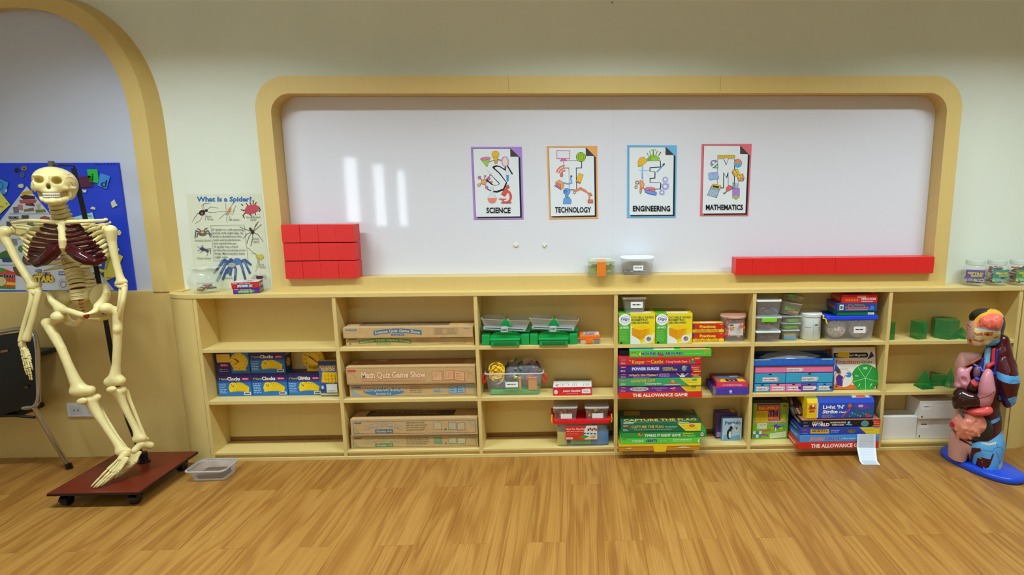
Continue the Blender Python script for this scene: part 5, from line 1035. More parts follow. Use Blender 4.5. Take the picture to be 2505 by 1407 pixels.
for i in range(5):
    for k in range(5): A.rect(1458+25*i-9*k, -(832+19*k)-4*i, 1472+25*i-9*k, -(820+19*k)-4*i, '#eadcb8')
P_(A, [(1690, 850), (1690, 790), (1730, 755), (1780, 770), (1785, 800), (1740, 830)], '#e4656a'); P_(A, [(1645, 870), (1690, 850), (1680, 868), (1660, 885)], '#6aa86a')
for x0, x1, c in ((1790, 1810, '#6ab0d8'), (1835, 1830, '#e8a050'), (1870, 1850, '#6aa8d0'), (1800, 1820, '#5a9ad0')): L_(A, [(x0, 720), (x1, 820)], 14, c)
P_(A, [(1785, 800), (1888, 800), (1885, 930), (1840, 962), (1785, 935)], '#b286d6'); P_(A, [(1785, 915), (1885, 915), (1885, 935), (1840, 962), (1785, 938)], '#b0c050', None)
A.text('MATHEMATICS', 1385, -1120, 74, '#23272c', w=555, bold=.038)
put_px(A, 'print', t, W5, YP)
# magnets
for u, v, r, lb in ((1262, 599, .0125, 'small round cream magnet on the whiteboard, left one'), (1332, 600, .0115, 'small heart-shaped cream magnet on the whiteboard')):
    p = aty(u, v, .149); g = G(); R_ = []
    for yy, k in ((-.0003, 1), (-.005, 1), (-.008, .8)):
        ring = []
        for i in range(24):
            a = 2*math.pi*i/24
            if r > .012: q = (math.cos(a), math.sin(a)*.9)
            else: q = (.95*math.sin(a)**3, (13*math.cos(a)-5*math.cos(2*a)-2*math.cos(3*a)-math.cos(4*a))/15)
            ring.append((q[0]*r*k, yy, q[1]*r*k))
        R_.append(ring)
    g.loft(R_, mat((236, 230, 206), rough=.5)); o = g.obj('magnet', smooth=True, angle=40, loc=(p.x, p.y, p.z)); tag(o, lb, 'magnet')

# ---- spider poster
WS = (400, 440, 4.397); YS = .1535
c0 = aty(400+800/4.397, 700, YS)
t = thing('poster', 'cream What Is a Spider? poster standing on the worktop against the wall', 'poster', (c0.x, YS, ZC))
bl, br = aty(478.5, 707, YS), aty(664, 706, YS)
quad_sheet(t, 'sheet', [(240, 155), (1050, 145), (1158, 1165), (352, 1180)], WS, YS, .0012, mat((226, 228, 200), rough=.5))
A = Art(.5); A.text('What Is a Spider?', 358, -232, 48, '#2a6cb4', w=592, bold=.05)
TXT = '#7a7c68'
def spider(x, y, body, legs, lw, lc, abd, head, legpts=None):
    for (dx, dy, kx, ky) in legs: L_(A, [(x, y), (x+kx, y+ky), (x+dx, y+dy)], lw, lc)
    for (ex, ey, rx, ry, c, ro) in body: A.ell(x+ex, -(y+ey), rx, ry, c, 14, rot=ro)
spider(440, 340, [(-25, 15, 34, 30, '#2a2326', .3), (-25, 20, 14, 14, '#a0505c', 0), (20, -10, 18, 14, '#2a2326', .3)], [(-130, 110, -80, 30), (-95, 130, -40, 90), (60, -90, -10, -80), (150, -35, 70, -50), (130, 10, 60, 10), (10, 100, 10, 50), (20, -95, -30, -60), (-110, 75, -70, 20)], 3.2, '#4a4446', 0, 0)
spider(690, 345, [(20, -20, 15, 36, '#d08a5c', -.45), (-10, 20, 14, 18, '#b0a08c', 0)], [(-110, 0, -50, -5), (-95, 80, -50, 40), (-5, 120, -10, 70), (80, -20, 50, 30), (90, -70, 60, -10), (-20, -90, -20, -40), (30, 90, 20, 50), (60, -95, 30, -50)], 3.2, '#6a6258', 0, 0)
A.poly([(870, -330), (900, -275), (985, -262), (1035, -290), (1020, -330), (985, -355), (930, -372), (880, -360)], '#c8505a'); 
for pts in (((870, 330), (835, 322)), ((905, 275), (890, 252)), ((940, 265), (932, 245)), ((985, 262), (998, 245)), ((965, 255), (965, 220)), ((1030, 300), (1042, 320), (1030, 340)), ((985, 355), (992, 375)), ((930, 370), (950, 392)), ((880, 355), (855, 385), (870, 408)), ((855, 275), (840, 262))): L_(A, pts, 10, '#5a2a30')
spider(420, 575, [(0, 0, 46, 30, '#7a6a4c', 0), (0, -10, 20, 12, '#c8b878', 0), (-14, 5, 6, 6, '#1c1a18', 0), (14, 5, 6, 6, '#1c1a18', 0)], [(-80, 50, -70, -30), (-60, 40, -50, 0), (95, 20, 60, -30), (85, 40, 70, 0), (-50, -50, -30, -40), (50, -55, 30, -45)], 11, '#6a6068', 0, 0)
spider(960, 560, [(0, 0, 18, 24, '#38322e', .2), (-22, -30, 14, 20, '#463c34', .5)], [(-140, -55, -80, -30), (40, -90, 20, -40), (95, -80, 50, -40), (115, 105, 60, 30), (-60, 120, -40, 50), (-20, 150, 0, 70), (-100, 70, -60, 20), (60, -110, 30, -60)], 4.5, '#4a443c', 0, 0)
spider(450, 745, [(-25, 0, 32, 18, '#3a4a68', -.3), (20, 20, 20, 14, '#5a5a60', -.3)], [(-85, -30, -60, -10), (-60, 40, -40, 30), (60, 30, 60, -10), (60, 50, 50, 10), (-20, -35, -40, -35), (20, 70, 30, 40), (-85, 20, -70, 10)], 4, '#5f6068', 0, 0)
spider(1030, 825, [(20, 0, 30, 26, '#d8c43a', 0), (-20, 0, 18, 14, '#cdbc4a', 0)], [(-120, -95, -60, -40), (-80, -30, -50, -40), (-40, 160, 0, 90), (-20, 50, -20, 30), (30, 45, 20, 30), (-30, 110, -10, 60)], 4, '#a8a050', 0, 0)
spider(1035, 1048, [(0, 0, 40, 16, '#5a3036', .1)], [(-85, 15, -50, -25), (80, 5, 50, -25), (-60, 25, -40, -10), (70, 20, 40, -10), (-40, -20, -30, -20)], 3.2, '#3a2a2c', 0, 0)
for dx, dy, kx, ky in ((-170, 185, -80, 0), (-200, 100, -110, -30), (-110, 170, -70, 70), (20, 190, 30, 60), (130, 160, 80, -20), (180, 100, 120, -30), (190, 10, 130, -40), (-130, 10, -90, -40), (-30, 120, -20, 60), (-60, 100, -50, 60)): L_(A, [(750, 900), (750+kx, 900+ky), (750+dx, 900+dy)], 24, '#3f5c90')
for dx, dy, kx, ky in ((-170, 185, -80, 0), (-200, 100, -110, -30), (20, 190, 30, 60), (130, 160, 80, -20), (180, 100, 120, -30)): L_(A, [(750+kx, 900+ky), (750+(kx+dx)/2, 900+(ky+dy)/2)], 14, '#6a84b0')
A.ell(795, -875, 44, 36, '#4f7ab0', 16); A.ell(730, -870, 24, 28, '#2f4a78', 14); A.ell(740, -915, 42, 26, '#a8aaa4', 14)
for s_, x, y, w_ in (('Black', 465, 402, 58), ('Widow', 470, 430, 72), ('Silk Spider', 705, 436, 118), ('Spiny-Bodied', 895, 408, 148), ('Spider', 938, 436, 68), ('Jumping Spider', 340, 658, 175), ('Fisher', 962, 642, 68), ('Spider', 968, 672, 68), ('Water Spider', 365, 850, 150), ('Crab', 1032, 918, 52), ('Spider', 1036, 945, 68), ('Tarantula', 645, 1060, 105), ('Garden Spider', 362, 1118, 185)): A.text(s_, x, -y, 17, TXT, w=w_)
A.line([(512, -490), (872, -486), (912, -862), (548, -868)], 3, '#6f7468', True)
for i, (s_, w_) in enumerate((('A spider is a silk-spinning', 335), ('animal with eight legs. Its', 330), ('body is divided into two', 310), ('main parts-abdomen', 290), ('and cephalothorax.', 245), ('A spider has a hard', 255), ('protective covering on its', 330), ('body. Most spiders have', 320), ('eight eyes.', 140))): A.text(s_, 527+4.2*i, -(543+36.8*i), 20, '#5f645a', w=w_)
put_px(A, 'print', t, WS, YS)

# ---- fish bowl with toy insects
GLASS = mat((226, 236, 222), rough=.03, alpha=.26, spec=1.0)
bx = aty(502, 690, .074).x; BR = .076
t = thing('fish_bowl', 'round clear glass bowl with wavy rim holding toy insects, on the worktop', 'bowl', (bx, .074, ZC+.0004))
prof = [(.0, .0), (.030, .0), (.052, .006), (.070, .030), (BR, .058), (.070, .086), (.056, .104), (.050, .112), (.056, .120), (.066, .126)]
g = G(); n = 36; rings = []
for k, (r, z) in enumerate(prof):
    wv = .004*max(0, k-7)/2
    rings.append([(max(r, .0005)*math.cos(2*math.pi*i/n), max(r, .0005)*math.sin(2*math.pi*i/n), z+wv*math.sin(2*math.pi*i/n*7)) for i in range(n)])
g.loft(rings, GLASS, cap=False); g.obj('bowl_glass', t, smooth=True)
g = G(); g.tube([(.0665*math.cos(2*math.pi*i/42), .0665*math.sin(2*math.pi*i/42), .1262+.004*math.sin(2*math.pi*i/42*7)) for i in range(43)], .0014, mat((220, 228, 220), rough=.05, alpha=.6), n=6, sub=1, cap=False).obj('rim', t, smooth=True)
def toy_bug(p, c, s, rz, lb):
    t = thing('toy_insect', lb, 'toy insect', p, rz, group='toy insects in the glass bowl'); m = mat(c, rough=.35); m2 = mat('#2a2420', rough=.4)
    g = G(); g.ball((0, 0, s*.3), (s*.55, s*.28, s*.26), m); g.ball((s*.62, 0, s*.28), (s*.24, s*.22, s*.2), m2); g.obj('bug_body', t, smooth=True)
    g = G()
    for k in (-1, 0, 1):
        for d in (-1, 1): g.tube([(k*s*.3, d*s*.2, s*.25), (k*s*.45, d*s*.5, s*.4), (k*s*.6, d*s*.7, .0012)], s*.05, m2, n=5, sub=2)
    g.obj('bug_legs', t)
for k, (dx, dy, dz, c, s, rz, lb) in enumerate(((-.018, -.018, .012, '#d8c22a', .017, .5, 'yellow toy insect at the bottom of the glass bowl'), (.012, -.012, .030, '#d8524c', .021, .2, 'coral red toy insect on top of the heap in the glass bowl'), (.008, .012, .014, '#5a3038', .022, -.4, 'maroon toy insect in the glass bowl'), (.036, -.008, .018, '#3c4434', .017, .9, 'dark green toy insect at the right in the glass bowl'), (-.028, .016, .014, '#4a4038', .017, 2.4, 'dark brown toy insect at the back of the glass bowl'), (-.004, -.034, .010, '#7a3a44', .015, 2.9, 'wine red toy insect at the front of the glass bowl'))):
    toy_bug((bx+dx, .074+dy*.8, ZC+dz), c, s*1.35, rz, lb)

# ---- red foam cubes
RED = mat((226, 40, 34), rough=.38, noise=.04, nscale=9)
cube = None
def red_cube(x, y, z, s, rz, lb, gr):
    global cube
    if cube is None: cube = G().bbox((-.5, -.5, 0), (.5, .5, 1), RED, b=.012, seg=1).obj('red_cube'); o = cube
    else: o = cube.copy(); COL.objects.link(o)
    o.location = (x, y, z); o.scale = (s, s*.95, s*.995); o.rotation_euler = (0, 0, rz); tag(o, lb, 'cube', gr)
yc = .026; p0, p1 = aty(698.4, 674.8, yc), aty(872, 673, yc); zt = aty(775, 548, yc).z; zb = ZR+.0006; s = (zt-zb)/3; sw = (p1.x-p0.x)/4; rnd = random.Random(3)
for r in range(3):
    for c in range(4):
        red_cube(p0.x+sw*(c+.5)+rnd.uniform(-.001, .001), yc+s*.475+rnd.uniform(-.003, .003), zb+r*s, min(s, sw)*.997, rnd.uniform(-.006, .006), 'red cube in the left stack on the ledge, %s row, %s' % (('bottom', 'middle', 'top')[r], ('first from left', 'second from left', 'third from left', 'fourth from left')[c]), 'red cubes stacked at the left of the whiteboard')
p0, p1 = aty(1799.5, 664, yc), aty(2284, 660, yc); s2 = (p1.x-p0.x)/12
num = ('first', 'second', 'third', 'fourth', 'fifth', 'sixth', 'seventh', 'eighth', 'ninth', 'tenth', 'eleventh', 'twelfth')
for c in range(12):
    gap = .0012 if c in (1, 4, 6) else .0002
    red_cube(p0.x+s2*(c+.5)+gap*.3, yc+s2*.475+(.0015 if c in (4, 5) else 0), zb, s2-gap*.5, .0, 'red cube in the long row at the right, %s from its left end' % num[c], 'red cubes in a row at the right of the whiteboard')

# ---- plastic tubs
CLR = mat((222, 224, 216), rough=.12, alpha=.20, spec=.6)
CLR2 = mat((190, 192, 190), rough=.2, alpha=.38, spec=.5)
WLID = mat((232, 236, 230), rough=.3)
def rrect(w, d, r, n=5):
    r = min(r, w*.49, d*.49); pts = []
    for cx, cy, a0 in ((w/2-r, d/2-r, 0), (-w/2+r, d/2-r, 90), (-w/2+r, -d/2+r, 180), (w/2-r, -d/2+r, 270)):
        for i in range(n+1):
            a = math.radians(a0+90*i/n); pts.append((cx+r*math.cos(a), cy+r*math.sin(a)))
    return pts
def tub(label, uL, uR, vT, vB, yc, z0, depth, taper=.86, wall=CLR, lid=None, lidh=.008, r=.012, name='plastic_tub', group=None, tilt=None, lab=None, zT=None):
    """open or lidded tub: rim spans uL..uR, height from z0 to vT"""
    yf = yc-depth/2; a, b = aty(uL, vT, yf), aty(uR, vT, yf); w = b.x-a.x; h = (zT or aty((uL+uR)/2, vT, yf).z)-z0
    t = thing(name, label, 'container', ((a.x+b.x)/2, yc, z0), 0, group)
    hb = h-(lidh if lid else 0)
    rings = []
    for k, z in ((taper-.02, 0.0), (taper, .003), (.985, hb-.004), (1.0, hb-.003), (1.0, hb)): rings.append([(p[0], p[1], z) for p in rrect(w*k, depth*k, r)])
    g = G(); n = len(rings[0]); g.loft(rings, wall, cap=False); g.add(rings[0], [tuple(range(n-1, -1, -1))], wall); g.obj('tub_body', t, smooth=True, angle=40)
    if lid:
        g = G(); g.loft([[(p[0], p[1], z) for p in rrect(w*k, depth*k, r)] for k, z in ((1.0, hb), (1.03, hb+.001), (1.03, h-.002), (1.01, h), (.9, h), (.88, h-.002))], lid); g.obj('lid', t, smooth=True, angle=40)
    if lab:
        A = Art(.5); lw, lh, txt, fx, fz = lab; A.rect(0, 0, lw, lh, '#f1f1ea'); A.lines(lw*.15, lh*.36, lw*.86, lh*.66, 1, '#33332e', rag=.05, seed=len(txt), th=.6)
        A.put('label', t, (w*fx-lw/2, -depth/2*(taper+(1-taper)*fz)-.001, h*fz-lh/2), (1, 0, 0), (0, 0, 1), off=.0012)
    if tilt: t.rotation_euler = tilt
    return t, z0+h, w, h
def stuffing(label, cat, c, r, cols, n, seed, size=.008, name='loose_pieces', z0=None):
    """a heap of small pieces nobody could count"""
    rnd = random.Random(seed); g = G()
    for k in range(n):
        p = Vector((rnd.uniform(-1, 1)*r[0], rnd.uniform(-1, 1)*r[1], rnd.uniform(0, 1)*r[2])); m = Matrix.Rotation(rnd.uniform(0, 3), 3, 'Z') @ Matrix.Rotation(rnd.uniform(-1, 1), 3, 'X')
        s = size*rnd.uniform(.6, 1.4); a, b, cc = s*rnd.uniform(.8, 1.8), s*rnd.uniform(.3, .8), s*rnd.uniform(.2, .5)
        vs = [m @ Vector((x*a/2, y*b/2, z*cc/2))+p for x, y, z in ((-1,-1,-1),(1,-1,-1),(1,1,-1),(-1,1,-1),(-1,-1,1),(1,-1,1),(1,1,1),(-1,1,1))]
        g.add([q+Vector((0, 0, size)) for q in vs], [(0,3,2,1),(4,5,6,7),(0,1,5,4),(1,2,6,5),(2,3,7,6),(3,0,4,7)], mat(cols[k % len(cols)], rough=.4))
    o = g.obj(name, loc=c); o['kind'] = 'stuff'; o['label'] = label; o['category'] = cat; return o
# on the ledge of the whiteboard
t, z, w, h = tub('small clear lidded tub with an orange band, on the whiteboard ledge', 1438.5, 1505, 638, 671, .068, ZR+.0006, .105, .93, mat((206, 216, 160), rough=.12, alpha=.35), mat((206, 214, 168), rough=.2, alpha=.8), .006)
G().bbox((-.024, -.0545, .002), (.022, -.051, h*.93), mat((232, 130, 40), rough=.4), b=.001, seg=1).obj('paper_band', t); G().box((-.024, -.05, h+.0004), (.022, .02, h+.0012), mat((236, 150, 90), rough=.4)).obj('band_top', t)
c0 = t.location
o = stuffing('green pieces inside the orange-banded tub', 'pieces', (c0.x, c0.y, c0.z+.003), (.05, .03, .035), ['#9ac048', '#b4c860', '#8ab050'], 60, 3, .016)
t, z, w, h = tub('clear oval tub with white lid and paper label, on the whiteboard ledge', 1521, 1602.5, 631, 668.5, .066, ZR+.0006, .115, .88, CLR, WLID, .009, r=.04, lab=(.05, .026, 'tag', -.0, .45))
c0 = t.location
o = stuffing('blue and grey pieces lying in the white-lidded ledge tub', 'pieces', (c0.x-.01, c0.y, c0.z+.003), (.06, .03, .006), ['#5a6fb8', '#8a8fa8', '#a8a8b0', '#7a84a0'], 50, 5, .014)
# row A column 4: tub on the geoboards
tub('small clear tub with white lid standing on the geoboard cartons', 1523.5, 1581, 727.5, 767, .062, zg+.0012, .085, .84, CLR2, WLID, .011, lab=(.062, .032, 'label', .1, .5))
# row A column 4: drum of orange pieces
yc_ = .076; p = aty(1792, 832, yc_-.06); rad = (aty(1825, 800, yc_).x-aty(1760, 800, yc_).x)/2*.94; hh = aty(1792, 768, yc_-.03).z-ZS[0]-.001
t = thing('plastic_jar', 'round jar of orange and red pieces with a brownish lid', 'jar', (aty(1792, 800, yc_).x, yc_, ZS[0]+.0006))
g = G(); g.lathe([(.0005, 0), (rad*.9, 0), (rad*.95, .003), (rad*.97, hh-.018), (rad*.9, hh-.014)], CLR); g.obj('jar_body', t, smooth=True, angle=40)
g = G(); g.lathe([(rad*.98, hh-.02), (rad*1.02, hh-.02), (rad*1.04, hh-.008), (rad*1.0, hh), (.0005, hh)], mat((196, 138, 108), rough=.35)); g.obj('lid', t, smooth=True, angle=40)
g = G(); g.lathe([(rad*1.043, hh-.012), (rad*1.043, hh-.006)], mat((226, 214, 204), rough=.3)); g.obj('lid_rim', t, smooth=True)
A = Art(.5); n = 10; lw, lh = rad*1.25, hh*.44
A.rect(0, 0, lw, lh, '#e6e2dc'); A.rect(lw*.05, lh*.86, lw*.3, lh*.95, '#33302c'); A.text('Number', lw*.05, lh*.68, lh*.1, '#d8422c', w=lw*.4); A.text('Rods', lw*.05, lh*.54, lh*.1, '#d8422c', w=lw*.25); A.lines(lw*.5, lh*.2, lw*.95, lh*.9, 7, '#b8b0a8', seed=3); A.lines(lw*.05, lh*.06, lw*.4, lh*.12, 1, '#d8422c')
A.g.v = [((rad*.985)*math.sin((p[0]-lw*.45)/rad), -(rad*.985)*math.cos((p[0]-lw*.45)/rad)-p[2], p[1]+hh*.24) for p in A.g.v]; A.g.obj('label', t)
o = stuffing('orange, red and yellow rods filling the round jar', 'rods', tuple(t.location+Vector((0, 0, .0))), (rad*.56, rad*.56, hh*.66), ['#f0552c', '#f8642a', '#f0c02a', '#e83a2c', '#f0502a', '#f06a30', '#3a4a6a'], 170, 8, .026)

# row A column 3: pan balances
GRN = mat((22, 158, 74), rough=.35); GRN_D = mat((16, 120, 58), rough=.4); ALU = mat((176, 180, 184), rough=.35)
def pan_balance(uL, lb, tilt):
    y = .004; x0 = aty(uL, 840, y).x; x1 = aty(uL+117, 840, y).x; w = x1-x0; zz = ZS[0]+.0006
    t = thing('pan_balance', lb, 'balance', ((x0+x1)/2, y, zz), 0, 'green pan balances'); k = w/.262
    G().bbox((-w/2, .01, 0), (-w/2+.045*k, .12, .054), GRN, b=.003).obj('end_block', t); G().bbox((w/2-.045*k, .01, 0), (w/2, .12, .054), GRN, b=.003).obj('end_block', t)
    g = G(); g.add([(-w/2+.044*k, .02, 0), (w/2-.044*k, .02, 0), (w/2-.044*k, .02, .046), (.05, .02, .062), (-.05, .02, .062), (-w/2+.044*k, .02, .046), (-w/2+.044*k, .11, 0), (w/2-.044*k, .11, 0), (w/2-.044*k, .11, .046), (.05, .11, .062), (-.05, .11, .062), (-w/2+.044*k, .11, .046)], [(0, 1, 2, 3, 4, 5), (11, 10, 9, 8, 7, 6), (0, 6, 7, 1), (1, 7, 8, 2), (2, 8, 9, 3), (3, 9, 10, 4), (4, 10, 11, 5), (5, 11, 6, 0)], GRN); g.obj('base', t)
    d = G().bbox((-.078*k, -.012, 0), (.078*k, .018, .034), GRN, b=.002).obj('drawer', t)
    G().bbox((-.082*k, -.015, .030), (.082*k, .018, .036), GRN, b=.002).obj('drawer_lip', d); G().bbox((-.062*k, -.0145, .008), (.062*k, -.0125, .022), GRN_D, b=.0008).obj('drawer_handle', d)
    # hub
    g = G(); rg = []
    for yy, r in ((.035, .026), (.035, .030), (.075, .030), (.075, .026)): rg.append([(r*math.cos(math.pi*2*i/24), yy, .092+r*math.sin(math.pi*2*i/24)) for i in range(24)])
    g.loft(rg, GRN); g.box((-.03, .03, .06), (.03, .08, .092), GRN); g.obj('hub', t, smooth=True, angle=40)
    M = Matrix.Translation((0, 0, .078)) @ Matrix.Rotation(tilt, 4, 'Y') @ Matrix.Translation((0, 0, -.078))
    G().box((-w/2-.004, .035, .066), (w/2+.004, .085, .078), GRN_D, M).obj('beam', t)
    G().box((-w/2+.012, .004, .080), (w/2-.018, .010, .095), ALU, M).obj('rider_rail', t)
    G().box((-w/2+.022, .003, .0865), (w/2-.028, .0038, .0895), mat('#34363a', rough=.5), M).obj('rail_slot', t)
    o = G().bbox((-.019, -.001, .07), (.014, .004, .1), mat((196, 198, 200), rough=.4), b=.001).obj('pointer_plate', t)
    A = Art(); A.rect(.003, .009, .028, .018, '#5a5c60'); A.lines(.004, .010, .027, .017, 1, '#c8c8c8'); A.put('plate_print', o, (-.019, -.0012, .07), (1, 0, 0), (0, 0, 1))
    for sx in (-1, 1):
        cx = sx*w*.277; rg = []
        for kx, z in ((.62, .080), (.66, .082), (.97, .128), (1.02, .129), (1.02, .132)): rg.append([M @ Vector((cx+p[0], .062+p[1], z)) for p in rrect(.116*kx, .098*kx, .008)])
        g = G(); n = len(rg[0]); g.loft(rg, mat((226, 226, 220), rough=.25, alpha=.42), cap=False); g.add(rg[0], [tuple(range(n-1, -1, -1))], mat((190, 192, 186), rough=.3, alpha=.75)); g.obj('pan_bucket', t, smooth=True, angle=35)
pan_balance(1177.5, 'green pan balance with clear buckets, left of the two', .055)
pan_balance(1296, 'green pan balance with clear buckets, next to the orange-lidded box', .06)
# orange-lidded little box
y = .012; a, b = aty(1418, 841, y), aty(1468, 841, y); w = b.x-a.x
t = thing('card_box', 'small clear box with bright orange lid next to the pan balance', 'box', ((a.x+b.x)/2, y, ZS[0]+.0006))
G().bbox((-w/2+.003, .002, 0), (w/2-.003, .085, .03), mat((205, 180, 150), rough=.3), b=.003).obj('tray', t); o = G().bbox((-w/2, 0, .023), (w/2, .088, .045), mat((240, 116, 36), rough=.35), b=.003).obj('lid', t)
G().bbox((-.02, -.003, .006), (.016, .002, .026), mat((240, 116, 36), rough=.35), b=.001).obj('latch', t); G().box((.022, -.0002, .005), (.048, .002, .022), mat('#7a8494', rough=.4)).obj('side_label', t)
A = Art(); A.rect(w*.2, .02, w*.95, .082, '#d8d4c8'); A.poly([(w*.22, .022), (w*.75, .022), (w*.72, .05), (w*.25, .045)], '#6a74c8'); A.rect(w*.45, .05, w*.8, .07, '#c89a5c'); A.rect(w*.25, .055, w*.4, .08, '#8a8fae'); A.put('lid_print', o, (-w/2, 0, .045), (1, 0, 0), (0, 1, 0))

# row A column 5: stacks of tubs
SG2 = 'small clear tubs stacked in the upper right shelf'
yt = .062; dz_ = .10
GRAYT = mat((210, 210, 212), rough=.2, alpha=.30)
t, z, w, h = tub('shallow clear tub with white lid, bottom of the left tub stack', 1850.5, 1911, 811, 838, .05, ZS[0]+.0006, .1, .88, GRAYT, WLID, .008, group=SG2)
stuffing('dark pieces inside the bottom white-lidded tub', 'pieces', (t.location.x, t.location.y, t.location.z+.002), (.045, .03, .02), ['#55505e', '#6a6570', '#433f4a', '#7a6a68'], 50, 2, .014)
t, z, w, h = tub('clear clip tub with a bright green latch, middle of the left tub stack', 1851, 1914, 775.5, 810, .05, z+.0006, .1, .86, GRAYT, mat((216, 220, 212), rough=.2, alpha=.7), .008, group=SG2)
G().bbox((-.040, -.056, h-.026), (.038, -.0505, h-.004), mat((128, 214, 60), rough=.35), b=.002).obj('latch', t)
stuffing('pinkish pieces inside the green-latched tub', 'pieces', (t.location.x, t.location.y, t.location.z+.002), (.043, .03, .03), ['#b08a80', '#a89a94', '#c0786a', '#9a9088'], 45, 7, .016)
t, z, w, h = tub('clear tub with white lid, top of the left tub stack', 1852.5, 1913, 734, 775, .05, z+.0006, .1, .84, GRAYT, WLID, .010, group=SG2)
stuffing('grey blue pieces inside the top white-lidded tub', 'pieces', (t.location.x, t.location.y, t.location.z+.002), (.043, .03, .025), ['#7a86a0', '#8a7a80', '#9a8a8c', '#5f7fb0'], 40, 9, .016)
ys = .072; GCOL = mat((112, 196, 44), rough=.35)
t, z, w, h = tub('small clear tub with blue and cream blocks, bottom of the right tub stack', 1914, 1958, 808, 831.5, ys, ZS[0]+.0006, .08, .86, CLR, mat((226, 228, 222), rough=.2, alpha=.6), .005, group=SG2)
tag(G().bbox((-.032, -.028, 0), (.032, .028, .018), mat((62, 148, 190), rough=.4), b=.002).obj('block', loc=(t.location.x, ys, t.location.z+.002)), 'blue block in the lowest small tub', 'block'); tag(G().bbox((-.030, -.026, 0), (.032, .028, .014), mat((206, 190, 140), rough=.5), b=.002).obj('block', loc=(t.location.x, ys, t.location.z+.0205)), 'cream block lying on the blue block in the lowest small tub', 'block')
def green_piece(p, s, lb, c=(112, 196, 44), rz=.2, tl=(0, 0)):
    g = G(); rg = [[(q[0], q[1], z_) for q in rrect(s[0]*k, s[1]*k, s[1]*.35)] for k, z_ in ((.9, 0), (1, s[2]*.2), (1, s[2]*.8), (.88, s[2]))]
    g.loft(rg, mat(c, rough=.35)); o = g.obj('plastic_piece', smooth=True, angle=50, loc=p); o.rotation_euler = (tl[0], tl[1], rz); tag(o, lb, 'toy'); return o
t, z, w, h = tub('flat clear tub with a green piece, second up in the right tub stack', 1913, 1961, 791.5, 807, ys, z+.0006, .082, .9, CLR, mat((226, 228, 222), rough=.2, alpha=.45), .004, group=SG2); green_piece((t.location.x+.004, ys, t.location.z+.003), (.085, .05, .016), 'flat green piece in the second tub of the right stack')
t, z, w, h = tub('flat clear tub with green and blue pieces, third up in the right tub stack', 1914, 1964, 774.5, 791, ys, z+.0006, .082, .9, CLR, mat((226, 228, 222), rough=.2, alpha=.4), .004, group=SG2); green_piece((t.location.x+.012, ys-.012, t.location.z+.003), (.07, .03, .014), 'green piece in the third tub of the right stack'); green_piece((t.location.x+.014, ys+.014, t.location.z+.004), (.036, .022, .02), 'blue piece in the third tub of the right stack', (40, 66, 150))
t, z3, w, h = tub('tilted clear tub with green pieces, fourth up in the right tub stack', 1910, 1960, 745, 773.5, ys, z+.001, .08, .86, CLR, mat((226, 228, 222), rough=.2, alpha=.4), .004, group=SG2, tilt=(0, .16, 0)); t.location.z += .008
q = t.location; green_piece((q.x+.004, ys, q.z+.018), (.07, .04, .022), 'green piece in the tilted fourth tub of the right stack', tl=(0, .16)); green_piece((q.x+.006, ys-.01, q.z+.006), (.03, .018, .01), 'red piece in the tilted fourth tub', (206, 56, 48), tl=(0, .16)); green_piece((q.x+.036, ys-.01, q.z+.0035), (.03, .008, .008), 'yellow stick in the tilted fourth tub', (222, 178, 48), tl=(0, .16))
t, z4, w, h = tub('tilted clear tub at the very top of the right tub stack', 1921, 1969, 728, 750, ys+.02, z3+.006, .07, .88, CLR, mat((226, 228, 222), rough=.2, alpha=.4), .004, group=SG2, tilt=(0, .18, 0)); t.location.z += .010
q = t.location; green_piece((q.x-.004, ys+.02, q.z+.005), (.06, .035, .026), 'green piece in the topmost tilted tub', tl=(0, .18)); green_piece((q.x+.042, ys+.01, q.z+.0025), (.025, .008, .008), 'yellow stick in the topmost tilted tub', (226, 180, 44), tl=(0, .18))
# white bucket jar
yc_ = .085; pc = aty(1981, 800, yc_); rad = .054; hh = aty(1990, 765, yc_-.02).z-ZS[0]
t = thing('plastic_jar', 'white pail-shaped jar with a plastic sleeve between the tubs', 'jar', (pc.x, yc_, ZS[0]+.0006))
g = G(); g.lathe([(.0005, 0), (rad*.95, 0), (rad, .004), (rad*1.0, hh-.022), (rad*.92, hh-.016)], mat((206, 208, 198), rough=.3)); g.obj('jar_body', t, smooth=True, angle=40)
g = G(); g.lathe([(rad*1.0, hh-.02), (rad*1.05, hh-.018), (rad*1.06, hh-.004), (rad*1.0, hh), (.0005, hh)], mat((226, 228, 222), rough=.3)); g.obj('lid', t, smooth=True, angle=40)
A = Art(.4); A.rect(0, 0, .055, hh*.55, '#e4ece6'); A.line([(0, 0), (.055, 0), (.055, hh*.55), (0, hh*.55)], .0012, '#4aa89a', True); A.rect(.006, hh*.46, .025, hh*.5, '#2a2c2e'); A.lines(.008, hh*.1, .05, hh*.42, 4, '#a8b4b0', seed=3); A.lines(-.045, hh*.36, -.008, hh*.36+.008, 1, '#6a6a66', rag=.05, seed=4)
A.g.v = [((rad*1.012)*math.sin((p[0]-.002)/rad), -(rad*1.012)*math.cos((p[0]-.002)/rad)-p[2], p[1]+hh*.1) for p in A.g.v]; A.g.obj('label', t)
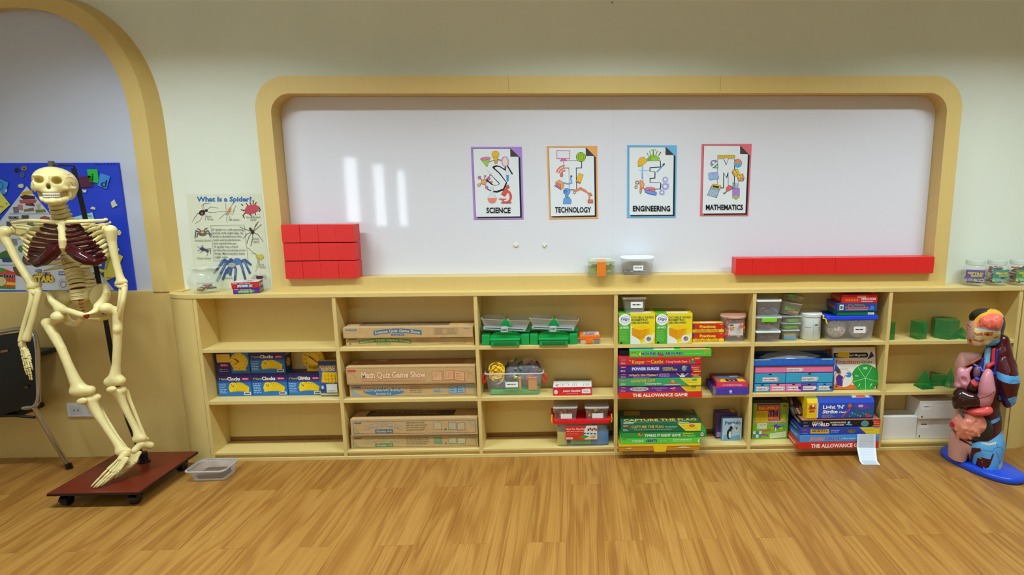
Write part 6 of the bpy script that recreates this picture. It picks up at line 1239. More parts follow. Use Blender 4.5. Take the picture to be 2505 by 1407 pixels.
# big clear tub with blue lid and footballs
yf = .006; x0, x1 = aty(2024, 800, yf).x, aty(2147, 800, yf).x; zl = aty(2085, 783, yf).z
t, z, w, h = tub('large clear tub with royal blue lid and yellow clips, holding patterned balls', 2026, 2146, 779, 832, .076, ZS[0]+.0006, .138, .90, mat((214, 214, 212), rough=.22, alpha=.28), None, r=.02, name='storage_tub', lab=(.062, .034, 'paper', .16, .5))
BLU = mat((30, 66, 216), rough=.35)
g = G(); g.loft([[(p[0], p[1], q) for p in rrect(w*k, .138*k2, .02)] for k, k2, q in ((1.0, 1.0, h-.008), (1.09, 1.03, h-.006), (1.09, 1.03, h+.008), (1.05, 1.0, h+.013), (.9, .85, h+.013), (.88, .83, h+.009))], BLU); o = g.obj('lid', t, smooth=True, angle=40)
ZBL = t.location.z+h+.0135
for sx in (-1,):
    g = G(); g.tube([(sx*w*.555, -.05, h+.010), (sx*w*.575, -.052, h-.002), (sx*w*.53, -.06, h-.004), (sx*w*.53, -.068, h-.02), (sx*w*.50, -.068, h-.028)], .0035, mat((232, 196, 40), rough=.4), n=6, sub=3); g.tube([(sx*w*.56, -.05, h+.01), (sx*w*.57, .0, h+.014), (sx*w*.56, .04, h+.012)], .0035, mat((232, 196, 40), rough=.4), n=6); g.obj('clip', t, smooth=True)
for k, (dx, lb) in enumerate(((-.055, 'white pentagon-panelled ball at the left inside the blue-lidded tub'), (.06, 'white pentagon-panelled ball at the right inside the blue-lidded tub'))):
    bt = thing('panelled_ball', lb, 'ball', (t.location.x+dx, .076, t.location.z+.004), group='panelled balls in the blue-lidded tub')
    bm = bmesh.new(); bmesh.ops.create_icosphere(bm, subdivisions=1, radius=.052); bm.verts.ensure_lookup_table(); bm.edges.ensure_lookup_table()
    bmesh.ops.bevel(bm, geom=bm.verts[:], offset=.33*bm.edges[0].calc_length(), affect='VERTICES', segments=1)
    fs = [[v.co.normalized()*.052 for v in f.verts] for f in bm.faces]; bm.free()
    g = G(); g.ball((0, 0, .054), .0505, mat((196, 150, 156), rough=.5), 20, 12); g.obj('ball_core', bt, smooth=True)
    for f in fs:
        c = sum(f, Vector())/len(f); q = [c+(p-c)*.86 for p in f]; q2 = [p*1.035 for p in q]; n = len(q)
        G().add([p+Vector((0, 0, .054)) for p in q+q2], [tuple(range(n, 2*n))]+[(i, (i+1) % n, n+(i+1) % n, n+i) for i in range(n)], mat((214, 210, 186) if n == 6 else (196, 198, 208), rough=.5)).obj('panel', bt)
# boxes on the blue lid
def s_mm(A, w, h): A.rect(.06*w, h*.2, .16*w, h*.85, '#e8e8dc'); A.ell(.11*w, h*.5, .035*w, h*.2, '#3a7a4a', 10); A.text('Pre-Algebra', .28*w, h*.72, h*.16, '#8ab83a', w=.4*w, bold=.03); A.text('Mathematics', .21*w, h*.34, h*.3, '#e8622a', w=.58*w, bold=.06); A.rect(.22*w, h*.18, .78*w, h*.23, '#c8d0e8'); A.poly([(.8*w, h*.2), (.93*w, h*.2), (.92*w, h*.55), (.86*w, h*.75)], '#3a8ad8')
def s_mc(A, w, h): A.text('ORIGINAL', .42*w, h*.66, h*.22, '#f2e6dc', w=.27*w, bold=.03); A.text('MINI-CLOCKS', .55*w, h*.36, h*.24, '#f2e6dc', w=.4*w, bold=.04); [A.ell(w*(.14+.075*k), h*.36, .032*w, h*.14, '#d8802a', 10) for k in range(5)]; A.rect(.55*w, h*.16, .88*w, h*.24, '#f0d8d0'); A.lines(.03*w, h*.8, .2*w, h*.92, 1, '#f0c8b8')
BG = 'boxes on the blue-lidded tub'
t, z = gbox('book_box', 'green plastic-cased box with a white price sticker on the blue lid', 'box', 2048, 2141, 774.5, 762, .016, ZBL+EPS, .12, '#12783c', front=lambda A, w, h: (A.rect(.001, .001, w-.001, h-.001, '#12783c'), A.rect(.80*w, h*.15, .96*w, h*.75, '#dfe4de'), A.lines(.82*w, h*.2, .94*w, h*.7, 2, '#5a6a60')), group=BG)
t, z = gbox('book_box', 'blue box lettered Mathematics in orange, middle of three on the blue lid', 'box', 2047, 2145, 761.5, 742, .012, z+EPS, .125, '#2f4a94', front=spine('#2f4a94', s_mm), left=sd('#33457c', 'Mathematics', '#d8703a'), group=BG)
gbox('book_box', 'red Original Mini-Clocks box on top of the blue lid stack', 'box', 2058, 2146, 741.5, 721, .014, z+EPS, .12, '#d22a26', front=spine('#d22a26', s_mc), left=sd('#b02420', 'Mini-Clocks', '#e8a03a'), group=BG)

# row B column 3: clear bin full of parts
t, z, w, h = tub('clear bin with red handles heaped with bags and yellow rope', 1186, 1327, 915, 971, .078, ZS[1]+.0006, .125, .90, mat((216, 218, 214), rough=.16, alpha=.2), None, r=.02, name='storage_bin', lab=(.066, .030, 'marker', -.04, .52))
RH = mat((224, 56, 40), rough=.4); c0 = t.location.copy()
for sx in (-1, 1): G().tube([(sx*w*.5, -.02, h-.006), (sx*w*.545, -.03, h-.02), (sx*w*.555, -.03, h-.045), (sx*w*.53, -.03, h-.055), (sx*w*.49, -.02, h-.03)], .005, RH, n=8).obj('handle', t, smooth=True)
g = G(); g.loft([[(p[0], p[1], q) for p in rrect(w*k, .125*k, .02)] for k, q in ((1.02, h-.004), (1.04, h-.002), (1.04, h+.003), (1.01, h+.004))], mat((224, 226, 222), rough=.2, alpha=.7), cap=False); g.obj('rim', t, smooth=True)
tag(G().bbox((-w*.42, -.045, 0), (w*.42, .045, .022), mat((84, 176, 84), rough=.5), b=.004).obj('foam_mat', loc=(c0.x, c0.y, c0.z+.003)), 'green foam mat lying at the bottom of the clear bin', 'mat')
rnd = random.Random(12); rc = aty(1214, 915, .0)
g = G()
for k in range(16):
    a0 = rnd.uniform(0, 6.28); R0 = rnd.uniform(.018, .040); zc = rnd.uniform(-.045, .045); pts = [(R0*math.cos(a0+i*.55)+rnd.uniform(-.002, .002), rnd.uniform(-.012, .012), R0*math.sin(a0+i*.55)+zc*.5) for i in range(10)]
    g.tube(pts, .0048, mat(('#f2c21e', '#e8b41a', '#f6cf34')[k % 3], rough=.45), n=6, sub=2)
tag(g.obj('yellow_rope_coil', smooth=True, loc=(c0.x-w*.31, .052, c0.z+h-.008)), 'bright yellow coil of rope at the left of the clear bin', 'rope')
def heap_bag(loc, r, cols, n, seed, lb, size=.02, name='parts_bag'):
    bt = thing(name, lb, 'bag', loc); rn = random.Random(seed); g = G()
    for k in range(n):
        a, b = rn.uniform(0, 6.28), rn.uniform(-.6, 1); p = Vector((r[0]*.75*math.cos(a)*rn.random(), r[1]*.75*math.sin(a)*rn.random(), r[2]*(.5+.45*b)))
        d = Vector((rn.uniform(-1, 1), rn.uniform(-1, 1), rn.uniform(-1, 1))).normalized()*size
        g.tube([p-d, p+d], [size*.35, size*.25], mat(cols[k % len(cols)], rough=.4), n=6, sub=1)
    o = g.obj('parts_heap', bt); o['kind'] = 'stuff'
    g = G(); N = 16; rings = []
    for j in range(8):
        th = j/7; rr_ = math.sin(math.pi*(.12+.80*th))**.6 if th < .8 else .35*(1-th)/.2+.25
        rings.append([(r[0]*rr_*(1+rn.uniform(-.12, .12))*math.cos(2*math.pi*i/N)+.02*max(0, th-.75), r[1]*rr_*(1+rn.uniform(-.12, .12))*math.sin(2*math.pi*i/N), r[2]*1.2*th) for i in range(N)])
    g.loft(rings, mat((236, 238, 236), rough=.06, alpha=.17, spec=1.0), cap=False); g.obj('plastic_film', bt); return bt
heap_bag((c0.x-.01, .085, c0.z+.03), (.045, .04, .125), ['#2f3a3c', '#4a545a', '#d8d02c', '#20282c'], 26, 4, 'clear bag of black and yellow sticks in the clear bin', .03)
heap_bag((c0.x+.07, .082, c0.z+.035), (.075, .045, .125), ['#22306a', '#b02a38', '#2a3a7c', '#3a4a58', '#c83a4a', '#2f6a5a'], 44, 6, 'clear bag of navy and red pieces in the clear bin', .022)
heap_bag((c0.x-.085, .07, c0.z+.026), (.04, .035, .06), ['#4f5a78', '#5f6a88', '#444e68'], 22, 9, 'clear bag of slate blue pieces at the left bottom of the bin', .024)
tag(G().bbox((-.022, -.004, 0), (.022, .004, .07), mat((226, 152, 60), rough=.5), b=.002).obj('orange_piece', loc=(c0.x+.095, .034, c0.z+.026)), 'flat orange puzzle piece standing at the right in the clear bin', 'toy'); tag(G().bbox((-.006, -.004, 0), (.006, .004, .07), mat((222, 168, 60), rough=.5), b=.002).obj('orange_piece', loc=(c0.x+.03, .034, c0.z+.026)), 'narrow orange piece standing mid-bin behind the label', 'toy')

# row C column 3: red-lidded tub with two small containers
t, z, w, h = tub('clear tub with red lid and yellow clips, labelled Class Pack', 1357, 1490, 1033, 1095.5, .066, ZS[2]+.0006, .13, .90, mat((206, 210, 206), rough=.2, alpha=.24), None, r=.028, name='storage_tub')
REDL = mat((206, 24, 28), rough=.3); c0 = t.location.copy()
g = G(); g.loft([[(p[0], p[1], q) for p in rrect(w*k, .13*k2, .028)] for k, k2, q in ((1.0, 1.0, h-.010), (1.09, 1.04, h-.008), (1.10, 1.04, h+.010), (1.07, 1.0, h+.014), (.96, .88, h+.014), (.94, .86, h+.004))], REDL); g.obj('lid', t, smooth=True, angle=40)
for sx in (-1, 1): G().tube([(sx*w*.55, -.03, h+.03), (sx*w*.555, -.035, h+.005), (sx*w*.545, -.045, h-.012), (sx*w*.56, -.03, h+.012)], .004, mat((236, 192, 36), rough=.4), n=7).obj('clip', t, smooth=True)
for sx in (-1, 1): G().tube([(sx*w*.56, .02, h+.045), (sx*w*.56, .02, h+.01), (sx*w*.55, .02, h-.005)], .0055, REDL, n=7).obj('side_handle', t, smooth=True)
A = Art(.35); lw, lh = .165, .078; A.rect(0, 0, lw, lh, '#d93420'); A.poly([(lw*.66, lh), (lw*.58, lh*.6), (lw*.6, .001), (lw, .001), (lw, lh)], '#e6e2d4'); A.text('Base Ten Class Pack', lw*.03, lh*.73, lh*.1, '#f4e6dc', w=lw*.62, bold=.04); A.lines(lw*.03, lh*.55, lw*.62, lh*.68, 1, '#f0c8bc'); A.lines(lw*.05, lh*.3, lw*.4, lh*.52, 2, '#e88a78', seed=3); A.rect(lw*.02, lh*.04, lw*.22, lh*.17, '#efe8e0'); A.text('#4281', lw*.04, lh*.07, lh*.07, '#333', w=lw*.15)
for k in range(5): A.rect(lw*(.70+.06*k), lh*(.62+.06*(k % 2)), lw*(.745+.06*k), lh*(.80+.06*(k % 2)), '#8a2a1c')
for k in range(4): A.ell(lw*(.60+.11*k), lh*(.46-.015*k), lw*.045, lh*.06, '#2f6ab8', 10)
A.poly([(lw*.42, lh*.18), (lw*.56, lh*.36), (lw*.76, lh*.22), (lw*.6, lh*.08)], '#4a9a30'); A.ell(lw*.87, lh*.2, lw*.09, lh*.11, '#d8b02a', 12)
A.put('label', t, (-lw*.52, -.0635, h*.30), (1, 0, .0), (0, -.035, 1), off=.0016)
tag(G().bbox((-.05, -.04, 0), (.06, .04, .045), mat((124, 190, 96), rough=.45), b=.003).obj('block', loc=(c0.x-.01, .066, c0.z+.003)), 'green blocks bundle low inside the red-lidded tub', 'block'); tag(G().bbox((-.045, -.045, 0), (.045, .045, .085), mat((66, 132, 190), rough=.45), b=.004).obj('block', loc=(c0.x+.095, .066, c0.z+.003)), 'blue bundle at the right inside the red-lidded tub', 'block'); tag(G().bbox((-.025, -.045, 0), (.025, .045, .075), mat((214, 200, 84), rough=.45), b=.004).obj('block', loc=(c0.x-.105, .066, c0.z+.003)), 'yellow bundle at the left inside the red-lidded tub', 'block')
ZRL = c0.z+h+.005
for k, (uL, uR, lb, cols) in enumerate(((1353.5, 1412, 'small clear tub with blank label on the red lid, left one', ['#d86a78', '#e8c23a', '#d8788a', '#c8505a']), (1431, 1489, 'small clear tub with blank label on the red lid, right one', ['#e8c02a', '#3a4a80', '#d86a70', '#e0b83a']))):
    t, z, w2, h2 = tub(lb, uL, uR, 996.5, 1023.5, .065, ZRL, .115, .88, mat((222, 222, 216), rough=.15, alpha=.24), mat((226, 228, 222), rough=.15, alpha=.5), .008, group='small tubs on the red lid')
    A = Art(.5); A.rect(0, 0, .058, .027, '#e9e9e6'); A.put('label', t, (-.024, -.0545, .012), (1, 0, 0), (0, 0, 1), off=.0012)
    stuffing('red and yellow pieces inside the %s small tub on the red lid' % ('left', 'right')[k], 'pieces', (t.location.x, .065, t.location.z+.003), (w2*.36, .035, h2*.55), cols, 50, 20+k, .018)

# row A and B column 6: green transparent solids
GS = mat((8, 126, 54), rough=.08, alpha=.66, spec=.8); GG_ = 'green transparent geometric solids'
def solid(label, pts_b, pts_t, z0, h, loc, rz=0.0):
    g = G(); n = len(pts_b)
    if pts_t is None:
        g.add([(p[0], p[1], 0) for p in pts_b]+[(0, 0, h)], [tuple(range(n-1, -1, -1))]+[(i, (i+1) % n, n) for i in range(n)], GS)
    else: g.prism(pts_b, 0, h, GS)
    o = g.obj('geometric_solid', loc=(loc[0], loc[1], z0)); o.rotation_euler = (0, 0, rz); tag(o, label, 'solid', GG_); return o
zs = ZS[0]+.0006
sq = lambda a, b: [(-a/2, -b/2), (a/2, -b/2), (a/2, b/2), (-a/2, b/2)]
ngon = lambda n, r: [(r*math.cos(2*math.pi*i/n), r*math.sin(2*math.pi*i/n)) for i in range(n)]
solid('tall thin green transparent prism next to the shelf divider', sq(.032, .032), 1, zs, .092, (aty(2181, 826, .03).x, .046))
solid('green transparent rectangular block standing on the upper right shelf', sq(.056, .056), 1, zs, .092, (aty(2251, 826, .04).x, .060), .22)
solid('large green transparent hexagonal prism on the upper right shelf', ngon(6, .066), 1, zs, .098, (aty(2318, 822, .05).x, .078), .25)
solid('low green transparent pyramid behind the torso head', sq(.075, .075), None, zs, .055, (aty(2357, 824, .05).x, .07), .5)
zs = ZS[1]+.0006
solid('green transparent square pyramid at the left of the middle shelf', sq(.072, .072), None, zs, .098, (aty(2259, 940, .07).x, .066), .12)
solid('low green transparent triangular prism between pyramid and cone', [(-.042, -.028), (.042, -.028), (.0, .04)], 1, zs, .062, (aty(2290, 938, .09).x, .105), .1)
o = G().lathe([(.036, 0), (.036, .001), (.0004, .1)], GS, n=28).obj('geometric_solid', smooth=True, angle=50, loc=(aty(2322, 940, .08).x, .078, zs)); tag(o, 'green transparent cone beside the torso shoulder', 'solid', GG_)

# ---- jars of counters on the worktop at the right
def counter_jar(u, lb, lc, title, cols, seed, turn):
    y = .07; x = aty(u, 665, y).x; r = .053; h = .138
    t = thing('counter_jar', lb, 'jar', (x, y, ZC+.0006), 0, 'jars of animal counters on the worktop'); JM = mat((228, 232, 222), rough=.06, alpha=.12, spec=.7)
    g = G(); g.lathe([(.0005, 0), (r*.9, 0), (r, .006), (r, .088), (r*.94, .1), (r*.76, .108), (r*.74, .112)], JM); g.obj('jar_body', t, smooth=True, angle=50)
    g = G(); g.lathe([(r*.80, .108), (r*.84, .110), (r*.84, .128), (r*.80, h-.006), (.0005, h-.006)], mat((214, 220, 204), rough=.25, alpha=.75)); g.obj('lid', t, smooth=True, angle=40)
    A = Art(.35); lw, lh = r*1.75, .062; A.rect(0, 0, lw, lh, lc[0]); A.rect(0, 0, lw, lh*.32, lc[1]); A.text(title, lw*.12, lh*.66, lh*.16, '#e8d838', w=lw*.78, bold=.04); A.rect(lw*.3, lh*.46, lw*.85, lh*.6, '#d8e03a'); A.lines(lw*.33, lh*.49, lw*.82, lh*.57, 1, '#6a7a20'); A.lines(lw*.2, lh*.08, lw*.7, lh*.3, 3, '#dfe8e0', seed=seed); A.rect(lw*.72, lh*.05, lw*.96, lh*.28, '#e8e8e6'); A.rect(lw*.75, lh*.1, lw*.93, lh*.24, '#6a6a6a'); A.ell(lw*.06, lh*.12, lh*.08, lh*.08, '#d8d84a', 10)
    A.g.v = [((r*1.01)*math.sin((p[0]-lw*.5)/r+turn), -(r*1.01)*math.cos((p[0]-lw*.5)/r+turn)-p[2]*math.cos(turn), p[1]+.022) for p in A.g.v]; A.g.obj('label', t)
    stuffing('coloured animal counters inside the %s jar' % lb.split()[2], 'counters', tuple(t.location+Vector((0, 0, .001))), (r*.50, r*.50, .078 if seed > 1 else .05), cols, 120, seed, .015)
counter_jar(2384, 'jar with purple label full of animal counters, leftmost of three', ('#5c2f9a', '#8a6ab0'), 'REPTILES', ['#3a7a2a', '#1f2a24', '#a8b85a', '#6a3a2a', '#2f3f2c'], 1, -.5)
counter_jar(2437, 'jar with teal label full of sea animal counters, middle of three', ('#1f8a78', '#5ab4a4'), 'OCEAN ANIMALS', ['#1f2226', '#c8682a', '#b8c8cc', '#6a3a28', '#d0443a'], 2, 0.0)
counter_jar(2492, 'jar with green label full of orange animal counters, rightmost of three', ('#2a9a34', '#6ac070'), 'WILD ANIMALS', ['#e07a24', '#7a3a1c', '#2a2420', '#c8602a', '#4a4240'], 5, .05)

# plastic bag in the organiser tray
bt = thing('plastic_bag', 'crumpled clear plastic bag lying on the blue drawer organiser', 'bag', (ORG.location.x-.01, YORG+.05, ZORG+.001)); rn = random.Random(2); g = G(); N = 22; rings = []
for j in range(7):
    th = j/6; rr_ = math.cos(th*math.pi/2*.97)
    rings.append([((.15*rr_)*(1+rn.uniform(-.1, .1))*math.cos(2*math.pi*i/N), .05*rr_*(1+rn.uniform(-.15, .15))*math.sin(2*math.pi*i/N), .036*th+rn.uniform(0, .004)*(j > 0)) for i in range(N)])
g.loft(rings, mat((220, 226, 230), rough=.08, alpha=.28, spec=1.0)); g.obj('plastic_film', bt)

# ---- clear food tub on the floor
y = -.10; t, z, w, h = tub('clear plastic food tub with loose lid lying on the floor by the plinth', 452, 547, 1132, 1174, -.15, .0006, .13, .86, mat((196, 198, 200), rough=.15, alpha=.42), None, r=.025, name='food_tub', zT=.062)
g = G(); g.loft([[(p[0]-.006, p[1]-.004, q) for p in rrect(w*k, .13*k, .025)] for k, q in ((1.0, h-.012), (1.07, h-.011), (1.07, h-.005), (1.0, h-.004))], mat((206, 208, 210), rough=.15, alpha=.6), cap=False); g.obj('lid_rim', t, smooth=True)
tag(G().add([(-.06, -.035, 0), (.06, -.03, 0), (.065, .035, 0), (-.05, .04, 0), (-.06, -.035, .016), (.06, -.03, .020), (.065, .035, .024), (-.05, .04, .018)], [(3, 2, 1, 0), (4, 5, 6, 7), (0, 1, 5, 4), (1, 2, 6, 5), (2, 3, 7, 6), (3, 0, 4, 7)], mat((110, 84, 66), rough=.6, noise=.3, nscale=90)).obj('brown_card', loc=(t.location.x-.004, t.location.y, .006)), 'folded brown card inside the food tub on the floor', 'card')

# ------------------------------------------------------------------ teaching skeleton on its wheeled board
BONE = mat((232, 214, 146), rough=.36, noise=.035, nscale=25); CART = mat((66, 12, 16), rough=.18); DISC = mat((120, 44, 30), rough=.5)
BLK = mat((16, 16, 18), rough=.35)
zb0, zb1 = .063, .075
SK = thing('skeleton_model', 'cream teaching skeleton hanging on a black pole over a wheeled red-brown board', 'skeleton', (-2.34, -.235, 0))
def P3(u, v, y): return aty(u, v, y)
def mpp(y): return (y-CAM.y)/F                       # metres per picture pixel at that depth
def bone_tube(name, pts, rad, m=BONE, parent=SK, n=9, sub=4, flat=None):
    P = [P3(*p) for p in pts]; R_ = [r*mpp(p[2]) for r, p in zip(rad if isinstance(rad, (list, tuple)) else [rad]*len(pts), pts)]
    # rounded ends
    P = [P[0]+(P[0]-P[1]).normalized()*R_[0]*.5]+P+[P[-1]+(P[-1]-P[-2]).normalized()*R_[-1]*.5]; R_ = [R_[0]*.45]+R_+[R_[-1]*.45]
    return G().tube(P, R_, m, n=n, sub=sub, flat=flat).obj(name, parent, smooth=True, world=SK)
def bone_sdf(name, caps, k=8, h=2.2, balls=(), cuts=(), m=BONE, parent=SK):
    """caps: chains of (u,v,y,r px); balls: (u,v,y, rx,ry,rz px)"""
    C = [[(P3(*q[:3]), q[3]*mpp(q[2])) for q in ch] for ch in caps]; B = [(P3(*b[:3]), [x*mpp(b[2]) for x in b[3:6]], (b[6] if len(b) > 6 else 0)) for b in balls]
    D = [(P3(*b[:3]), [x*mpp(b[2]) for x in b[3:6]], (b[6] if len(b) > 6 else 0)) for b in cuts]
    allp = [(p, r) for ch in C for p, r in ch]+[(p, max(r)) for p, r, _ in B]
    s = mpp(caps[0][0][2] if caps else balls[0][2]); kk, hh = k*s, h*s
    lo = [min(p[i]-r for p, r in allp)-3*hh for i in range(3)]; hi = [max(p[i]+r for p, r in allp)+3*hh for i in range(3)]
    def rm(a): c, s_ = math.cos(a), math.sin(a); return np.array([[c, 0, -s_], [0, 1, 0], [s_, 0, c]])
    def fn(X, Y, Z):
        o = None
        for ch in C:
            q = s_chain(X, Y, Z, [tuple(p) for p, r in ch], [r for p, r in ch], kk*.12) if len(ch) > 1 else s_ell(X, Y, Z, ch[0][0], [ch[0][1]]*3)
            o = q if o is None else s_u(o, q, kk)
        for p, r, a in B:
            q = s_ell(X, Y, Z, p, r, rm(a)); o = q if o is None else s_u(o, q, kk)
        for p, r, a in D: o = s_sub(o, s_ell(X, Y, Z, p, r, rm(a)), kk*.5)
        return o
    return sdf_obj(name, fn, lo, hi, hh, m, parent, SK)
# base board, castors, pole
bd = G().bbox((-2.54, -.44, zb0), (-2.142, -.032, zb1), mat((104, 32, 16), rough=.28, noise=.08, nscale=12), b=.001, seg=1).obj('base_board', SK, world=SK)
G().box((-2.541, -.441, zb0-.001), (-2.141, -.031, zb1-.004), mat((22, 18, 18), rough=.5)).obj('edge_band', bd, world=SK)
CHR = mat((30, 30, 32), rough=.18, metal=.3)
for cx, cy in ((-2.49, -.395), (-2.19, -.395), (-2.49, -.08), (-2.19, -.08)):
    g = G(); rg = []
    for xx, r in ((-.016, .018), (-.014, .0225), (.014, .0225), (.016, .018)): rg.append([(cx+xx, cy-.008+r*math.cos(2*math.pi*i/18), .0229+r*math.sin(2*math.pi*i/18)) for i in range(18)])
    g.loft(rg, CHR); o = g.obj('castor_wheel', SK, smooth=True, angle=40, world=SK)
    g = G(); rg = []
    for t_ in range(7):
        a = math.radians(20+t_*25); rg.append([(cx+xx, cy-.008+.027*math.cos(a)*kq, .0229+.027*math.sin(a)*kq) for xx, kq in ((-.018, 1), (.018, 1), (.018, .88), (-.018, .88))])
    g.loft(rg, mat((40, 40, 42), rough=.12, metal=.6)); g.box((cx-.006, cy-.006, .044), (cx+.006, cy+.006, zb0), CHR); g.obj('castor_hood', o, smooth=False, world=SK)
pb = atz(353, 1130, zb1+.001); yp = pb.y
g = G(); g.tube([pb, aty(292, 960, yp), aty(236, 660, yp+.01), aty(180, 412, yp+.02)], .0125, BLK, n=4, sub=3); g.obj('pole', SK, world=SK)
g = G(); g.lathe([(.0005, 0), (.026, 0), (.026, .006), (.018, .008), (.018, .05), (.0005, .05)], BLK, c=tuple(pb), n=20); g.obj('pole_socket', SK, smooth=True, angle=40, world=SK)
pt = aty(180, 406, yp+.02); g = G(); g.tube([pt+Vector((0, 0, -.02)), pt, aty(150, 405, -.2), aty(126, 404, -.215), aty(126, 412, -.215)], .004, BLK, n=6, sub=3); g.obj('hanger_arm', SK, smooth=True, world=SK)
g = G(); p = aty(126, 401, -.215); g.box(tuple(p+Vector((-.008, -.008, -.014))), tuple(p+Vector((.008, .008, .012))), mat('#5a5248', rough=.4)); g.obj('hanger_nut', SK, world=SK)

# skull
yk = -.225
VS = View(132, 452, yk)
SKULL = VS.build('skull', [(136, 443, 8, 57, 58, 34, -.2), (158, 455, 30, 36, 40, 32, -.2), (119, 455, -40, 42, 27, 24, -.05), (121, 468, -52, 20, 19, 9), (117, 432, -42, 34, 16, 7, -.05),
  (150, 462, -46, 17, 10, 5, .05), (170, 461, -22, 17, 12, 4, .05), (87, 461, -36, 9, 12, 5), (119, 444, -62, 4.5, 8, 11), (166, 474, 18, 16, 20, 16)],
  [(97.5, 441, -60, 12.5, 30, 9.4, -.05), (141, 443, -58, 13.5, 30, 9.4, -.1), (118.5, 457, -68, 5.2, 20, 7), (153, 472, -40, 11, 17, 8), (94, 472.5, -38, 9, 20, 8), (124, 487, -5, 34, 30, 9)], k=7, h=1.3, mats=BONE, parent=SK, root=SK, kc=2)
TM = mat((216, 208, 192), rough=.3)
for k in range(10):                                   # teeth on their arch
    a = math.radians(-64+128*k/9)
    for v0, v1 in ((472.5, 477.2), (478.0, 482.5)):
        b_ = -54-19*math.cos(a)+3; g = G(); c1 = VS.pt(122+20*math.sin(a), v0, b_); c2 = VS.pt(122+20*math.sin(a), v1, b_)
        g.tube([c1, c1.lerp(c2, .2), c1.lerp(c2, .8), c2], [.0028, .0046, .0044, .0030], TM, n=6, sub=1); g.obj('tooth', SKULL, smooth=True, world=SK)
VS.build('mandible', [], (), [[(98, 480, -40, 5), (101, 487, -52, 6), (110, 490.5, -64, 7), (123, 491.5, -70, 7.5), (138, 490, -62, 7), (154, 487, -42, 7), (164, 480, -26, 6), (167, 464, -20, 5)], [(99, 484, -46, 5), (94, 470, -32, 4)], [(106, 486, -58, 4.5), (123, 486.5, -68, 4.5), (140, 486, -56, 4.5)]], k=3, h=1.3, mats=BONE, parent=SK, root=SK)
g = G(); sm = mat((176, 96, 78), rough=.5)
for pts in (((158, 424), (166, 431), (170, 440)), ((161, 437), (170, 434), (178, 438), (184, 452)), ((166, 428), (172, 425)), ((78, 433), (80, 446), (83, 452)), ((173, 445), (180, 455), (186, 457))):
    Q = []
    for u, v in pts:                                  # drop the suture line onto the skull surface
        Q.append((u, v))
    Q2 = []
    for u, v in Q:
        o_ = SK.matrix_basis.inverted() @ CAM; dd = ray(u, v).normalized()
        ok, loc, nr, _ = SKULL.ray_cast(o_, dd)
        if ok: Q2.append(SK.matrix_basis @ (loc+nr*.0006))
    if len(Q2) > 1: g.tube(Q2, .0009, sm, n=4, sub=2)
if g.v: o = g.obj('suture_marks', SKULL); o.data.transform(SK.matrix_basis.inverted()); o['kind'] = 'stuff'

# spine: vertebrae and discs
def vpath(t):                                         # 0 top of neck .. 1 sacrum
    K = [(0, 133, 492, -.215), (.10, 141, 515, -.205), (.2, 150, 540, -.19), (.32, 156, 570, -.155), (.45, 162, 600, -.145), (.58, 171, 635, -.15), (.72, 182, 672, -.165), (.86, 190, 703, -.185), (1, 196, 732, -.185)]
    for a, b in zip(K, K[1:]):
        if t <= b[0]+1e-9:
            f = (t-a[0])/(b[0]-a[0]); return tuple(a[i]+(b[i]-a[i])*f for i in (1, 2, 3))
NV = 24
for i in range(NV):
    t0, t1 = i/NV, (i+1)/NV; a, b = vpath(t0), vpath(t1); pa, pb_ = P3(*a), P3(*b); s = mpp(a[2]); r = (13+4.5*min(1, t0*1.6) if t0 > .22 else 14+t0*18)*s
    d = (pb_-pa); g = G()
    g.tube([pa+d*.04, pa+d*.16, pa+d*.45, pa+d*.80, pa+d*.93], [r*.92, r, r*.93, r*.99, r*.92], BONE, n=14, sub=1)
    c = pa+d*.5
    for sx in (-1, 1):                                # transverse processes
        L_p = (1.12 if t0 < .22 else 1.6 if t0 < .7 else 1.95); g.tube([c+Vector((sx*r*.6, r*.5, 0)), c+Vector((sx*r*L_p, r*.9, r*.12))], [r*.34, r*.2], BONE, n=6, sub=1)
    g.tube([c+Vector((0, r*.6, 0)), c+Vector((0, r*2.0, -r*.5))], [r*.36, r*.2], BONE, n=6, sub=1)
    g.obj('vertebra', SK, smooth=True, world=SK, angle=60)
    g = G(); g.tube([pa+d*.88, pa+d*1.08], [r*.88, r*.88], DISC, n=14, sub=1); g.obj('disc', SK, smooth=True, world=SK, angle=60)
# sternum and ribs
Z1 = lambda X, Y: (X/3.517, 380+Y/3.517)
yst = -.285
bone_sdf('sternum', [[Z1(515, 596)+(yst+.015, 7), Z1(552, 596)+(yst+.015, 7)], [Z1(533, 600)+(yst+.012, 11), Z1(538, 660)+(yst, 7.5), Z1(542, 730)+(yst-.008, 8.5), Z1(544, 790)+(yst-.008, 7.5), Z1(545, 832)+(yst-.003, 3)]], k=5, h=1.4)
RL = [((500, 608), (388, 602), (322, 594), 300), ((503, 660), (357, 636), (290, 634), 262), ((506, 706), (322, 680), (262, 658), 238), ((507, 746), (290, 720), (240, 694), 222), ((500, 775), (268, 762), (222, 737), 212), ((470, 800), (255, 800), (215, 772), 206), ((440, 830), (248, 832), (212, 802), 206), ((410, 870), (242, 866), (214, 838), 208), ((380, 900), (256, 902), (228, 872), 220)]
RR_ = [((572, 608), (688, 600), (760, 590), 770), ((574, 660), (712, 630), (766, 606), 810), ((577, 702), (740, 662), (800, 634), 850), ((580, 742), (780, 700), (832, 668), 880), ((585, 775), (810, 738), (860, 702), 896), ((620, 800), (840, 768), (888, 736), 908), ((660, 830), (866, 800), (910, 772), 918), ((700, 870), (890, 842), (918, 816), 922), ((740, 895), (904, 872), (922, 850), 926)]
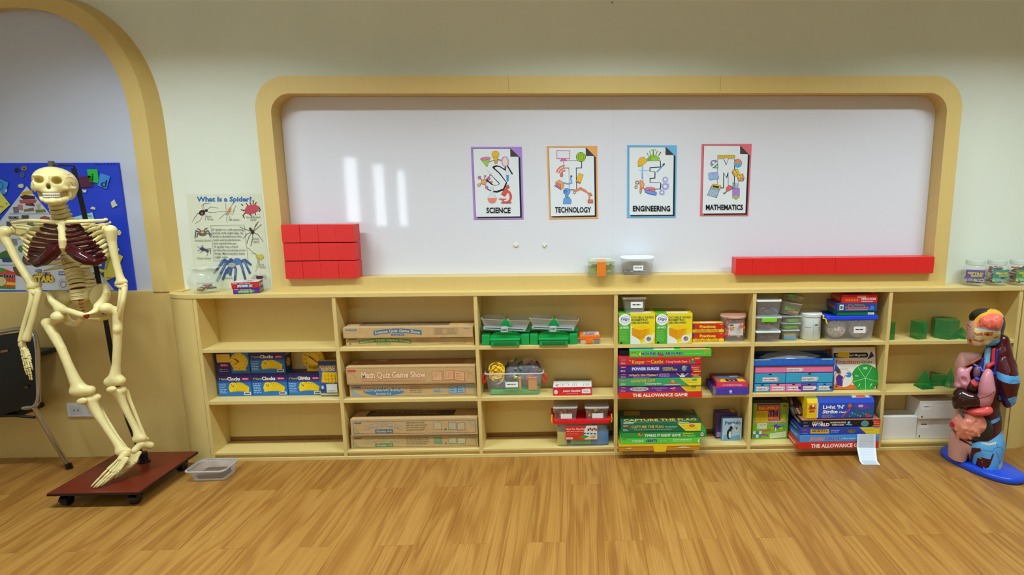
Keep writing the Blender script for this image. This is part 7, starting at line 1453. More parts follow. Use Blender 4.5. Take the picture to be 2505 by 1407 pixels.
for side, RS in ((-1, RL), (1, RR_)):
    for i, (st, ce, be, out) in enumerate(RS):
        tt = .235+.032*i; sp = vpath(tt); ye = -.262+.004*i; yo = -.17
        st2, ce2, be2 = Z1(*st), Z1(*ce), Z1(*be); uo = out/3.517
        bk = ((sp[0]+uo)/2, sp[1]-6+be2[1]*0, -.105)
        bone_tube('rib', [(sp[0]+side*10, sp[1], sp[2]+.02), (bk[0], (sp[1]*.65+be2[1]*.35)-3, bk[2]), (uo+(-side)*6, be2[1]*.7+sp[1]*.3, -.14), (uo, be2[1]-2, yo), be2+(ye+.022,), ce2+(ye,)], [3.4, 4.2, 4.6, 4.4, 4.6, 4.8] if i else [3, 4, 4.4, 4.4, 4.4, 4.6], flat=.62, n=8)
        dirs = (ce2[0]-st2[0], ce2[1]-st2[1])
        if i < 5: bone_tube('costal_cartilage', [st2+(yst-.004,), ((st2[0]+ce2[0])/2, (st2[1]+ce2[1])/2+1.6, (yst+ye)/2-.004), (ce2[0], ce2[1], ye-.001)], [4.6, 4.8, 5.0], CART, flat=.6)
        else: bone_tube('costal_cartilage', [(ce2[0], ce2[1], ye-.001), (ce2[0]*.62+st2[0]*.38, ce2[1]*.55+(st2[1]+10)*.45, ye-.010), (st2[0], st2[1]+6, yst-.002)], [5.0, 5.2, 6], CART, flat=.6)
# joined lower cartilage margins
bone_sdf('costal_margin', [[Z1(512, 778)+(yst-.003, 5), Z1(470, 815)+(yst-.006, 11), Z1(430, 860)+(yst-.002, 13), Z1(380, 905)+(yst+.004, 12), Z1(320, 932)+(yst+.012, 9), Z1(262, 915)+(yst+.022, 6)], [Z1(515, 822)+(yst-.004, 5), Z1(460, 850)+(yst-.004, 10), Z1(390, 890)+(yst, 10)], [Z1(420, 800)+(yst-.004, 7), Z1(470, 790)+(yst-.004, 7)]], k=5, h=1.6, m=CART)
bone_sdf('costal_margin', [[Z1(578, 788)+(yst-.003, 5), Z1(620, 830)+(yst-.006, 10), Z1(680, 862)+(yst-.003, 13), Z1(750, 900)+(yst+.002, 13), Z1(820, 922)+(yst+.010, 9), Z1(900, 893)+(yst+.020, 6)], [Z1(576, 822)+(yst-.004, 4), Z1(660, 870)+(yst-.002, 9), Z1(740, 905)+(yst+.002, 9)], [Z1(620, 790)+(yst-.004, 6), Z1(690, 815)+(yst-.002, 7)]], k=5, h=1.6, m=CART)
for pts in ([(560, 905), (470, 928), (400, 938)], [(575, 955), (480, 968), (385, 992)], [(690, 925), (760, 930), (800, 928)], [(690, 962), (780, 952), (866, 946)]):
    bone_tube('floating_rib', [Z1(*p)+(-.15+.01*k,) for k, p in enumerate(pts)], [4, 4.2, 2.2], flat=.7)
# shoulder girdle
bone_tube('clavicle', [Z1(490, 578)+(-.275,), Z1(400, 570)+(-.285,), Z1(260, 563)+(-.265,), Z1(160, 572)+(-.225,), Z1(105, 580)+(-.205,)], [6.5, 4.8, 4.6, 4.4, 3.2])
bone_tube('clavicle', [Z1(588, 578)+(-.275,), Z1(690, 570)+(-.285,), Z1(790, 566)+(-.265,), Z1(870, 562)+(-.23,), Z1(920, 552)+(-.21,)], [6.5, 4.8, 4.6, 4.2, 3.0])
def scapula(poly, y, spine_, glen):
    Q = [Z1(*p)+(y,) for p in poly]; P = [P3(*q) for q in Q]; n = len(P); g = G(); th = .005
    c = sum(P, Vector())/n+Vector((0, .012, 0))
    vs = P+[p+Vector((0, th, 0)) for p in P]+[c, c+Vector((0, th, 0))]
    fs = []
    for i in range(n):
        j = (i+1) % n; fs += [(i, j, 2*n), (n+j, n+i, 2*n+1), (j, i, n+i, n+j)]
    g.add(vs, fs, BONE); P4 = [P3(*(Z1(*p)+(y-.012*k,))) for k, p in enumerate(spine_)]; g.tube(P4, [.005, .007, .006, .004][:len(P4)], BONE, n=8)
    g.tube([P[i] for i in list(range(n))+[0]], .0042, BONE, n=6, sub=2); gp = P3(*(Z1(*glen)+(y-.025,))); g.ball(gp, (.013, .014, .02), BONE)
    return g.obj('scapula', SK, smooth=True, world=SK, angle=70)
scapula([(130, 600), (100, 660), (160, 690), (215, 742), (232, 720), (262, 670), (300, 632), (220, 605)], -.14, [(300, 640), (200, 625), (140, 620), (105, 590)], (105, 648))
scapula([(900, 590), (885, 650), (895, 740), (850, 700), (800, 650), (765, 622), (830, 600)], -.14, [(790, 640), (870, 610), (930, 590), (948, 575)], (905, 640))
# arms
Z2 = lambda X, Y: (X/2.512, 680+Y/2.512)
bone_sdf('humerus', [[(14, 566, -.20, 13), (8, 578, -.205, 10), (22, 601, -.21, 8.2), (42, 640, -.215, 7.4), (64, 675, -.22, 8), (82, 700, -.225, 9)], [(74, 703, -.225, 8), (94, 697, -.22, 7)]], k=7, h=1.7, balls=[(3, 570, -.205, 13, 13, 11)])
bone_sdf('humerus', [[(271, 564, -.21, 13), (274, 590, -.21, 9), (281, 630, -.215, 7.6), (290, 668, -.22, 7.8), (297, 689, -.225, 9)], [(289, 693, -.225, 7), (305, 690, -.22, 6)]], k=6, h=1.7, balls=[(264, 566, -.2, 9, 12, 11)])
bone_sdf('elbow_joint', [[(72, 709, -.225, 6), (86, 716, -.235, 7.5), (96, 708, -.225, 6)]], k=4, h=1.5)
bone_tube('radius', [(94, 713, -.235), (88, 742, -.25), (74, 795, -.262), (64, 830, -.27)], [7.5, 6, 6.4, 9.5])
bone_tube('ulna', [(80, 712, -.23), (76, 742, -.245), (60, 792, -.255), (50, 833, -.268)], [8, 6.5, 5.4, 5.6])
bone_tube('elbow_joint', [(286, 696, -.225), (298, 702, -.23), (308, 697, -.225)], [5.5, 5.5, 5.5])
bone_tube('radius', [(305, 704, -.228), (301, 735, -.25), (296, 765, -.245), (291, 804, -.21)], [6.5, 5.6, 5.2, 7])
bone_tube('ulna', [(298, 705, -.222), (294, 735, -.24), (290, 765, -.235), (287, 802, -.205)], [6, 4.8, 4.4, 4.6])
def hand(w, dirs, y, sc, par_name):
    h_ = G(); c = P3(w[0], w[1], y); h_.ball(c, (.016*sc, .011*sc, .02*sc), BONE)
    hd = h_.obj('wrist_bones', SK, smooth=True, world=SK)
    for k, F_ in enumerate(dirs):
        pts = [P3(u, v, yy) for u, v, yy in F_]
        for a, b, q in zip(pts, pts[1:], range(9)):
            r = .0052*sc*(1-.12*q); d = b-a
            g = G().tube([a+d*.03, a+d*.16, a+d*.5, a+d*.84, a+d*.97], [r*.8, r*1.15, r*.72, r*1.1, r*.7], BONE, n=7, sub=2); g.obj('finger_bone', hd, smooth=True, world=SK)
hand((54, 843, ), [[(51, 848, -.268), (55, 872, -.272), (60, 895, -.275), (63, 908, -.275), (66, 917, -.272)], [(54, 850, -.272), (61, 878, -.278), (67, 902, -.282), (71, 917, -.28), (74, 929, -.276)], [(57, 850, -.274), (66, 878, -.282), (72, 900, -.286), (76, 916, -.284), (78, 930, -.28)], [(60, 848, -.27), (70, 872, -.276), (75, 888, -.28), (78, 898, -.28), (80, 905, -.276)], [(60, 845, -.262), (68, 858, -.268), (73, 870, -.272), (76, 880, -.272)]], -.268, 1.0, 'r')
hand((288, 812), [[(285, 818, -.19), (283, 842, -.185), (282, 862, -.18), (281, 876, -.18)], [(287, 820, -.192), (285, 846, -.185), (284, 868, -.182), (283, 884, -.18)], [(289, 820, -.19), (288, 846, -.183), (287, 868, -.18), (286, 882, -.178)], [(291, 818, -.185), (290, 842, -.18), (289, 860, -.178), (288, 872, -.176)], [(288, 816, -.20), (286, 832, -.20), (284, 844, -.20)]], -.195, .85, 'l')
# pelvis
yv = -.20
Q2_ = lambda X, Y, y, r: Z2(X, Y)+(y, r)
bone_sdf('pelvis', [
  [Q2_(345, 100, yv+.02, 5), Q2_(300, 95, yv-.01, 6), Q2_(318, 140, yv-.02, 7), Q2_(372, 190, yv-.03, 11)],
  [Q2_(300, 95, yv, 5), Q2_(360, 92, yv+.04, 6), Q2_(430, 112, yv+.06, 9)],
  [Q2_(372, 195, yv-.03, 10), Q2_(430, 205, yv-.07, 7), Q2_(490, 225, yv-.095, 7), Q2_(525, 232, yv-.10, 6)],
  [Q2_(380, 215, yv-.02, 10), Q2_(415, 270, yv-.01, 9), Q2_(465, 285, yv-.03, 7), Q2_(500, 255, yv-.08, 6)],
  [Q2_(575, 100, yv+.06, 9), Q2_(610, 70, yv+.03, 6), Q2_(645, 48, yv-.01, 6), Q2_(650, 90, yv-.02, 6), Q2_(640, 130, yv-.02, 8), Q2_(612, 175, yv-.03, 11)],
  [Q2_(612, 180, yv-.03, 10), Q2_(585, 205, yv-.07, 7), Q2_(550, 228, yv-.095, 6.5), Q2_(535, 232, yv-.10, 6)],
  [Q2_(635, 190, yv-.02, 10), Q2_(645, 240, yv-.01, 8), Q2_(600, 250, yv-.05, 7), Q2_(552, 242, yv-.09, 6)]],
  k=7, h=1.7, balls=[Z2(360, 135)+(yv+.03, 34, 14, 23, .35), Z2(615, 108)+(yv+.03, 22, 16, 30, -.3)], cuts=[Z2(462, 252)+(yv-.05, 8, 40, 8), Z2(598, 222)+(yv-.05, 12, 40, 7)])
bone_sdf('sacrum', [[Z2(470, 105)+(-.17, 15), Z2(530, 105)+(-.17, 15)], [Z2(498, 108)+(-.175, 18), Z2(502, 150)+(-.15, 16), Z2(505, 195)+(-.15, 11), Z2(510, 215)+(-.165, 6)]], k=6, h=1.7)
for k in range(4):
    a = Z2(480+5*k, 140+20*k); b = Z2(508+3*k, 137+20*k); g = G(); g.tube([P3(a[0], a[1], -.202+.012*k), P3((a[0]+b[0])/2, a[1]+.8, -.207+.012*k), P3(b[0], b[1], -.202+.012*k)], .0022, DISC, n=5, sub=2); g.obj('sacral_line', SK, world=SK)
g = G(); p = P3(*(Z2(532, 232)+(yv-.10,))); g.ball(p, (.008, .012, .014), mat((150, 22, 30), rough=.3)); g.obj('pubic_disc', SK, smooth=True, world=SK)
# legs
bone_sdf('femur', [[(143, 776, -.245, 10), (128, 788, -.235, 10), (118, 793, -.235, 12), (128, 812, -.245, 11), (150, 852, -.26, 9.5), (168, 895, -.27, 9.5), (184, 932, -.275, 12), (196, 952, -.275, 15)], [(185, 957, -.28, 13), (220, 955, -.275, 12)]], k=9, h=1.9, balls=[(144, 775, -.25, 16, 16, 14), (114, 788, -.225, 9, 10, 9)])
bone_sdf('femur', [[(262, 755, -.245, 10), (278, 761, -.235, 9), (286, 766, -.23, 10), (288, 805, -.235, 9.5), (287, 850, -.24, 8.8), (284, 895, -.245, 9), (281, 922, -.25, 13)], [(268, 934, -.255, 12), (294, 932, -.25, 12)]], k=9, h=1.9, balls=[(258, 754, -.25, 14, 14, 12), (288, 759, -.22, 7, 9, 8), (287, 806, -.245, 6, 6, 7)])
bone_sdf('patella', [], k=3, h=1.3, balls=[(201, 982, -.305, 13, 8, 9, .25)]); bone_sdf('patella', [], k=3, h=1.3, balls=[(273, 953, -.285, 12, 8, 8, .1)])
bone_sdf('tibia', [[(208, 979, -.27, 10), (236, 973, -.26, 10)], [(222, 980, -.27, 14), (234, 1004, -.275, 11), (256, 1040, -.285, 8), (280, 1075, -.295, 8), (298, 1101, -.30, 11)], [(292, 1106, -.305, 9), (312, 1104, -.295, 8)]], k=8, h=1.9)
bone_tube('fibula', [(238, 982, -.235), (258, 1020, -.245), (282, 1060, -.26), (306, 1098, -.275)], [6, 4, 4, 6.5])
bone_sdf('tibia', [[(283, 957, -.25, 9), (300, 954, -.245, 9)], [(291, 962, -.25, 12), (300, 985, -.252, 8.5), (314, 1015, -.255, 7), (332, 1050, -.258, 7.5), (341, 1071, -.262, 11)], [(334, 1074, -.262, 9), (350, 1073, -.258, 8)]], k=7, h=1.8)
bone_tube('fibula', [(308, 957, -.225), (320, 985, -.228), (338, 1030, -.235), (352, 1066, -.24), (357, 1076, -.242)], [6.5, 4.2, 4, 5, 7])
def foot(ank, toes, heel, y0):
    bone_sdf('tarsal_bones', [[ank[0]+(8,), ank[1]+(8,)], [ank[0]+(9,), heel+(9,)]], k=6, h=1.6)
    for k, (a, m_, e) in enumerate(toes):
        pa, pm, pe = a, P3(*m_), atz(e[0], e[1], zb1+.006)
        pa = P3(*a); d = pe-pm
        g = G().tube([pa, pa.lerp(pm, .15), pa.lerp(pm, .5), pa.lerp(pm, .9), pm], [.005, .0075, .0052, .0072, .005], BONE, n=8, sub=2); g.obj('metatarsal', SK, smooth=True, world=SK)
        g = G().tube([pm, pm+d*.2, pm+d*.45, pm+d*.55, pm+d*.8, pm+d], [.0045, .006, .0042, .0055, .0045, .002], BONE, n=8, sub=2); g.obj('toe_bones', SK, smooth=True, world=SK)
foot([(306, 1110, -.305), (296, 1122, -.325)], [((300, 1113, -.315), (262, 1150, -.36), (222, 1192)), ((304, 1116, -.318), (268, 1155, -.365), (229, 1194)), ((308, 1118, -.32), (276, 1157, -.365), (236, 1193)), ((311, 1119, -.32), (284, 1156, -.36), (246, 1190)), ((314, 1119, -.318), (292, 1152, -.355), (257, 1184))], (322, 1108, -.275), -.31)
foot([(346, 1086, -.262), (330, 1102, -.285)], [((332, 1100, -.28), (308, 1135, -.31), (273, 1170)), ((335, 1103, -.282), (314, 1138, -.312), (281, 1171)), ((338, 1105, -.282), (319, 1139, -.312), (288, 1169)), ((341, 1105, -.28), (325, 1137, -.308), (297, 1165)), ((344, 1104, -.278), (331, 1132, -.304), (305, 1160))], (367, 1090, -.235), -.27)
# wires that hang the hand
g = G(); g.tube([P3(58, 832, -.268), P3(55, 838, -.268)], .0012, mat('#b8b8b0', metal=.8), n=5, sub=1); g.obj('wrist_wire', SK, world=SK)

# ------------------------------------------------------------------ anatomical torso model
def inpoly(pts, U, V):
    ins = np.zeros(U.shape, bool); n = len(pts)
    for i in range(n):
        (x0, y0), (x1, y1) = pts[i], pts[(i+1) % n]
        c = ((y0 > V) != (y1 > V)) & (U < (x1-x0)*(V-y0)/((y1-y0) if y1 != y0 else 1e-9)+x0); ins ^= c
    return ins
SKIN = mat((204, 152, 138), rough=.42); MUSC = mat((74, 18, 20), rough=.22); FASC = mat((92, 168, 222), rough=.28); CREAM = mat((222, 210, 150), rough=.35)
HAIR = mat((16, 14, 16), rough=.35); YEL_ = mat((222, 164, 44), rough=.35); CORAL = mat((232, 108, 84), rough=.25, bump=.35, nscale=110); PINK = mat((206, 136, 146), rough=.24); LIV = mat((50, 24, 18), rough=.16); STOM = mat((216, 84, 78), rough=.25)
NAVY = mat((26, 46, 130), rough=.25); INTE = mat((226, 142, 116), rough=.25); ORNG = mat((196, 110, 62), rough=.35); LIPS = mat((196, 60, 48), rough=.3); BLKP = mat((24, 18, 20), rough=.35); VEIN = mat((44, 84, 150), rough=.3); BROW = mat((70, 40, 34), rough=.5); DGRN = mat((40, 46, 38), rough=.2)
PAL = [SKIN, MUSC, FASC, CREAM, HAIR, YEL_, CORAL, PINK, LIV, STOM, NAVY, INTE, ORNG, LIPS, BLKP, VEIN, BROW]
VT = View(2410, 960, -.185); TB = Vector((1.83, -.165, 0))
TO = thing('torso_model', 'half-dissected anatomical torso model with removable organs on a blue base', 'anatomical model', TB)
def uvw(v, vw): return vw.u+v[:, 0]/vw.sx, vw.v-v[:, 2]/vw.sz
def painter(vw, layers, default):
    def f(c):
        U, V = uvw(c, vw); o = np.full(len(c), PAL.index(default))
        for pts, m in layers: o[inpoly(pts, U, V)] = PAL.index(m)
        return o
    return f
Zm = lambda *q: [(2300+x/7.034, 860+y/7.034) for x, y in q]
Zl = lambda *q: [(2280+x/7.818, 1020+y/7.818) for x, y in q]
Zh = lambda *q: [(2330+x/7.035, 740+y/7.035) for x, y in q]
def wob(pts, w): return pts
def ln(pts, w):                                        # thin painted line as a polygon
    a = []; b = []
    for i, p in enumerate(pts):
        q = Vector(pts[min(i+1, len(pts)-1)])-Vector(pts[max(i-1, 0)]); q.normalize(); nrm = (-q[1]*w/2, q[0]*w/2); a.append((p[0]+nrm[0], p[1]+nrm[1])); b.append((p[0]-nrm[0], p[1]-nrm[1]))
    return a+b[::-1]
# base plate
d0 = (atz(2495, 1176, .0)-atz(2301, 1092, .0)); cen = (atz(2495, 1176, .0)+atz(2301, 1092, .0))/2; cen = Vector((cen.x-.016, cen.y-.046, 0)); Lh = d0.length/2*.97; dx = d0.normalized(); dy = Vector((-dx.y, dx.x, 0))
def oval(k, z): return [cen+dx*(Lh*k*math.copysign(abs(math.cos(a))**.85, math.cos(a)))+dy*(.106*k2*math.copysign(abs(math.sin(a))**.85, math.sin(a)))+Vector((0, 0, z)) for a, k2 in [(2*math.pi*i/48, k) for i in range(48)]]
g = G(); g.loft([oval(.97, .0006), oval(1.0, .004), oval(1.0, .018), oval(.975, .027), oval(.93, .031)], mat((28, 72, 196), rough=.25)); BASE = g.obj('base_plate', TO, smooth=True, world=TO)
# trunk shell
zcut = .029-VT.c.z
blue_low = Zl((850, 480), (1000, 400), (1180, 370), (1300, 280), (1420, 200), (1560, 300), (1560, 1200), (860, 1200), (860, 540))
layers = [
  ([(2300, 850), (2392, 850), (2392, 1130), (2300, 1160)], SKIN),
  (Zm((480, 190), (660, 100), (900, 130), (930, 500), (900, 900), (500, 1000), (220, 700), (330, 360)), MUSC),
  (Zm((660, 60), (690, 0), (880, 0), (890, 240), (760, 260), (650, 230)), NAVY),
  ([(2392, 840), (2520, 840), (2520, 1200), (2392, 1200)], MUSC),
  (Zm((930, 1110), (1060, 1060), (1090, 1110), (1000, 1150), (930, 1170)), FASC), (Zm((1010, 660), (1090, 760), (1100, 800), (1020, 760)), FASC), (blue_low, FASC),
  (Zl((880, 540), (1050, 520), (1062, 575), (960, 640), (930, 720), (915, 880), (960, 960), (1060, 1090), (960, 1060), (880, 950), (862, 700)), MUSC),
  (Zl((1055, 690), (1255, 690), (1285, 575), (1312, 585), (1275, 760), (1240, 860), (1180, 890), (1130, 860), (1100, 740)), MUSC),
  (Zl((1010, 730), (1090, 725), (1150, 930), (1165, 1100), (1060, 1090), (975, 950)), MUSC), (Zl((1335, 895), (1380, 920), (1365, 1130), (1260, 1130)), MUSC),
  (Zl((1430, 810), (1500, 760), (1480, 1010), (1425, 1060)), CREAM), (Zl((1020, 410), (1180, 405), (1340, 350), (1320, 400), (1200, 430), (1080, 425)), CREAM),
  (Zl((380, 330), (520, 370), (640, 460), (880, 520), (870, 490), (700, 440), (560, 340)), LIV)]
for pts in (((1060, 545), (1280, 535), (1300, 490), (1360, 460), (1430, 470), (1470, 530)), ((1340, 540), (1400, 640), (1430, 770)), ((1330, 400), (1370, 460)), ((1430, 770), (1490, 730)), ((1060, 600), (1110, 660)), ((1390, 260), (1450, 230))): layers.append((ln(Zl(*pts), 1.1), VEIN))
zf = lambda v: (VT.v-v)*VT.sz
def trunk(X, Y, Z):
    E = lambda u, v, b, rx, ry, rz, a=None: s_ell(X, Y, Z, VT.loc(u, v, b), (rx*VT.sx, ry*VT.sz, rz*VT.sz), a)
    k = 12*VT.sz
    o = E(2404, 940, 8, 60, 44, 70); o = s_u(o, E(2398, 1030, 4, 62, 44, 66), k); o = s_u(o, E(2406, 1088, 0, 66, 48, 48), k); o = s_u(o, E(2365, 1105, 0, 35, 42, 90), k); o = s_u(o, E(2434, 1125, -8, 38, 42, 100), k)
    o = s_u(o, E(2420, 870, 10, 26, 30, 40), k); o = s_u(o, E(2352, 925, 12, 22, 30, 45), k)                  # neck, skin shoulder
    o = s_sub(o, E(2384, 935, -40, 32, 28, 52), 4*VT.sz); o = s_sub(o, E(2384, 1040, -44, 38, 24, 36), 4*VT.sz)   # open chest and belly
    o = s_sub(o, E(2386, 1150, -45, 4, 40, 40), 6*VT.sz)                                                     # cleft between the thighs
    return np.maximum(o, zcut-Z)
lo = VT.loc(2318, 1180, -75); hi = VT.loc(2500, 835, 75); lo = (lo[0], lo[1], zcut-.004)
SHELL = VT.mesh('body_shell', trunk, lo, hi, 1.15*VT.sz, PAL, TO, TO, painter(VT, layers, MUSC))
# upper arm and shoulder muscle, near side
arm_l = [(Zm((880, 250), (1080, 275), (1250, 290), (1400, 300), (1400, 420), (1150, 410), (900, 375)), FASC), (Zm((1155, 680), (1250, 640), (1340, 650), (1330, 760), (1250, 870), (1210, 760)), FASC),
         (ln(Zm((950, 420), (980, 540), (1090, 690), (1180, 780), (1220, 880)), 8), NAVY), (ln(Zm((1160, 410), (1210, 350), (1310, 385)), 1.2), VEIN), (ln(Zm((1170, 720), (1230, 690), (1320, 640)), 1.2), VEIN)]
VT.build('upper_arm', [(2458, 915, -8, 26, 32, 42), (2466, 948, -10, 18, 26, 38), (2446, 885, 0, 24, 28, 34)], (), [[(2434, 862, 4, 16), (2446, 890, 0, 24), (2461, 920, -6, 23), (2470, 965, -10, 14)]], k=10, h=1.15, mats=PAL, parent=TO, root=TO, paint=painter(VT, arm_l, MUSC))
VT.build('skin_shoulder', [(2352, 905, 10, 22, 26, 36, .2)], (), [[(2388, 872, 8, 10), (2366, 884, 10, 16), (2346, 905, 12, 17), (2342, 945, 12, 12)]], k=8, h=1.3, mats=SKIN, parent=TO, root=TO)
# neck: windpipe, vessels, collar muscle
NK = VT.build('neck_muscle', [], (), [[(2438, 828, 6, 16), (2440, 858, 2, 22), (2450, 888, 0, 26), (2462, 908, -2, 22)]], k=6, h=1.3, mats=MUSC, parent=TO, root=TO)
VT.build('windpipe', [], (), [[(2406, 848, -12, 8), (2406, 880, -20, 7), (2402, 905, -24, 5)]], k=3, h=1.2, mats=mat((110, 160, 190), rough=.3), parent=TO, root=TO)
VT.build('artery', [], (), [[(2419, 846, -18, 4), (2421, 880, -24, 4), (2410, 886, -30, 5), (2404, 902, -30, 4)]], k=4, h=1.1, mats=mat((206, 44, 44), rough=.25), parent=TO, root=TO)
VT.build('vein', [], (), [[(2428, 848, -16, 3.5), (2427, 905, -24, 4), (2400, 900, -32, 5), (2376, 888, -26, 4)], [(2396, 872, -22, 3), (2392, 900, -30, 4)]], k=3, h=1.1, mats=NAVY, parent=TO, root=TO)
VT.build('collar_bone', [], (), [[(2390, 872, -14, 3), (2370, 886, -18, 4), (2354, 898, -14, 3)]], k=3, h=1.1, mats=ORNG, parent=TO, root=TO)
# organs
VT.build('right_lung', [(2354, 922, -42, 17, 14, 28, .35), (2343, 940, -40, 10, 14, 9, .1)], [(2357, 923, -60, 9, 10, 11, .5)], [[(2370, 893, -36, 3), (2352, 915, -40, 10), (2340, 940, -40, 6)]], k=7, h=1.15, mats=PINK, parent=TO, root=TO)
VT.build('inner_lung', [(2385, 905, -30, 10, 10, 16)], (), (), h=1.2, mats=mat((120, 84, 102), rough=.3), parent=TO, root=TO)
HT = VT.build('heart', [(2377, 938, -44, 14, 14, 15), (2384, 926, -46, 9, 10, 10)], (), (), k=6, h=1.15, mats=PAL, parent=TO, root=TO, paint=painter(VT, [(Zm((460, 340), (700, 340), (700, 470), (600, 520), (520, 460)), STOM), (Zm((560, 520), (720, 480), (720, 660), (480, 660), (500, 600)), LIV)], MUSC))
VT.build('aorta', [(2387, 915, -52, 7, 6, 4)], (), [[(2387, 916, -50, 4.5), (2386, 924, -48, 5)]], k=2, h=1.0, mats=mat((34, 74, 190), rough=.2), parent=TO, root=TO)
VT.build('left_lung', [(2412, 935, -46, 20, 18, 38, .05), (2408, 965, -44, 20, 16, 20, -.4), (2412, 905, -40, 11, 12, 14)], (), [[(2412, 897, -38, 5), (2415, 940, -46, 14), (2420, 978, -40, 5)]], k=8, h=1.15, mats=PAL, parent=TO, root=TO, paint=painter(VT, [(ln(Zm((600, 735), (720, 690), (850, 620), (930, 540)), 1.5), MUSC)], PINK))
VT.build('liver', [(2356, 970, -48, 24, 22, 26, .3), (2376, 968, -50, 28, 20, 18, -.25), (2342, 980, -40, 12, 18, 22)], (), (), k=7, h=1.15, mats=PAL, parent=TO, root=TO, paint=painter(VT, [(ln(Zm((425, 640), (415, 680), (340, 720), (310, 790), (285, 900)), 1.0), MUSC)], LIV))
VT.build('stomach', [(2402, 994, -50, 30, 16, 10, .18), (2418, 988, -46, 12, 14, 12)], (), [[(2364, 1000, -48, 3), (2390, 999, -50, 7), (2424, 988, -46, 7)]], k=6, h=1.15, mats=STOM, parent=TO, root=TO)
VT.build('belly_lining', [(2388, 1042, -36, 52, 18, 36, .2), (2410, 1055, -30, 32, 16, 26, .9)], (), (), k=6, h=1.3, mats=DGRN, parent=TO, root=TO)
rnd = random.Random(6); coils = []; IB = [(2376, 1036, -44, 42, 18, 30, -.1), (2396, 1030, -42, 28, 18, 26), (2370, 1058, -42, 22, 14, 16)]
for k in range(26):
    a = rnd.uniform(0, 6.28); r = rnd.random()**.5; u, v = 2380+36*r*math.cos(a), 1038+27*r*math.sin(a); b = -60+10*r*r; L_ = rnd.uniform(5, 11); an = rnd.uniform(0, 3.14)
    coils.append([(u-L_*math.cos(an), v-L_*math.sin(an), b+2, rnd.uniform(4, 5)), (u+rnd.uniform(-2, 2), v+rnd.uniform(-2, 2), b+1, rnd.uniform(4.5, 5.5)), (u+L_*math.cos(an), v+L_*math.sin(an), b+2, rnd.uniform(4, 5))])
VT.build('intestines', IB, (), coils, k=2.4, h=1.0, mats=INTE, parent=TO, root=TO)
VT.build('appendix', [(2337, 1037, -58, 6.5, 6, 7)], [(2336, 1036, -66, 3, 5, 3)], (), h=.9, mats=mat((176, 28, 40), rough=.2), parent=TO, root=TO)
VT.build('gallbladder', [], (), [[(2352, 996, -56, 3), (2363, 1010, -60, 4)]], k=2, h=1.0, mats=mat((70, 82, 72), rough=.2), parent=TO, root=TO)
# head
VH = View(2410, 802, -.185)
hl = [([(2350, 740), (2470, 740), (2470, 860), (2350, 860)], SKIN),
  (Zh((240, 275), (262, 180), (400, 60), (600, 40), (760, 60), (720, 120), (560, 140), (440, 200), (375, 275), (330, 268)), HAIR),
  (Zh((372, 270), (440, 190), (560, 120), (700, 80), (800, 130), (850, 260), (855, 800), (380, 760), (352, 700), (350, 560), (372, 420)), YEL_),
  (Zh((405, 330), (470, 240), (600, 155), (740, 165), (820, 260), (850, 400), (820, 430), (420, 395)), CORAL),
  (Zh((388, 405), (560, 400), (830, 430), (860, 560), (720, 620), (640, 700), (500, 735), (385, 745), (378, 500)), CREAM),
  (Zh((400, 396), (560, 390), (700, 400), (840, 418), (840, 440), (700, 422), (560, 410), (400, 412)), FASC),
  (Zh((380, 480), (440, 500), (520, 470), (548, 540), (500, 530), (430, 540), (380, 515)), ORNG), (Zh((540, 480), (600, 455), (720, 440), (700, 520), (620, 530), (560, 520)), ORNG), (Zh((720, 545), (800, 520), (800, 560), (740, 575)), ORNG), (Zh((380, 595), (480, 620), (580, 600), (540, 660), (460, 650), (380, 635)), ORNG),
  (Zh((370, 640), (470, 645), (480, 680), (375, 680)), mat((222, 200, 176), rough=.3)),
  (Zh((595, 482), (630, 480), (632, 508), (600, 512)), BLKP), (Zh((362, 530), (400, 528), (415, 580), (380, 585)), FASC),
  (Zh((375, 750), (500, 735), (640, 700), (700, 610), (840, 570), (870, 700), (700, 760), (500, 790), (370, 775)), FASC),
  (Zh((825, 225), (900, 220), (960, 450), (930, 720), (852, 700), (840, 560), (830, 420), (850, 330)), HAIR),
  (ln(Zh((235, 415), (280, 405), (322, 432)), 1.6), BROW), (ln(Zh((245, 470), (280, 478), (315, 462)), .9), BROW), (Zh((295, 655), (330, 622), (352, 640), (350, 690), (310, 690)), LIPS), (ln(Zh((300, 658), (350, 662)), .8), MUSC)]
for m in [l[1] for l in hl]:
    if m not in PAL: PAL.append(m)
HEAD = VH.build('head', [(2414, 797, 4, 43, 42, 42), (2430, 792, 14, 27, 34, 34), (2392, 812, -2, 27, 34, 36, .05), (2397, 834, -2, 20, 26, 15), (2424, 830, 6, 26, 28, 16), (2366, 812, 6, 5, 7, 9), (2370, 831, 4, 6, 8, 5), (2369, 799, 8, 6, 9, 4), (2378, 842, 0, 8, 10, 7)], [(2360, 807, -8, 5, 12, 3.2)], (), k=7, h=.85, mats=PAL, parent=TO, root=TO, paint=painter(VH, hl, SKIN))
VH.build('brain', [(2421, 783, -26, 29, 16, 17, -.05), (2432, 778, -22, 20, 16, 18)], (), [[(2400+10*k, 790-5*(k % 2), -40+3*abs(k-2), 4), (2406+9*k, 775+3*(k % 2), -39+3*abs(k-2), 4)] for k in range(5)], k=2.2, h=.9, mats=CORAL, parent=HEAD, root=TO)
VH.build('hair_cap', [(2444, 802, 16, 14, 26, 34), (2400, 776, 4, 34, 34, 20, .25)], [(2420, 800, -40, 50, 34, 60)], (), k=5, h=1.1, mats=HAIR, parent=HEAD, root=TO)

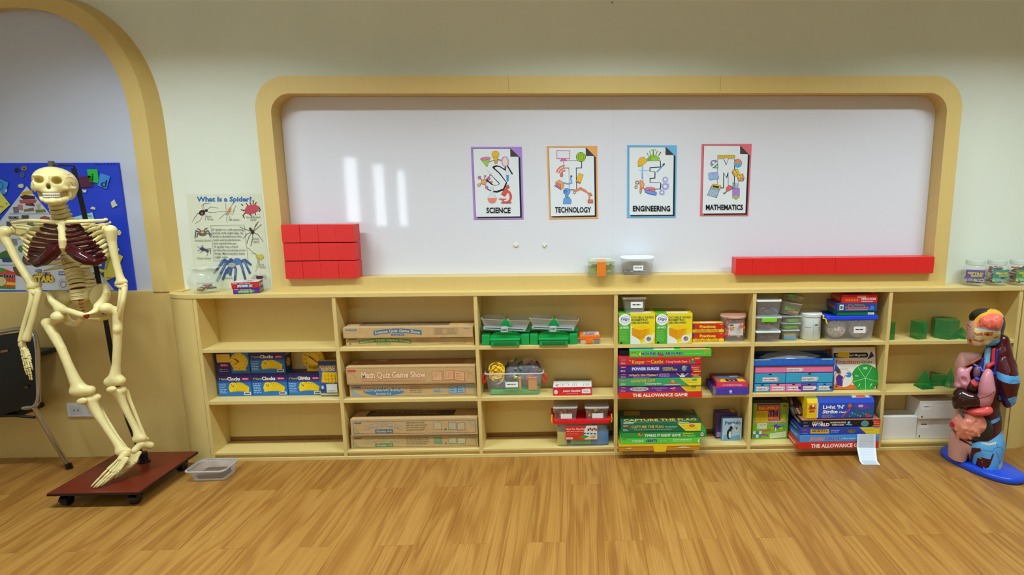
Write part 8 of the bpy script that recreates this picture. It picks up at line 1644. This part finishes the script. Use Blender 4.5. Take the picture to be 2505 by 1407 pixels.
# ------------------------------------------------------------------ left corner: pinboard, sockets, desk, chair
WPB = (0, 380, 3.517); YB = .1155
bl = aty(318, 713.5, YB); tr = aty(289, 398, YB)
PB = thing('pinboard', 'royal blue pinboard with a food pyramid and paper scraps, in the alcove', 'pinboard', (-2.80, YB, bl.z))
G().bbox((-3.26, YB, bl.z), (tr.x, YB+.010, tr.z), mat((34, 66, 206), rough=.3), b=.001, seg=1).obj('board', PB, world=PB)
A = Art(.35)
A.rect(-400, -1168, 985, -1158, '#2a4fb8')
A.poly([(230, -265), (985, -1160), (-450, -1160)], '#ccd2d8')
for y, x0, x1 in ((505, 85, 430), (720, -95, 620), (945, -260, 805)): A.line([(x0, -y), (x1, -y)], 4, '#4a505a')
A.line([(252, -505), (252, -720)], 3, '#4a505a')
A.rect(-400, -1185, 1130, -1168, '#3a5cc0')
for pts, c in (([(180, 320), (275, 300), (285, 330), (195, 345)], '#c8a82a'), ([(170, 355), (215, 340), (300, 350), (305, 378), (200, 382)], '#4a2a24'), ([(165, 385), (320, 380), (310, 410), (175, 415)], '#b05058'), ([(215, 415), (290, 410), (305, 440), (225, 432)], '#5a3a34'), ([(110, 445), (165, 440), (165, 495), (120, 500)], '#7a6a80'), ([(150, 425), (195, 425), (200, 475), (165, 470)], '#b07a78'), ([(205, 465), (290, 450), (295, 480), (210, 488)], '#8a6a50'), ([(305, 468), (390, 465), (400, 490), (310, 495)], '#7a7c2a'), ([(315, 420), (355, 415), (350, 460), (325, 462)], '#b8a888'),
    ([(55, 570), (120, 570), (125, 640), (60, 640)], '#4a4a58'), ([(80, 545), (190, 540), (190, 575), (90, 580)], '#b0a8a4'), ([(185, 515), (248, 515), (248, 550), (190, 548)], '#4a5248'), ([(345, 535), (385, 520), (430, 535), (440, 560), (350, 570)], '#9a4a44'), ([(230, 570), (320, 560), (330, 610), (240, 615)], '#6a7a58'), ([(90, 735), (150, 725), (155, 775), (100, 780)], '#8a8a78'), ([(0, 840), (60, 815), (130, 870), (110, 920), (0, 890)], '#3f6a2c'), ([(15, 880), (95, 880), (95, 922), (25, 920)], '#2f4a78'), ([(110, 960), (190, 950), (200, 1050), (130, 1030)], '#6a4a28'), ([(470, 880), (540, 885), (535, 930), (470, 925)], '#a85a58'), ([(680, 880), (760, 870), (760, 920), (690, 925)], '#8a9a84')): A.poly([(x, -y) for x, y in pts], c)
for x, y, r, c in ((185, 805, 30, '#5a8a44'), (245, 895, 52, '#4a4a34'), (245, 895, 34, '#8a5a34'), (120, 750, 30, '#8a8874'), (400, 620, 40, '#a8908a')): E_(A, x, y, r, r, c, 14, line=None)
A.poly([(-80, -970), (30, -972), (135, -1010), (135, -1150), (-80, -1130)], '#d83a28'); A.poly([(-80, -965), (30, -970), (60, -1000), (-80, -1010)], '#3f9a3c'); A.text('Sedaap', -45, -1052, 38, '#23242c', w=180, bold=.05, out='#e8e8e4', ow=.03); A.poly([(50, -1085), (135, -1095), (135, -1120), (50, -1115)], '#e8b82a'); A.poly([(-80, -1125), (135, -1135), (135, -1152), (-80, -1145)], '#2f8a3a'); E_(A, 10, 1085, 50, 42, '#cfc48a', 18)
A.poly([(305, -985), (360, -980), (362, -1003), (310, -1005)], '#2a3e6e'); A.text('Nestle', 312, -1000, 13, '#e4e4e4', w=44); A.poly([(282, -1035), (330, -1005), (430, -1008), (452, -1040), (475, -1070), (470, -1090), (370, -1095), (330, -1105), (265, -1098), (290, -1065)], '#3a4a68'); A.text('HONEY', 305, -1034, 24, '#e8c24a', w=85, bold=.05); A.text('STARS', 288, -1088, 48, '#e9bf22', w=182, bold=.07, out='#5a3a14', ow=.03); E_(A, 424, 1020, 14, 16, '#c87830', 10, line=None)
A.rect(507, -1030, 572, -1000, '#2a4478'); A.text('SARI', 514, -1024, 18, '#e8ecf0', w=52, bold=.03); A.ring(548, -1110, 24, 26, 9, '#9a8a90'); A.ring(548, -1110, 42, 48, 3, '#b8a0a4'); A.text('INDOMILK', 78, -545, 20, '#1c2024', w=88, bold=.05)
E_(A, 740, 1090, 40, 42, '#e6e2e0', 18, line=None); A.text('KL', 712, -1098, 22, '#c83a34', w=36, bold=.05, out='#2a2a2a', ow=.03); E_(A, 768, 998, 20, 22, '#c8b4b0', 12, line=None); A.poly([(752, -1040), (815, -1040), (820, -1095), (775, -1110)], '#c22c30'); E_(A, 800, 1060, 14, 14, '#3a2a2c', 10, line=None)
A.text('Class 1 A 5 B', 812, -84, 14, '#16206a', w=185)
for x, y, c in ((150, 128, '#2c2a28'), (212, 112, '#b08a30'), (212, 112, '#2a2420'), (195, 172, '#5a5a7a')):
    for k in range(8 if c != '#2a2420' else 1): E_(A, x+(14*math.cos(k*.785) if c != '#2a2420' else 0), y+(12*math.sin(k*.785) if c != '#2a2420' else 0), 10, 9, c, 8, line=None)
put_px(A, 'print', PB, WPB, YB)
def note(pts, c, deco=None, nm='paper_note'):
    g = G(); P = [aty(x/3.517, 380+y/3.517, YB) for x, y in pts]; n = len(P); off = Vector((0, -.0042, 0)); th = Vector((0, -.0052, 0))
    g.add([p+th for p in P]+[p+off for p in P], [tuple(range(n-1, -1, -1)), tuple(range(n, 2*n))]+[(i, (i+1) % n, n+(i+1) % n, n+i) for i in range(n)], mat(c, rough=.5)); o = g.obj(nm, PB, world=PB)
    if deco: A = Art(.5); deco(A); q = put_px(A, 'note_print', PB, WPB, YB, off=.0058); q.parent = o
note([(755, 120), (845, 120), (858, 240), (770, 225)], '#2ab83c', lambda A: A.text('i', 796, -222, 66, '#123a18', w=16))
note([(870, 155), (955, 180), (925, 290), (845, 260)], '#3f8ee0', lambda A: A.text('d', 872, -268, 62, '#14264e', w=50, rot=-.15))
note([(670, 190), (790, 175), (805, 270), (685, 280)], '#5c2340')
note([(-70, 190), (0, 200), (80, 235), (55, 335), (-60, 320)], '#3f90d8', lambda A: A.ring(5, -262, 30, 32, 5, '#16284a'))
note([(-60, 395), (10, 315), (95, 425), (0, 512), (-60, 470)], '#d9d45c', lambda A: (A.rect(58, -422, 72, -410, '#6a6a2a'), A.text('lu', 12, -448, 16, '#5a5a28', w=26)))
note([(600, 488), (622, 540), (615, 560), (598, 545)], '#a8dce0'); note([(640, 532), (800, 490), (832, 600), (812, 690), (700, 660), (650, 580)], '#a6d8dc', lambda A: (A.text('Fish', 756, -530, 18, '#5a7a80', w=42), A.text('6 items', 752, -592, 16, '#5a7a80', w=64), A.lines(660, -560, 740, -540, 1, '#5a7a80')))
note([(765, 745), (835, 735), (846, 790), (810, 800)], '#a6d8dc'); note([(720, 785), (755, 775), (760, 800), (725, 805)], '#a6d8dc')
note([(935, 805), (985, 830), (1066, 870), (1024, 962), (1058, 1010), (985, 1050), (915, 1082), (900, 1040), (845, 970), (905, 985)], '#d8cf52', lambda A: (A.text('cookies', 925, -980, 22, '#6a6a30', w=110, rot=1.25), A.poly([(875, -1010), (905, -1005), (900, -1035), (880, -1030)], '#4a4a50'), A.poly([(925, -1045), (975, -1045), (960, -1060), (930, -1062)], '#a8a060')))
for pts in ([(162, 255), (185, 245), (208, 248), (210, 275), (190, 282), (165, 275)], [(715, 295), (752, 298), (748, 320), (722, 318)], [(960, 405), (990, 378), (1002, 410), (1020, 430), (975, 452), (965, 430)], [(782, 458), (800, 440), (828, 450), (825, 470)], [(1018, 650), (1035, 640), (1052, 665), (1040, 690), (1020, 682)], [(1005, 800), (1030, 798), (1032, 822), (1008, 820)], [(1030, 985), (1062, 980), (1055, 1015), (1035, 1015)], [(50, 295), (70, 292), (66, 318), (50, 315)], [(900, 540), (918, 535), (925, 560), (905, 565)]): note(pts, '#d8d4b0', nm='paper_scrap')

# sockets on the panelling
for u0, u1, lb in ((169.5, 211, 'white wall socket plate on the panelling, left of the pair'), (213, 247, 'white wall socket plate on the panelling, behind the skeleton shin')):
    yq = .0855; a, b = aty(u0, 1019, yq), aty(u1, 986, yq)
    t = thing('wall_socket', lb, 'socket', ((a.x+b.x)/2, yq, a.z), group='wall sockets'); w = b.x-a.x; h = b.z-a.z
    G().bbox((-w/2, -.009, 0), (w/2, -.0005, h), mat((222, 226, 226), rough=.3), b=.003).obj('plate', t); G().bbox((-w*.3, -.0105, h*.2), (w*.3, -.0092, h*.8), mat((206, 210, 210), rough=.3), b=.0006, seg=1).obj('insert', t)
    for sx in (-.1, .1): G().box((w*sx-.002, -.0112, h*.42), (w*sx+.002, -.0106, h*.58), mat((70, 70, 70))).obj('slot', t)
# dark desk against the panelling
DK = mat((40, 40, 44), rough=.4); q = aty(143, 848, .10); q2 = aty(92, 862, -.12)
t = thing('desk', 'dark grey desk top fixed to the panelling behind the chair', 'desk', (-3.2, -.02, 0)); G().bbox((-3.9, -.055, q.z-.024), (q.x, .0855, q.z), DK, b=.001, seg=1).obj('desk_top', t, world=t)
for yy in (-.05, .05): G().bbox((-3.86, yy, 0), (-3.82, yy+.04, q.z-.0245), DK, b=.001, seg=1).obj('leg', t, world=t)
# black chair with chrome tube frame
CHM = mat((190, 192, 196), rough=.16, metal=1.0); CB_ = mat((14, 14, 16), rough=.4)
yc = -.10; Cc = [Z2(X, Y) for X, Y in ((-150, 372), (0, 332), (130, 312), (200, 335), (228, 420), (235, 600), (236, 745), (205, 792), (140, 800))]
t = thing('chair', 'black-backed chair with chrome tube frame behind the skeleton arm', 'chair', (-3.05, -.05, 0))
P = [aty(u, v, yc) for u, v in Cc]
G().tube(P, .0105, CHM, n=10, sub=5).obj('back_frame', t, smooth=True, world=t)
pan = [Z2(X, Y) for X, Y in ((-160, 390), (0, 352), (130, 335), (195, 352), (216, 430), (220, 740), (192, 780), (130, 800), (0, 852), (-160, 905))]
Q = [aty(u, v, yc-.002) for u, v in pan]; n = len(Q); c = sum(Q, Vector())/n; g = G(); g.add(Q+[p+Vector((0, .018, 0)) for p in Q]+[c+Vector((0, -.008, 0)), c+Vector((0, .024, 0))], sum([[(i, (i+1) % n, 2*n), (n+(i+1) % n, n+i, 2*n+1), ((i+1) % n, i, n+i, n+(i+1) % n)] for i in range(n)], []), CB_); g.obj('backrest', t, smooth=True, world=t, angle=50)
def pxq(X, Y): return Z2(X, Y)
lt = aty(*pxq(205, 795), yc); ft = atz(168, 1141, .012)
G().tube([aty(*pxq(140, 800), yc), lt, lt.lerp(ft, .12), lt.lerp(ft, .5), ft], .0105, CHM, n=10, sub=4).obj('leg', t, smooth=True, world=t)
G().tube([ft+Vector((-.001, 0, .014)), Vector((ft.x+.004, ft.y, .0006))], .015, CB_, n=12, sub=1).obj('foot_cap', t, smooth=True, world=t, angle=50)
zs = aty(*pxq(30, 838), yc).z
G().bbox((-3.42, -.075, zs-.03), (lt.x-.10, .075, zs), CB_, b=.012, seg=2).obj('seat', t, world=t)
for x0, y0, x1, y1 in ((-3.40, .05, -3.46, .06), (-3.40, -.06, -3.46, -.11)): G().tube([(x0, y0, zs-.028), (x1, y1, .001)], .0105, CHM, n=10, sub=1).obj('leg', t, smooth=True, world=t)
G().tube([aty(*pxq(-20, 838), yc+.01), aty(*pxq(215, 857), yc+.01)], .007, mat((24, 24, 26), rough=.3), n=8, sub=1).obj('cross_bar', t, smooth=True, world=t)
A = Art(); A.poly([(5, -447), (48, -440), (48, -452), (5, -462)], '#8a5a2a'); A.ell(162, -672, 11, 9, '#4a3a28', 10); put_px(A, 'back_label', t, (0, 680, 2.512), yc-.011)
# small ceiling-side hook high on the wall
p = aty(1497, 7, YW); g = G(); g.tube([p, p+Vector((0, -.012, 0)), p+Vector((0, -.012, -.006))], .0022, mat('#6a5a40', rough=.4), n=6, sub=2); tag(g.obj('wall_hook', smooth=True), 'tiny dark hook high on the wall above the whiteboard', 'hook')
